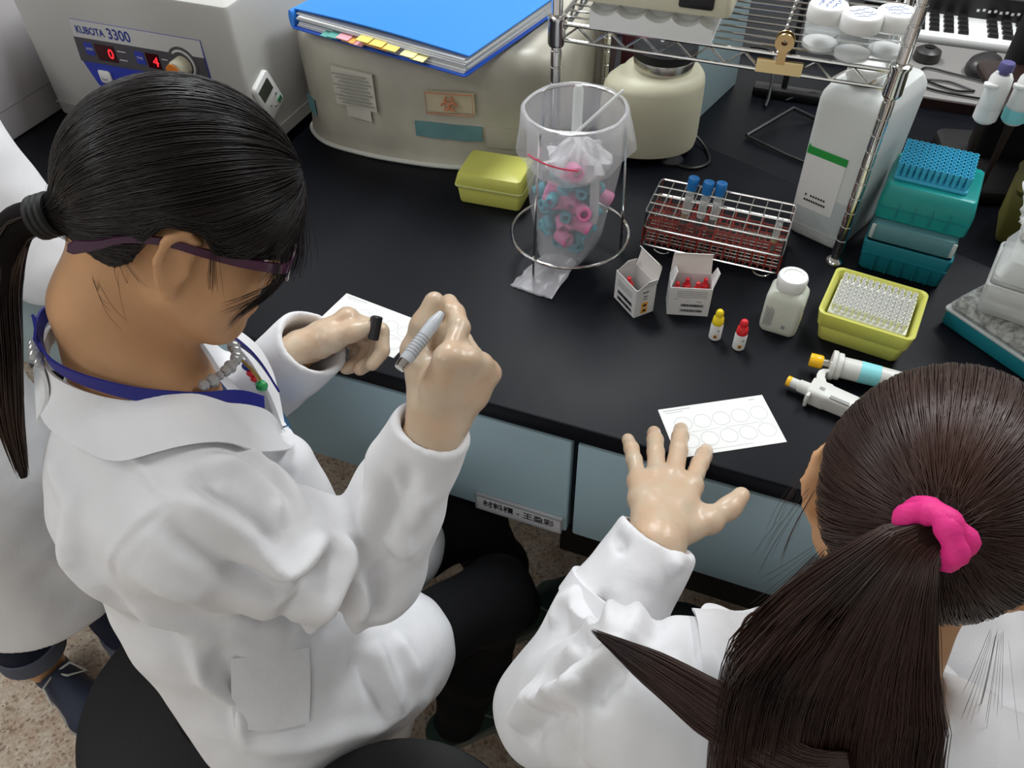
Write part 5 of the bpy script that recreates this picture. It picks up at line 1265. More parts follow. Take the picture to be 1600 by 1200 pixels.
def eyes(hd_, parent):
    for q in (-1, 1):
        m = MB(); c = hd_.w(.0795, q * .031, .003)
        for r, off, mm, nm in ((.0118, 0, 'eye_white', 'eyeball'),):
            b = MB(); b.lathe([(0, -r), (r * .5, -r * .866), (r * .866, -r * .5), (r, 0), (r * .866, r * .5), (r * .5, r * .866), (0, r)], 16, tuple(c + UPB), cap=False); o = b.build(nm, mm, parent)
        ic = hd_.w(.0912, q * .031, .002); b = MB(); b.lathe([(0, -.004), (.003, -.003), (.0045, 0), (.003, .003), (0, .004)], 14, tuple(ic + UPB), cap=False); b.build('iris', 'iris', o)
def shoe(parent, heel, toe, mm, lace='lace', sole='shoe_sole', wdt=.044):
    heel, toe = np.asarray(heel, float), np.asarray(toe, float); d = toe - heel; d[2] = 0; L = np.linalg.norm(d); x = d / L; y = V3(-x[1], x[0], 0); z0 = heel[2]
    P = lambda a, b, c: heel + x * a * L + y * b + V3(0, 0, c)
    lo = np.minimum(heel, toe) - .08; hi = np.maximum(heel, toe) + .08; hi[2] = z0 + .16; lo[2] = z0 - .02
    S = SDF(lo, hi, .0035)
    S.sweep([(P(.08, 0, .035), y, wdt * .72, .032), (P(.35, 0, .035), y, wdt * .75, .034), (P(.65, 0, .030), y, wdt, .030), (P(.88, 0, .026), y, wdt * .82, .024)], .012)
    S.sweep([(P(.12, 0, .05), y, wdt * .70, .035), (P(.30, 0, .07), y, wdt * .66, .030), (P(.55, 0, .045), y, wdt * .66, .028)], .015)
    S.cone(P(.18, 0, .12), P(.18, 0, .075), .034, .030, .008, 'sub'); S.cut(P(.4, 0, .012), (0, 0, -1), .3)
    V, Q = S.mesh(2); o = finish('shoe', V, Q, mm, parent)
    ring_ = []
    for i in range(30):
        t = i / 29; a = .06 + .88 * t; wv = wdt * (0.80 + .30 * math.exp(-((a - .66) / .25) ** 2)) * math.sqrt(max(.05, 1 - abs((a - .5) / .54) ** 5)); ring_.append((a, wv))
    rg = [P(a, wv, 0) for a, wv in ring_] + [P(a, -wv, 0) for a, wv in ring_[::-1]]
    m = MB(); m.loft([[tuple(p + UPB + V3(0, 0, z)) for p in rg] for z in (.0005, .006, .018, .021)]); m.build('sole', sole, o)
    m = MB()
    for i in range(4):
        a = .34 + .085 * i; zz = .094 - .0135 * i
        m.tube([tuple(P(a - .02, -.024, zz - .012) + UPB), tuple(P(a, 0, zz + .003) + UPB), tuple(P(a + .03, .024, zz - .012) + UPB)], .0028, 6)
        m.tube([tuple(P(a - .02, .024, zz - .012) + UPB), tuple(P(a, 0, zz + .004) + UPB), tuple(P(a + .03, -.024, zz - .012) + UPB)], .0028, 6)
    m.tube([tuple(p + UPB) for p in (P(.33, 0, .097), P(.36, .03, .10), P(.45, .04, .075), P(.42, .012, .093), P(.33, 0, .097), P(.38, -.03, .10), P(.48, -.04, .07))], .0024, 6)
    m.build('laces', lace, o); return o
# ================================================================== woman with the pen (left)
H1 = Head((-.544, .486, .363), 38.8, 26.5, -10.2)
tF, tR = nrm((.70, .714, 0)), nrm((.714, -.70, 0)); tL = -tR; Z = V3(0, 0, 1)
N1 = V3(-.586, .412, .238)                                   # base of the neck
SR, ER, WR = V3(-.468, .306, .145), V3(-.343, .398, -.008), V3(-.276, .460, .191)
SL, EL, WL = V3(-.712, .512, .145), V3(-.695, .585, -.085), V3(-.549, .620, .069)
HIP = V3(-.498, .322, -.235); HR, KR, AR = V3(-.452, .272, -.245), V3(-.262, .560, -.300), V3(-.325, .510, -.70)
HLg, KL, AL = V3(-.555, .385, -.245), V3(-.355, .690, -.325), V3(-.300, .755, -.70)
CR, CL = V3(-.345, .425, -.265), V3(-.435, .570, -.270)          # where the coat skirt ends over each thigh
def torso(S, grow, k=.04, neck=True):
    S.sweep([(HIP, tL, .128 + grow, .088 + grow), (V3(-.550, .336, -.08), tL, .112 + grow, .083 + grow), (V3(-.580, .370, .07), tL, .132 + grow, .092 + grow), (V3(-.584, .395, .135), tL, .122 + grow, .076 + grow), (V3(-.586, .405, .175), tL, .070 + grow, .055 + grow)], k)
    S.cone(N1 + tR * .03 - Z * .045, SR + Z * .010, .034 + grow, .038 + grow, .05); S.cone(N1 + tL * .03 - Z * .045, SL + Z * .010, .034 + grow, .038 + grow, .05)
S = SDF((-.86, .10, -.76), (-.18, .86, .52), .0038)
H1.sculpt(S)
S.sweep([(H1.w(-.030, 0, -.035), tL, .052, .056), (H1.w(-.040, 0, -.095), tL, .050, .053), (N1, tL, .062, .058), (N1 - Z * .05, tL, .075, .062)], .022)
torso(S, 0.0)
for sh, el, wr in ((SR, ER, WR), (SL, EL, WL)): S.chain([sh, el, wr], [.036, .030, .022], .02)
S.cone(HR, KR, .050, .042, .03); S.cone(HLg, KL, .050, .042, .03); S.chain([KR, AR, AR - Z * .04], [.040, .032, .03], .02); S.chain([KL, AL, AL - Z * .04], [.040, .032, .03], .02)
S.blur(1); V, Q = S.mesh(1); V = V  # skin surface
W1 = finish('person', V, Q, 'skin', None)
tag(W1, 'seated person in white lab coat and dark glasses holding a pen, ponytail tied low', 'person')
eyes(H1, W1)

# shirt under the coat
S = SDF((-.80, .18, -.05), (-.40, .62, .32), .005); torso(S, .006); S.cone(N1 + Z * .02, N1 + Z * .12, .064, .07, .01, 'sub'); S.cone(N1 + tF * .055 - Z * .0, N1 + tF * .10 + Z * .08, .045, .07, .01, 'sub')
V, Q = S.mesh(1); finish('shirt', V, Q, 'shirt_blue', W1)

# lab coat: trunk, sleeves, skirt
S = SDF((-.86, .08, -.57), (-.20, .76, .30), .0040)
torso(S, .013, .05)
S.chain([SR - Z * .004, SR * .5 + ER * .5 + V3(.004, -.006, 0), ER], [.064, .064, .060], .035); S.chain([ER, ER * .5 + WR * .5, WR + nrm(WR - ER) * .006], [.060, .051, .042], .02)
S.chain([SL, EL], [.074, .062], .035); S.chain([EL, WL + nrm(WL - EL) * .022], [.062, .050], .03)
S.cone(HR, CR, .084, .076, .05); S.cone(HLg, CL, .092, .080, .05)
S.cone(HR + tF * .05 - Z * .10, CR - Z * .08 - tF * .03, .080, .064, .06); S.cone(HR + tF * .09 - Z * .19, CR - Z * .19 - tF * .06, .066, .052, .06)
S.cone(HIP + tF * .03 - Z * .06, HIP + tF * .04 - Z * .13, .085, .075, .06)
S.cone(V3(-.50, .345, -.10), CR * .8 + HR * .2 + Z * .02, .075, .06, .06); S.cone(HIP + tR * .03 + Z * .06, CR * .6 + HR * .4, .080, .07, .06)
S.cut(V3(-.5, .3, -.545), (0, 0, -1), .6)
dR, dL = nrm(WR - ER), nrm(WL - EL)
S.cut(WR + dR * .012, dR, .075); S.cone(WR - dR * .05, WR + dR * .05, .026, .036, .004, 'sub')
S.cut(WL + dL * .030, dL + V3(.1, 0, .25), .085); S.cone(WL - dL * .06, WL + dL * .06, .030, .045, .004, 'sub')
S.cone(V3(-.500, .470, .020), V3(-.470, .450, -.08), .045, .050, .05)
# neck opening and front opening
S.ell(N1 + Z * .045, (.078, .074, .075), None, .012, 'sub')
S.chain([N1 + tF * .06 + Z * .0, N1 + tF * .105 - Z * .05 + tL * .004, N1 + tF * .120 - Z * .115 + tL * .004, N1 + tF * .115 - Z * .175 + tR * .004], [.064, .050, .030, .008], .012, 'sub')
S.blur(1); SC1 = S; V, Q = S.mesh(2); N = normals(V, Q)
COAT1_FOLDS = [
    ([V3(-0.455, 0.288, 0.208), V3(-0.47, 0.264, 0.2), V3(-0.491, 0.243, 0.174), V3(-0.516, 0.238, 0.123)], 0.0051, -0.0056),
    ([V3(-0.457, 0.288, 0.209), V3(-0.471, 0.269, 0.203), V3(-0.488, 0.247, 0.181), V3(-0.522, 0.238, 0.12)], 0.0085, 0.0064),
    ([V3(-0.544, 0.331, 0.235), V3(-0.507, 0.312, 0.221), V3(-0.456, 0.29, 0.209)], 0.0051, 0.0048),
    ([V3(-0.455, 0.341, 0.21), V3(-0.434, 0.355, 0.183), V3(-0.403, 0.35, 0.156), V3(-0.38, 0.334, 0.143)], 0.0102, 0.016),
    ([V3(-0.457, 0.324, 0.214), V3(-0.428, 0.318, 0.197), V3(-0.397, 0.324, 0.159), V3(-0.377, 0.314, 0.137)], 0.0102, -0.0144),
    ([V3(-0.46, 0.296, 0.211), V3(-0.43, 0.3, 0.198), V3(-0.399, 0.305, 0.162), V3(-0.375, 0.301, 0.128), V3(-0.363, 0.301, 0.115)], 0.0119, 0.016),
    ([V3(-0.458, 0.274, 0.203), V3(-0.423, 0.27, 0.177), V3(-0.398, 0.278, 0.131), V3(-0.367, 0.293, 0.112)], 0.0119, -0.0128),
    ([V3(-0.472, 0.241, 0.171), V3(-0.434, 0.249, 0.124), V3(-0.445, 0.288, -0.001), V3(-0.413, 0.317, -0.065)], 0.0136, 0.0096),
    ([V3(-0.367, 0.293, 0.112), V3(-0.352, 0.323, 0.119), V3(-0.349, 0.356, 0.116)], 0.0102, 0.0192),
    ([V3(-0.411, 0.267, 0.141), V3(-0.371, 0.285, 0.103), V3(-0.344, 0.316, 0.103)], 0.0102, -0.016),
    ([V3(-0.344, 0.373, 0.107), V3(-0.331, 0.348, 0.091), V3(-0.336, 0.312, 0.072), V3(-0.408, 0.328, -0.074)], 0.0119, 0.0224),
    ([V3(-0.349, 0.356, 0.116), V3(-0.342, 0.318, 0.101), V3(-0.357, 0.287, 0.074), V3(-0.433, 0.301, -0.024)], 0.0102, -0.0176),
    ([V3(-0.322, 0.351, 0.073), V3(-0.316, 0.339, 0.025), V3(-0.368, 0.37, -0.133)], 0.0102, 0.0176),
    ([V3(-0.326, 0.338, 0.077), V3(-0.331, 0.323, 0.028), V3(-0.39, 0.349, -0.108)], 0.0085, -0.0144),
    ([V3(-0.307, 0.367, 0.07), V3(-0.3, 0.359, 0.031), V3(-0.308, 0.343, -0.016)], 0.0102, -0.0128),
    ([V3(-0.344, 0.39, 0.115), V3(-0.307, 0.372, 0.089), V3(-0.283, 0.379, 0.052)], 0.0102, -0.0112),
    ([V3(-0.325, 0.443, 0.185), V3(-0.314, 0.399, 0.147), V3(-0.322, 0.375, 0.102)], 0.0102, 0.0096),
    ([V3(-0.28, 0.418, 0.196), V3(-0.278, 0.4, 0.146), V3(-0.268, 0.395, 0.077)], 0.0119, -0.0112),
    ([V3(-0.293, 0.473, 0.147), V3(-0.266, 0.407, 0.148), V3(-0.282, 0.38, 0.065)], 0.0102, 0.0096),
    ([V3(-0.302, 0.411, 0.177), V3(-0.29, 0.392, 0.138), V3(-0.303, 0.373, 0.09)], 0.0085, -0.0096),
    ([V3(-0.463, 0.389, 0.177), V3(-0.434, 0.386, 0.143), V3(-0.37, 0.358, 0.133)], 0.0119, 0.016),
    ([V3(-0.469, 0.408, 0.158), V3(-0.468, 0.443, 0.049), V3(-0.358, 0.373, 0.118)], 0.0102, -0.0128),
    ([V3(-0.349, 0.373, -0.152), V3(-0.322, 0.35, -0.184), V3(-0.301, 0.333, -0.235)], 0.0119, 0.0192),
    ([V3(-0.359, 0.35, -0.144), V3(-0.334, 0.329, -0.178), V3(-0.306, 0.321, -0.243)], 0.0102, -0.0144),
    ([V3(-0.335, 0.4, -0.166), V3(-0.3, 0.38, -0.198), V3(-0.287, 0.365, -0.287)], 0.0119, 0.0128),
    ([V3(-0.476, 0.245, 0.001), V3(-0.466, 0.23, -0.052), V3(-0.438, 0.233, -0.1), V3(-0.43, 0.209, -0.157)], 0.0085, 0.0112),
    ([V3(-0.454, 0.259, -0.009), V3(-0.443, 0.244, -0.063), V3(-0.423, 0.228, -0.125)], 0.0119, -0.0096),
    ([V3(-0.437, 0.208, -0.152), V3(-0.374, 0.242, -0.189), V3(-0.32, 0.303, -0.235), V3(-0.288, 0.356, -0.243)], 0.0153, 0.0096),
    ([V3(-0.591, 0.258, 0.139), V3(-0.56, 0.238, 0.098), V3(-0.512, 0.236, 0.047), V3(-0.454, 0.259, -0.009)], 0.017, 0.0128),
    ([V3(-0.539, 0.235, 0.102), V3(-0.516, 0.236, 0.038), V3(-0.476, 0.247, 0.005)], 0.0119, -0.0128),
    ([V3(-0.637, 0.32, 0.182), V3(-0.57, 0.274, 0.175), V3(-0.569, 0.242, 0.113)], 0.017, 0.0096)]
V = fold(V, N, COAT1_FOLDS); V = cloth_noise(V, N, .0045, 9, 3); V = cloth_noise(V, normals(V, Q), .0022, 26, 8); V = laplace(V, Q, .3)
COAT1 = (V, Q)
coat1 = finish('lab_coat', V, Q, 'coat_cloth', W1)

def ribbon_sheet(name, inner, outer, mm, parent, th=.0035, n=10, rows=6, bulge=.006, on=None, lift=.008, flip=False):
    """a thick cloth panel between two 3-D edges"""
    a = np.array([tuple(p) for p in spline([tuple(q) for q in inner], n)]); b = np.array([tuple(p) for p in spline([tuple(q) for q in outer], n)])
    G = []
    for r in range(rows + 1):
        t = r / rows; row = a * (1 - t) + b * t; G.append(row)
    G = np.array(G); tu = np.gradient(G, axis=1); tv = np.gradient(G, axis=0); nn = np.cross(tu, tv); nn /= np.maximum(np.linalg.norm(nn, axis=2, keepdims=True), 1e-9)
    G = G + nn * (bulge * np.sin(PI * np.linspace(0, 1, rows + 1)))[:, None, None]
    if on is not None:
        tv_ = np.linspace(0, 1, rows + 1); tv_ = tv_[::-1] if flip else tv_
        G = push_out(on, G, np.repeat((lift * np.clip(tv_ * 2.2, 0.3, 1))[:, None], G.shape[1], 1))
    m_ = G.shape[1]; top = G + nn * th / 2; bot = G - nn * th / 2; Vv = np.concatenate([top.reshape(-1, 3), bot.reshape(-1, 3)]); o = (rows + 1) * m_; F = []
    for r in range(rows):
        for i in range(m_ - 1):
            p = r * m_ + i; F.append((p, p + 1, p + m_ + 1, p + m_)); F.append((o + p, o + p + m_, o + p + m_ + 1, o + p + 1))
    for i in range(m_ - 1): F.append((i, o + i, o + i + 1, i + 1)); p = rows * m_ + i; F.append((p, p + 1, o + p + 1, o + p))
    for r in range(rows): p = r * m_; F.append((p, p + m_, o + p + m_, o + p)); p = r * m_ + m_ - 1; F.append((p, o + p, o + p + m_, p + m_))
    return link_mesh(name, Vv + UPB, F, mm, parent, True, 60)
def tp(f, r, z): return N1 + tF * f + tR * r + Z * z
inner = [tp(-.072, -.03, .040), tp(-.064, .035, .037), tp(-.02, .072, .018), tp(.045, .072, -.018), tp(.092, .055, -.062), tp(.112, .030, -.115), tp(.116, .004, -.190)]
outer = [tp(-.096, -.04, -.010), tp(-.084, .060, -.006), tp(-.02, .120, -.026), tp(.058, .118, -.056), tp(.104, .098, -.098), tp(.120, .068, -.135), tp(.119, .008, -.194)]
ribbon_sheet('collar', inner, outer, 'coat_cloth', coat1, on=SC1)
inner = [tp(-.072, .03, .040), tp(-.064, -.035, .037), tp(-.02, -.072, .018), tp(.045, -.076, -.018), tp(.095, -.052, -.062), tp(.114, -.024, -.115), tp(.118, .000, -.175)]
outer = [tp(-.096, .04, -.010), tp(-.084, -.060, -.006), tp(-.02, -.120, -.026), tp(.060, -.122, -.056), tp(.112, -.098, -.098), tp(.128, -.064, -.135), tp(.120, -.002, -.179)]
ribbon_sheet('collar', outer, inner, 'coat_cloth', coat1, on=SC1, flip=True)

ribbon_sheet('pocket', [V3(-.452, .262, -.040), V3(-.428, .290, -.070), V3(-.405, .320, -.100)], [V3(-.440, .215, -.125), V3(-.410, .240, -.150), V3(-.382, .262, -.165)], 'coat_cloth', coat1, on=SC1, lift=.004, bulge=.002, th=.002)
# gloves
S = SDF((-.42, .36, .10), (-.14, .64, .40), .0020)
xR = nrm((.26, .54, .80)); nR0 = nrm((.31, -.81, .49)); tR0 = np.cross(nR0, xR); nR = nR0 * math.cos(.6) - tR0 * math.sin(.6)
tipsR, atR = hand_cones(S, WR + dR * .012 + V3(.0038, .0, -.002), xR, nR, 1, [(46, 26, 10, -38), (78, 88, 40, 1), (82, 92, 45, -2), (84, 92, 45, -5)], [WR + dR * .030 + V3(-.014, -.004, .0), V3(-.3080, .5110, .2500), V3(-.3060, .5260, .2720), V3(-.3010, .5460, .2890)], scale=.93, grow=.0012, forearm=WR - dR * .05)
V, Q = S.mesh(1); V = cloth_noise(V, normals(V, Q), .0009, 60, 2)
finish('glove', V, Q, 'glove', W1)
S = SDF((-.68, .50, -.03), (-.40, .78, .18), .0020)
xL = nrm((.50, .80, .10)); nL = nrm((-.70, .30, .65))
tipsL, atL = hand_cones(S, WL + dL * .022 + V3(-.022, -.021, -.008), xL, nL, -1, [(52, 68, 38, 2), (62, 74, 40, 0), (70, 80, 40, -2), (74, 84, 42, -4)], [V3(-.5200, .6220, .0850), V3(-.5020, .6290, .0980), V3(-.4800, .6440, .1060), V3(-.4640, .6560, .1080)], scale=1.05, grow=.001, forearm=WL - dL * .01)
S.cut(WL + dL * .014, -dL, .09)
V, Q = S.mesh(1); V = cloth_noise(V, normals(V, Q), .0009, 60, 5)
finish('glove', V, Q, 'glove', W1)

# trousers and shoes
S = SDF((-.84, .10, -.76), (-.18, .86, -.12), .006)
for h_, kn, an in ((HR, KR, AR), (HLg, KL, AL)): S.chain([h_, kn, kn * .5 + an * .5, an], [.066, .056, .052, .046], .03)
S.ell(HIP, (.13, .12, .09), None, .04); V, Q = S.mesh(2); V = cloth_noise(V, normals(V, Q), .006, 14, 3); finish('trousers', V, Q, 'black_cloth', W1)
for s_, t_ in (((-.365, .470, -.78), (-.215, .655, -.78)), ((-.325, .718, -.78), (-.205, .880, -.78))): shoe(W1, s_, t_, 'shoe_green', 'lace_sole_shaded', 'lace_sole_shaded', .042)

# hair
def zmin1(x, y): return np.interp(x, [-.13, -.09, -.06, -.036, -.024, .018, .028, .12], [-.085, -.070, -.045, -.014, .034, .034, .014, .000])
CEN1 = (.007, 0, .037); RAD1 = (.110, .0885, .102); TIE1 = (-.098, 0, -.012)
V, Q = hair_cap(H1, RAD1, zmin1, TIE1, 9000, 1, wid=.00062, cen=CEN1)
S = SDF(H1.c - .16, H1.c + .16, .0042)
S.ell(H1.w(*CEN1), tuple(r - .0012 for r in RAD1), H1.R, 0); S.cone(H1.w(-.075, 0, .005), H1.w(*TIE1), .030, .012, .03); S.limit(H1, zmin1)
S.ell(H1.w(*CEN1), tuple(r - .012 for r in RAD1), H1.R, .004, 'sub') if False else None
Vc, Qc = S.mesh(2); hair1 = finish('hair', Vc, Qc, 'hair_core', W1)
o = finish('hair_strands', V, Q, 'hair_black', hair1); o['kind'] = 'stuff'
V, Q = loose_strands(H1, [([(.108, -.02, .05), (.114, -.030, .015), (.110, -.042, -.008)], 60, .008),
    ([(.085, -.07, .03), (.088, -.074, .0), (.084, -.070, -.018)], 30, .005), ([(.104, .03, .05), (.112, .03, .01), (.110, .032, -.03)], 90, .012),
    ([(.106, -.045, .02), (.098, -.064, -.005), (.083, -.072, -.026), (.066, -.072, -.046), (.056, -.069, -.066)], 50, .0016), ([(.100, -.05, .02), (.090, -.070, -.010), (.068, -.076, -.030), (.045, -.078, -.045)], 22, .005),
    ([(-.045, -.072, -.015), (-.038, -.068, -.035), (-.026, -.060, -.060)], 6, .012), ([(-.062, -.055, -.045), (-.050, -.055, -.07), (-.036, -.052, -.085)], 6, .012),
    ([(.025, -.087, .03), (.030, -.080, .0), (.036, -.074, -.03)], 12, .004)], 5, wid=.00034)
o = finish('fringe_strands', V, Q, 'hair_black', hair1); o['kind'] = 'stuff'
tie1 = H1.w(-.099, 0, -.012)
path = [tie1, tie1 + V3(-.034, -.016, -.010), V3(-.666, .382, .345), V3(-.688, .362, .27), V3(-.690, .328, .20), V3(-.668, .292, .145)]
V, Q = tail_strands(path, [(.014, .014), (.024, .020), (.030, .022), (.028, .020), (.012, .008)], 1500, 3, wid=.0010, flat=tR, tip=.35)
o = finish('ponytail_strands', V, Q, 'hair_tail', hair1); o['kind'] = 'stuff'
m = MB(); sp_ = [Vector(tuple(p + UPB)) for p in [V3(*q) for q in spline([tuple(q) for q in path], 8)]]
m.tube(sp_, [float(np.interp(i / (len(sp_) - 1), [0, .1, .4, .75, 1], [.011, .016, .019, .015, .003])) for i in range(len(sp_))], 12); m.build('ponytail_core', 'hair_core', hair1)
m = MB(); c = Vector(tuple(tie1 + UPB)) + Vector((-.006, -.003, 0)); ax = Vector(tuple(nrm(path[1] - path[0]))); u_ = ax.orthogonal().normalized(); v_ = ax.cross(u_)
for off in (-.006, 0, .006): m.tube([c + ax * off + (u_ * math.cos(a) + v_ * math.sin(a)) * .0165 for a in np.linspace(0, 2 * PI, 24, endpoint=False)], .0045, 8, closed=True)
m.build('hair_tie', 'hair_band', W1)

# glasses
def hp(h_, x, y, z): return tuple(h_.w(x, y, z) + UPB)
gl = MB()
for q in (-1, 1):
    rim = [(.108 - .006 * abs(math.cos(a)) ** 2 * (1 if math.cos(a) > 0 else .2), q * (.033 + .026 * math.cos(a)), .000 + .018 * math.sin(a)) for a in np.linspace(0, 2 * PI, 28, endpoint=False)]
    gl.tube([hp(H1, *p) for p in rim], .0018, 6, closed=True)
gl.tube([hp(H1, .108, -.008, .004), hp(H1, .111, 0, .007), hp(H1, .108, .008, .004)], .0015, 6)
glasses = gl.build('glasses', 'frame_purple', W1)
for q in (-1, 1):
    m = MB(); pts = [H1.w(.101, q * .060, .006), H1.w(.093, q * .071, .006), H1.w(.055, q * .0775, .008), H1.w(.018, q * .0835, .014), H1.w(-.015, q * .084, .018), H1.w(-.045, q * .080, .012), H1.w(-.066, q * .0755, .000), H1.w(-.086, q * .068, -.010)]
    sp_ = [V3(*p) for p in spline([tuple(p) for p in pts], 6)]; m.loft([[tuple(p + UPB + H1.U * a * hh + (H1.L * q) * b * .0016) for a, b in ((1, 1), (1, -1), (-1, -1), (-1, 1))] for p, hh in [(p, float(np.interp(i / (len(sp_) - 1), [0, .3, .7, .85, .95, 1], [.0056, .0045, .003, .0042, .0062, .003]))) for i, p in enumerate(sp_)]])
    m.build('temple_arm', 'frame_purple', glasses)
    m = MB(); m.add([hp(H1, .1075 - .006 * abs(math.cos(a)) ** 2 * (1 if math.cos(a) > 0 else .2), q * (.033 + .025 * math.cos(a)), .017 * math.sin(a)) for a in np.linspace(0, 2 * PI, 28, endpoint=False)], [tuple(range(28))]); m.build('lens', 'lens', glasses, smooth=False)

# lanyard, necklace, pendant
def band(path, half, th, mm, name, parent, up=Z):
    sp_ = [V3(*p) for p in spline([tuple(p) for p in path], 10)]; rings = []
    for i, p in enumerate(sp_):
        t = nrm(sp_[min(i + 1, len(sp_) - 1)] - sp_[max(i - 1, 0)]); out_ = p - (N1 + Z * (p - N1)[2]); out_ = nrm(out_ - t * (out_ @ t)); s_ = np.cross(t, out_)
        rings.append([tuple(p + UPB + s_ * half * a + out_ * th * b) for a, b in ((-1, -1), (1, -1), (1, 1), (-1, 1))])
    m = MB(); m.loft(rings); return m.build(name, mm, parent)
band([tp(-.066, -.02, .062), tp(-.058, .040, .052), tp(-.010, .0735, .026), tp(.045, .073, -.012), tp(.085, .055, -.045), tp(.108, .035, -.085)], .0075, .0012, 'lanyard', 'lanyard', W1)
band([tp(-.066, .02, .062), tp(-.058, -.040, .052), tp(-.010, -.0735, .026), tp(.060, -.068, -.020), tp(.110, -.030, -.060), tp(.128, -.002, -.110)], .0075, .0012, 'lanyard', 'lanyard', W1)
m = MB()
bead_path = spline([tuple(tp(*q)) for q in ((-.074, .0, .050), (-.062, .05, .046), (-.01, .078, .020), (.05, .066, -.006), (.088, .028, -.026), (.098, -.006, -.036), (.085, -.04, -.026), (.04, -.072, -.0), (-.02, -.078, .022), (-.062, -.05, .046))], 5)
for i, p in enumerate(bead_path):
    if 4 <= i <= 15: continue
    r = .0062 + .002 * ((i * 7) % 3 - 1) * .6; c = Vector(p) + Vector((0, 0, B))
    b = MB(); b.lathe([(0, -r), (r * .7, -r * .7), (r, 0), (r * .7, r * .7), (0, r)], 10, tuple(c), cap=False); b.build('necklace_bead', 'bead', W1)
pc = tuple(tp(.112, .016, -.078) + UPB); b = MB(); b.lathe([(0, -.007), (.005, -.005), (.007, 0), (.005, .005), (0, .007)], 14, pc, cap=False); b.build('pendant', 'bead_green', W1)
m = MB(); m.tube([tuple(tp(.100, .004, -.040) + UPB), tuple(tp(.108, .010, -.056) + UPB), tuple(tp(.112, .014, -.070) + UPB)], .0020, 6); m.build('pendant_chain', 'gold', W1)

for k, (mm, dz) in enumerate((('lanyard', 0.012), ('red', 0.0), ('red', -.010), ('bead', -.020))):
    b = MB(); r = .0075 - .001 * k; b.lathe([(0, -r), (r * .7, -r * .7), (r, 0), (r * .7, r * .7), (0, r)], 10, (-.585 + .002 * k, .555, .080 + dz + B), cap=False); b.build('charm_bead', mm, W1)
bg = MB(); bg.box((-.535, .535, .030 + B), (.055, .003, .075), rz=math.radians(-42), rx=.15); bg.build('id_badge', 'badge_blue', W1, smooth=False)
# pen and its black cap
pa, pb = V3(-.2955, .4540, .2830), V3(-.2780, .5410, .3040)
d_ = nrm(pb - pa); t = bpy.data.objects.new('marker_pen', None); COL.objects.link(t); t.location = tuple(pa + UPB); t.rotation_euler = Vector(tuple(d_)).to_track_quat('Z', 'Y').to_euler()
tag(t, 'silver grey marker pen held in the raised gloved hand', 'pen')
m = MB(); m.lathe([(.004, 0), (.0054, .001), (.0058, .004), (.0058, .010)], 20); m.build('end_plug', 'chrome', t)
m = MB(); m.lathe([(.0062, .010), (.0065, .012), (.0065, .058), (.0055, .064), (.0035, .072)], 20); m.build('barrel', 'pen_silver', t)
m = MB()
for k in range(7): m.lathe([(.00665, .018 + .0036 * k), (.00665, .0193 + .0036 * k)], 18, cap=False)
m.build('barrel_print', 'print_grey', t)
c0, c1 = V3(-.4530, .6470, .0980), V3(-.4530, .6680, .1240)
d_ = nrm(c1 - c0); t = bpy.data.objects.new('pen_cap', None); COL.objects.link(t); t.location = tuple(c0 + UPB); t.rotation_euler = Vector(tuple(d_)).to_track_quat('Z', 'Y').to_euler()
tag(t, 'black pen cap pinched between gloved thumb and finger', 'pen cap')
m = MB(); m.lathe([(.0062, 0), (.0072, .001), (.0072, .030), (.0058, .031), (.0055, .020), (0, .020)], 18, cap=False); m.build('sleeve', 'black_plastic', t)
m = MB(); m.box((.0078, 0, .016), (.0018, .003, .026)); m.build('clip', 'black_plastic', t, smooth=False)

# stool
def stool(name, c, r, zt, label, az=0.3, br=.25):
    t = thing(name, label, 'stool', (c[0], c[1], -B))
    m = MB(); m.lathe([(r * .5, zt - .075), (r * .92, zt - .07), (r, zt - .05), (r * 1.005, zt - .025), (r * .97, zt - .006), (r * .85, zt), (0, zt + .002)], 56, cap=False); m.build('cushion', 'seat_black', t)
    m = MB(); m.lathe([(r * .86, zt - .085), (r * .93, zt - .083), (r * .96, zt - .068), (r * .5, zt - .066)], 56); m.build('seat_shell', 'black_plastic', t)
    m = MB(); m.lathe([(.025, .07), (.025, .24), (.014, .241), (.014, zt - .08)], 18); m.build('gas_column', 'black_metal', t)
    for k in range(5):
        a = az + k * 2 * PI / 5; m = MB(); m.tube([(.02 * math.cos(a), .02 * math.sin(a), .10), (.6 * br * math.cos(a), .6 * br * math.sin(a), .085), (br * math.cos(a), br * math.sin(a), .062)], [.022, .019, .017], 10); lg = m.build('base_leg', 'black_plastic', t)
        m = MB(); m.lathe([(.022, -.012), (.026, -.008), (.026, .008), (.022, .012)], 16, (br * math.cos(a), br * math.sin(a), .027), 'Y'); m.build('caster', 'black_plastic', lg)
    return t
stool('swivel_stool', (-.585, .280), .195, B - .335, 'black round swivel stool under the person with the pen', az=math.radians(219))
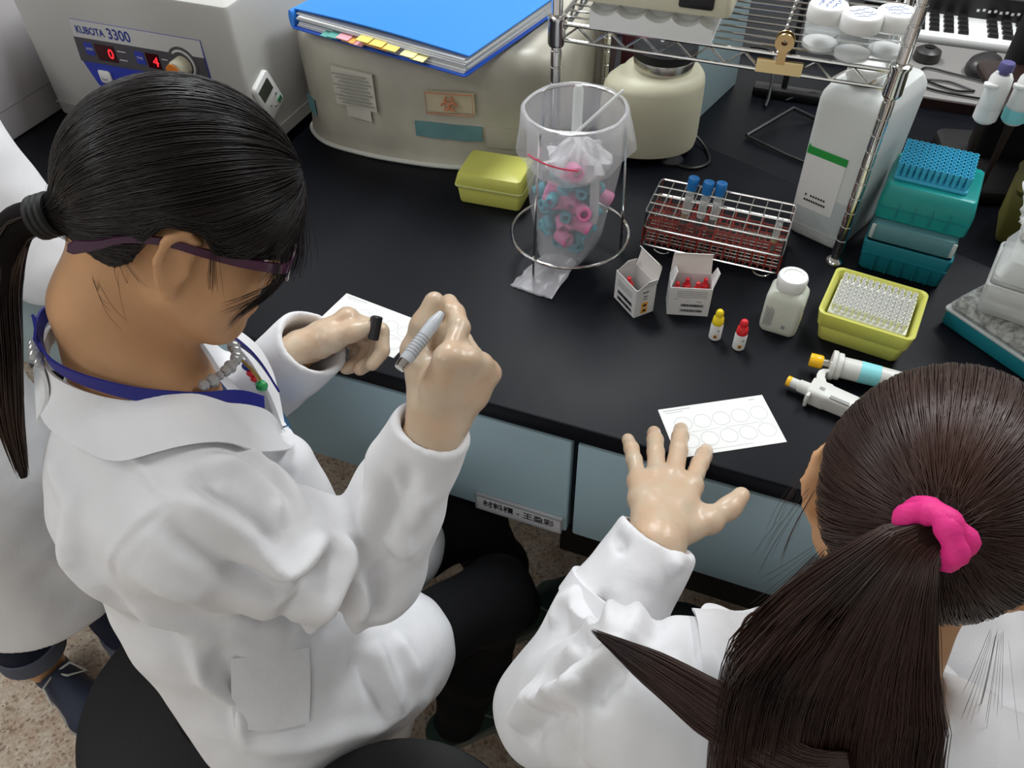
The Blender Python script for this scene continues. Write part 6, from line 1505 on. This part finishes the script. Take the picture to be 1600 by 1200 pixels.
# ================================================================== woman with the pink hair tie (right)
H2 = Head((.170, .463, .258), 76.8, 26.6, -.6)
uF, uR = nrm((-.09, .996, 0)), nrm((.996, .09, 0)); uL = -uR
N2 = V3(.143, .352, .163)
SR2, ER2, WR2 = V3(.292, .330, .108), V3(.360, .420, -.090), V3(.285, .590, .035)
SL2, EL2, WL2 = V3(-.014, .312, .108), V3(-.098, .342, -.075), V3(-.038, .503, .066)
HP2 = V3(.120, .135, -.260); KR2, AR2 = V3(.230, .560, -.270), V3(.240, .600, -.70); KL2, AL2 = V3(.020, .560, -.270), V3(.010, .640, -.70)
def torso2(S, grow, k=.04):
    S.sweep([(HP2, uL, .150 + grow, .105 + grow), (V3(.125, .200, -.10), uL, .118 + grow, .088 + grow), (V3(.133, .290, .02), uL, .138 + grow, .092 + grow), (V3(.139, .330, .075), uL, .122 + grow, .074 + grow), (V3(.142, .345, .112), uL, .070 + grow, .055 + grow)], k)
    S.cone(N2 + uR * .03 - Z * .045, SR2 + Z * .010, .036 + grow, .040 + grow, .05); S.cone(N2 + uL * .03 - Z * .045, SL2 + Z * .010, .036 + grow, .040 + grow, .05)
S = SDF((-.18, -.02, -.76), (.44, .72, .46), .0044)
H2.sculpt(S, .005)
S.sweep([(H2.w(-.030, 0, -.035), uL, .052, .056), (H2.w(-.045, 0, -.090), uL, .050, .053), (N2, uL, .062, .058), (N2 - Z * .05, uL, .075, .062)], .022)
torso2(S, 0.0)
for sh, el, wr in ((SR2, ER2, WR2), (SL2, EL2, WL2)): S.chain([sh, el, wr], [.036, .030, .022], .02)
S.cone(HP2 + uR * .07, KR2, .050, .042, .03); S.cone(HP2 + uL * .07, KL2, .050, .042, .03); S.chain([KR2, AR2, AR2 - Z * .04], [.040, .032, .03], .02); S.chain([KL2, AL2, AL2 - Z * .04], [.040, .032, .03], .02)
S.blur(1); V, Q = S.mesh(1); W2 = finish('person', V, Q, 'skin', None)
tag(W2, 'seated person seen from behind with brown ponytail in a hot pink hair tie', 'person')
eyes(H2, W2)
S = SDF((-.06, .12, .0), (.34, .50, .30), .005); torso2(S, .006); S.cone(N2 + Z * .02, N2 + Z * .12, .064, .07, .01, 'sub'); V, Q = S.mesh(1); finish('shirt', V, Q, 'shirt_dark', W2)
d2L, d2R = nrm(WL2 - EL2), nrm(WR2 - ER2)
S = SDF((-.20, .0, -.40), (.44, .62, .24), .0040)
torso2(S, .014, .05)
S.chain([SL2 - Z * .004, EL2], [.068, .062], .035); S.chain([EL2, EL2 * .45 + WL2 * .55, WL2 + d2L * .01], [.062, .055, .047], .02)
S.chain([SR2 - Z * .004, ER2], [.068, .062], .035); S.chain([ER2, WR2 + d2R * .01], [.062, .047], .02)
S.cone(HP2 + uR * .07, KR2 * .7 + HP2 * .3, .105, .085, .05); S.cone(HP2 + uL * .07, KL2 * .7 + HP2 * .3, .105, .085, .05)
S.cut(WL2 + d2L * .006, d2L, .085); S.cone(WL2 - d2L * .05, WL2 + d2L * .05, .030, .042, .004, 'sub')
S.cut(WR2 + d2R * .012, d2R, .085); S.cone(WR2 - d2R * .05, WR2 + d2R * .05, .030, .040, .004, 'sub')
S.ell(N2 + Z * .045, (.078, .074, .075), None, .012, 'sub'); S.chain([N2 + uF * .06, N2 + uF * .11 - Z * .06, N2 + uF * .12 - Z * .16], [.064, .045, .01], .012, 'sub')
S.blur(1); SC2 = S; V, Q = S.mesh(2); N = normals(V, Q)
COAT2_FOLDS = [
    ([V3(-0.101, 0.409, 0.044), V3(-0.081, 0.393, 0.049), V3(-0.042, 0.312, 0.176)], 0.0102, 0.016),
    ([V3(-0.104, 0.398, 0.037), V3(-0.069, 0.321, 0.155), V3(-0.048, 0.301, 0.172)], 0.0085, -0.0144),
    ([V3(-0.098, 0.29, 0.057), V3(-0.077, 0.285, 0.123), V3(-0.051, 0.28, 0.162)], 0.0119, 0.0224),
    ([V3(-0.105, 0.303, 0.055), V3(-0.086, 0.304, 0.108), V3(-0.056, 0.294, 0.165)], 0.0119, -0.0192),
    ([V3(-0.054, 0.273, 0.154), V3(-0.056, 0.289, 0.164), V3(-0.041, 0.302, 0.176), V3(-0.025, 0.314, 0.18)], 0.0102, 0.0208),
    ([V3(-0.044, 0.266, 0.154), V3(-0.042, 0.281, 0.169), V3(-0.028, 0.298, 0.179)], 0.0102, -0.0144),
    ([V3(-0.049, 0.266, 0.15), V3(-0.046, 0.253, 0.122), V3(-0.037, 0.247, 0.085)], 0.0051, 0.0064),
    ([V3(-0.054, 0.266, 0.146), V3(-0.051, 0.254, 0.114), V3(-0.045, 0.251, 0.064)], 0.0068, -0.0064),
    ([V3(-0.119, 0.289, -0.01), V3(-0.106, 0.296, 0.045), V3(-0.092, 0.306, 0.087)], 0.0136, 0.0192),
    ([V3(-0.105, 0.278, -0.015), V3(-0.091, 0.279, 0.054), V3(-0.069, 0.274, 0.132)], 0.0119, -0.016),
    ([V3(-0.06, 0.425, 0.068), V3(-0.051, 0.353, 0.153), V3(-0.04, 0.322, 0.176)], 0.0085, 0.0128),
    ([V3(-0.073, 0.425, 0.065), V3(-0.068, 0.401, 0.056), V3(-0.056, 0.326, 0.167)], 0.0085, -0.0096),
    ([V3(-0.116, 0.388, 0.022), V3(-0.111, 0.41, 0.036), V3(-0.091, 0.424, 0.056)], 0.0102, 0.0112),
    ([V3(-0.035, 0.424, 0.062), V3(-0.026, 0.339, 0.175), V3(-0.03, 0.315, 0.179)], 0.0102, 0.0128),
    ([V3(-0.027, 0.437, 0.069), V3(-0.011, 0.353, 0.169), V3(-0.015, 0.323, 0.18)], 0.0102, -0.0096),
    ([V3(-0.081, 0.484, 0.081), V3(-0.068, 0.468, 0.088), V3(-0.071, 0.459, 0.082)], 0.0068, -0.0096),
    ([V3(-0.03, 0.519, 0.033), V3(-0.012, 0.469, 0.085), V3(-0.01, 0.512, 0.043)], 0.0085, 0.0096),
    ([V3(0.032, 0.338, 0.176), V3(0.048, 0.326, 0.178), V3(0.058, 0.31, 0.178)], 0.0102, 0.0112),
    ([V3(0.002, 0.316, 0.18), V3(0.023, 0.307, 0.177), V3(0.055, 0.296, 0.172)], 0.0119, 0.0128)]
V = fold(V, N, COAT2_FOLDS); V = cloth_noise(V, N, .0045, 9, 13); V = cloth_noise(V, normals(V, Q), .0022, 26, 18); V = laplace(V, Q, .3)
COAT2 = (V, Q)
coat2 = finish('lab_coat', V, Q, 'coat_cloth', W2)
def tq(f, r, z): return N2 + uF * f + uR * r + Z * z
for sg in (1, -1):
    inner = [tq(-.074, -.03 * sg, .040), tq(-.066, .035 * sg, .037), tq(-.02, .072 * sg, .022), tq(.045, .074 * sg, -.014), tq(.092, .055 * sg, -.062), tq(.116, .010 * sg, -.16)]
    outer = [tq(-.100, -.04 * sg, -.012), tq(-.088, .064 * sg, -.006), tq(-.02, .118 * sg, -.022), tq(.058, .116 * sg, -.052), tq(.104, .095 * sg, -.098), tq(.122, .014 * sg, -.17)]
    ribbon_sheet('collar', *( (inner, outer) if sg > 0 else (outer, inner)), 'coat_cloth', coat2, on=SC2, flip=sg < 0)
# sleeve strap with a button
ca = EL2 * .40 + WL2 * .60; sd = nrm(np.cross(d2L, Z)); un = np.cross(sd, d2L); m = MB(); rings = []
for a in np.linspace(-1.5, 2.6, 26):
    r = .0585; c = ca + (un * math.cos(a) + sd * -math.sin(a)) * r; o_ = nrm(un * math.cos(a) + sd * -math.sin(a))
    rings.append([tuple(c + UPB + d2L * q * .013 + o_ * e) for q, e in ((-1, -.002), (1, -.004), (1, .002), (-1, .004))])
m.loft(rings); m.build('sleeve_strap', 'coat_cloth', coat2)
bc = ca + (un * math.cos(-1.2) + sd * -math.sin(-1.2)) * .064; m = MB(); m.lathe([(0, -.003), (.005, -.002), (.006, 0), (.005, .002), (0, .003)], 14, tuple(bc + UPB), cap=False); m.build('button', 'pp_white', coat2)
# gloves
S = SDF((-.16, .42, -.03), (.12, .74, .18), .0020)
xH = nrm((-.10, .985, -.16)); nH = nrm((.02, .16, .98))
hand_cones(S, WL2 + d2L * .004, xH, nH, -1, [(6, 10, 8, 9), (0, 10, 8, 0), (2, 10, 8, -7), (-2, 8, 6, -17)], [(.015, .020, -.006), (.046, .050, -.008), (.070, .070, -.006), (.088, .080, -.002)], scale=1.06, grow=.0010, forearm=WL2 - d2L * .05)
V, Q = S.mesh(1); V = cloth_noise(V, normals(V, Q), .0009, 60, 9); finish('glove', V, Q, 'glove', W2)
S = SDF((.16, .50, -.03), (.44, .82, .16), .0028)
hand_cones(S, WR2 + d2R * .010, nrm((-.05, .98, -.1)), nrm((.0, .12, .98)), 1, [(20, 25, 15, 4), (20, 25, 15, 0), (22, 25, 15, -4), (22, 25, 15, -8)], [(.015, .020, -.006), (.046, .045, -.008), (.072, .060, -.008), (.094, .070, -.008)], scale=1.0, grow=.001, forearm=WR2 - d2R * .05)
V, Q = S.mesh(1); finish('glove', V, Q, 'glove', W2)
S = SDF((-.12, .0, -.76), (.36, .72, -.14), .007)
for h_, kn, an in ((HP2 + uR * .07, KR2, AR2), (HP2 + uL * .07, KL2, AL2)): S.chain([h_, kn, kn * .5 + an * .5, an], [.066, .058, .052, .046], .03)
S.ell(HP2, (.13, .10, .09), None, .04); V, Q = S.mesh(2); V = cloth_noise(V, normals(V, Q), .006, 14, 3); finish('trousers', V, Q, 'black_cloth', W2)
shoe(W2, (.245, .565, -.78), (.255, .800, -.78), 'shoe_navy', 'lace_sole_shaded', 'lace_sole_shaded'); shoe(W2, (.010, .605, -.78), (.0, .840, -.78), 'shoe_navy', 'lace_sole_shaded', 'lace_sole_shaded')
# hair
def zmin2(x, y): return np.interp(x, [-.13, -.09, -.06, -.036, -.022, .018, .03, .12], [-.085, -.070, -.045, -.010, .030, .030, .025, .030])
CEN2 = (-.010, 0, .035); RAD2 = (.108, .088, .100); TIE2 = (-.122, 0, .052)
V, Q = hair_cap(H2, RAD2, zmin2, TIE2, 11000, 21, wid=.00062, cen=CEN2)
S = SDF(H2.c - .17, H2.c + .17, .0042); S.ell(H2.w(*CEN2), tuple(r - .0012 for r in RAD2), H2.R, 0); S.cone(H2.w(-.08, 0, .045), H2.w(*TIE2), .03, .012, .03); S.limit(H2, zmin2)
Vc, Qc = S.mesh(2); hair2 = finish('hair', Vc, Qc, 'hair_core_brown', W2)
o = finish('hair_strands', V, Q, 'hair_brown', hair2); o['kind'] = 'stuff'
tie2 = H2.w(*TIE2)
path = [tie2, tie2 + V3(-.016, -.016, -.010), V3(.122, .330, .288), V3(.122, .300, .230), V3(.134, .262, .165), V3(.150, .225, .060), V3(.150, .20, -.02)]
V, Q = tail_strands(path, [(.010, .010), (.058, .028), (.098, .036), (.104, .040), (.104, .040), (.09, .036), (.06, .03)], 11000, 23, wid=.00062, flat=uR, tip=.18, clump=14, cmix=.10)
o = finish('ponytail_strands', V, Q, 'hair_brown', hair2); o['kind'] = 'stuff'
m = MB(); sp_ = [Vector(tuple(p + UPB)) for p in [V3(*q) for q in spline([tuple(q) for q in path], 8)]]; rings = []
for i, p in enumerate(sp_):
    t_ = (sp_[min(i + 1, len(sp_) - 1)] - sp_[max(i - 1, 0)]).normalized(); a_ = Vector(tuple(uR)); a_ = (a_ - t_ * a_.dot(t_)).normalized(); b_ = t_.cross(a_); q = i / (len(sp_) - 1)
    wa, wb = float(np.interp(q, [0, .15, .4, .8, 1], [.006, .016, .048, .056, .03])), float(np.interp(q, [0, .15, .4, .8, 1], [.006, .010, .018, .022, .010]))
    rings.append([tuple(p + a_ * wa * math.cos(k) + b_ * wb * math.sin(k)) for k in np.linspace(0, 2 * PI, 16, endpoint=False)])
m.loft(rings); m.build('ponytail_core', 'hair_core_brown', hair2)
V, Q = tail_strands([V3(.140, .262, .232), V3(.108, .258, .214), V3(.053, .274, .208), V3(.001, .292, .204), V3(-.060, .311, .198)], [(.010, .010), (.026, .011), (.028, .010), (.018, .007), (.002, .002)], 1500, 27, wid=.0006, flat=(0, .6, .4), tip=.35, clump=4, cmix=.1)
o = finish('side_lock_strands', V, Q, 'hair_brown', hair2); o['kind'] = 'stuff'
V, Q = loose_strands(H2, [([(.05, .090, .03), (.045, .098, -.01), (.03, .102, -.05), (.02, .098, -.09)], 9, .008), ([(-.03, .086, .0), (-.035, .092, -.04), (-.03, .094, -.08)], 10, .009), ([(-.07, .06, -.03), (-.07, .07, -.07), (-.06, .08, -.11)], 30, .012), ([(-.06, -.07, -.03), (-.06, -.08, -.07), (-.05, -.09, -.11)], 14, .010)], 33, wid=.00022)
o = finish('loose_strands', V, Q, 'hair_brown', hair2); o['kind'] = 'stuff'
m = MB(); m.tube([tuple(q + UPB) for q in [V3(*p) for p in spline([(.070, .316, .205), (.056, .345, .200), (.060, .372, .196), (.090, .392, .190)], 8)]], .0014, 5); m.build('stray_lock', 'hair_brown', hair2)
# scrunchie
m = MB(); ax = Vector(tuple(nrm(path[1] - path[0] + V3(0, -.01, .01)))); c = Vector(tuple(tie2 + UPB)) + ax * .006; u_ = ax.orthogonal().normalized(); v_ = ax.cross(u_)
for k in range(2):
    m.tube([c + ax * (.007 * (k - .5) + .003 * math.sin(2 * a + k * 2)) + (u_ * math.cos(a) + v_ * math.sin(a)) * (.0178 + .0008 * math.sin(5 * a)) for a in np.linspace(0, 2 * PI, 40, endpoint=False)], [.0082 + .0008 * math.sin(7 * a + k) for a in np.linspace(0, 2 * PI, 40, endpoint=False)], 10, closed=True)
m.build('hair_tie', 'hot_pink', W2)
m = MB()
band2 = [tq(-.060, .0, .062), tq(-.050, -.045, .052), tq(-.005, -.072, .026), tq(.050, -.068, -.012), tq(.10, -.03, -.06)]
rings = []
sp_ = [V3(*p) for p in spline([tuple(p) for p in band2], 8)]
for i, p in enumerate(sp_):
    t_ = nrm(sp_[min(i + 1, len(sp_) - 1)] - sp_[max(i - 1, 0)]); o_ = p - (N2 + Z * (p - N2)[2]); o_ = nrm(o_ - t_ * (o_ @ t_)); s_ = np.cross(t_, o_); rings.append([tuple(p + UPB + s_ * .0075 * a + o_ * .0012 * b) for a, b in ((-1, -1), (1, -1), (1, 1), (-1, 1))])
m.loft(rings); m.build('lanyard', 'lanyard', W2)
stool('swivel_stool', (.125, .105), .165, B - .350, 'black swivel stool under the person with the pink hair tie', az=.2, br=.155)
stool('swivel_stool', (-.217, .155), .165, B - .225, 'empty black swivel stool between the two seated people', az=.5, br=.155)

# ================================================================== third person at the left edge
H3 = Head((-1.190, .800, .462), 55, 38, 0)
N3 = V3(-1.250, .690, .395); wF, wR = nrm((.55, .83, 0)), nrm((.83, -.55, 0)); wL = -wR
SR3, ER3, WR3 = V3(-1.050, .622, .300), V3(-.960, .625, .120), V3(-.885, .770, .095); SL3, EL3, WL3 = V3(-1.370, .770, .300), V3(-1.490, .640, .090), V3(-1.53, .570, -.140)
HP3 = V3(-1.060, .410, .050)
def torso3(S, grow, k=.05):
    S.sweep([(HP3, wL, .150 + grow, .110 + grow), (V3(-1.120, .480, .170), wL, .125 + grow, .092 + grow), (V3(-1.195, .580, .275), wL, .140 + grow, .095 + grow), (V3(-1.230, .640, .330), wL, .122 + grow, .078 + grow), (V3(-1.245, .675, .365), wL, .070 + grow, .055 + grow)], k)
    S.cone(N3 + wR * .03 - Z * .045, SR3 + Z * .01, .036 + grow, .040 + grow, .05); S.cone(N3 + wL * .03 - Z * .045, SL3 + Z * .01, .036 + grow, .040 + grow, .05)
LEGS3 = (([V3(-1.09, .360, .0), V3(-1.125, .335, -.34), V3(-1.135, .318, -.685)], [.060, .054, .040]), ([V3(-1.02, .440, .0), V3(-.985, .430, -.34), V3(-.965, .420, -.69)], [.060, .054, .040]))
S = SDF((-1.62, .16, -.78), (-.72, 1.10, .62), .0065); H3.sculpt(S); S.cone(H3.w(-.03, 0, -.05), N3 - Z * .03, .055, .062, .02); torso3(S, 0)
for ch in ([SR3, ER3, WR3], [SL3, EL3, WL3]): S.chain(ch, [.045, .036, .024], .02); S.sweep([(ch[2], Z, .035, .018), (ch[2] + nrm(ch[2] - ch[1]) * .09, Z, .038, .014)], .02); [S.cone(ch[2] + nrm(ch[2] - ch[1]) * .08 + Z * zz, ch[2] + nrm(ch[2] - ch[1]) * .16 + Z * zz * 1.3, .009, .007, .006) for zz in (-.03, -.01, .01, .03)]
for pts, rs in LEGS3: S.chain(pts, rs, .02); S.cone(pts[2], pts[2] - Z * .05, .034, .034, .015)
V, Q = S.mesh(1); W3 = finish('person', V, Q, 'skin', None); tag(W3, 'partly seen standing person in white lab coat and rolled jeans at the left edge', 'person')
S = SDF((-1.62, .14, -.46), (-.80, .90, .46), .0055); torso3(S, .018)
for ch in ([SR3, ER3, WR3], [SL3, EL3, WL3]): S.chain(ch, [.072, .064, .046], .035)
S.sweep([(HP3, wL, .165, .130), (V3(-1.045, .395, -.15), wL, .172, .142), (V3(-1.030, .385, -.46), wL, .178, .158)], .04)
S.cut(V3(-1.03, .385, -.375), (-.1, -.05, -1), .35); S.ell(N3 + Z * .045, (.078, .074, .075), None, .012, 'sub'); S.blur(1)
V, Q = S.mesh(2); N = normals(V, Q); V = fold(V, N, [([V3(-.92, .34, -.10), V3(-.88, .36, -.25), V3(-.86, .37, -.38)], .02, .012), ([V3(-.95, .30, -.10), V3(-.96, .28, -.38)], .018, .010), ([V3(-1.0, .55, .18), V3(-.93, .62, .10), V3(-.92, .66, .0)], .02, .012), ([V3(-1.02, .52, .12), V3(-.95, .58, .0)], .02, -.010)])
V = cloth_noise(V, N, .006, 8, 33); V = cloth_noise(V, normals(V, Q), .0025, 22, 38); finish('lab_coat', V, Q, 'coat_cloth', W3)
S = SDF((-1.30, .16, -.74), (-.82, .62, .10), .006)
for pts, rs in LEGS3: S.chain([pts[0], pts[1], pts[2] * .88 + pts[1] * .12], [r + .014 for r in rs], .03); d_ = nrm(pts[2] - pts[1]); S.cut(pts[2] * .88 + pts[1] * .12, d_, .09); S.cone(pts[2] * .7 + pts[1] * .3, pts[2], .043, .047, .003, 'sub')
V, Q = S.mesh(2); V = cloth_noise(V, normals(V, Q), .004, 18, 3); jeans = finish('jeans', V, Q, 'denim', W3)
for pts, rs in LEGS3:
    c = pts[2] * .86 + pts[1] * .14; d_ = nrm(pts[2] - pts[1]); u_ = nrm(np.cross(d_, V3(.3, .9, .1))); v_ = np.cross(d_, u_); m = MB()
    m.loft([[tuple(c + UPB + d_ * zz + (u_ * math.cos(a) + v_ * math.sin(a)) * rr) for a in np.linspace(0, 2 * PI, 28, endpoint=False)] for zz, rr in ((-.022, .056), (-.020, .0605), (.016, .0615), (.019, .058), (.016, .052), (-.01, .050))], False, False); m.build('rolled_cuff', 'denim_cuff', jeans)
shoe(W3, (-1.160, .325, -.78), (-.925, .262, -.78), 'shoe_navy'); shoe(W3, (-1.0, .445, -.78), (-.775, .375, -.78), 'shoe_navy')
S = SDF(H3.c - .15, H3.c + .15, .006); S.ell(H3.w(-.012, 0, .035), (.108, .090, .100), H3.R, 0); S.limit(H3, zmin2); S.cone(H3.w(-.09, 0, .0), H3.w(-.115, 0, -.03), .035, .045, .02); V, Q = S.mesh(1); finish('hair', V, Q, 'hair_black', W3)
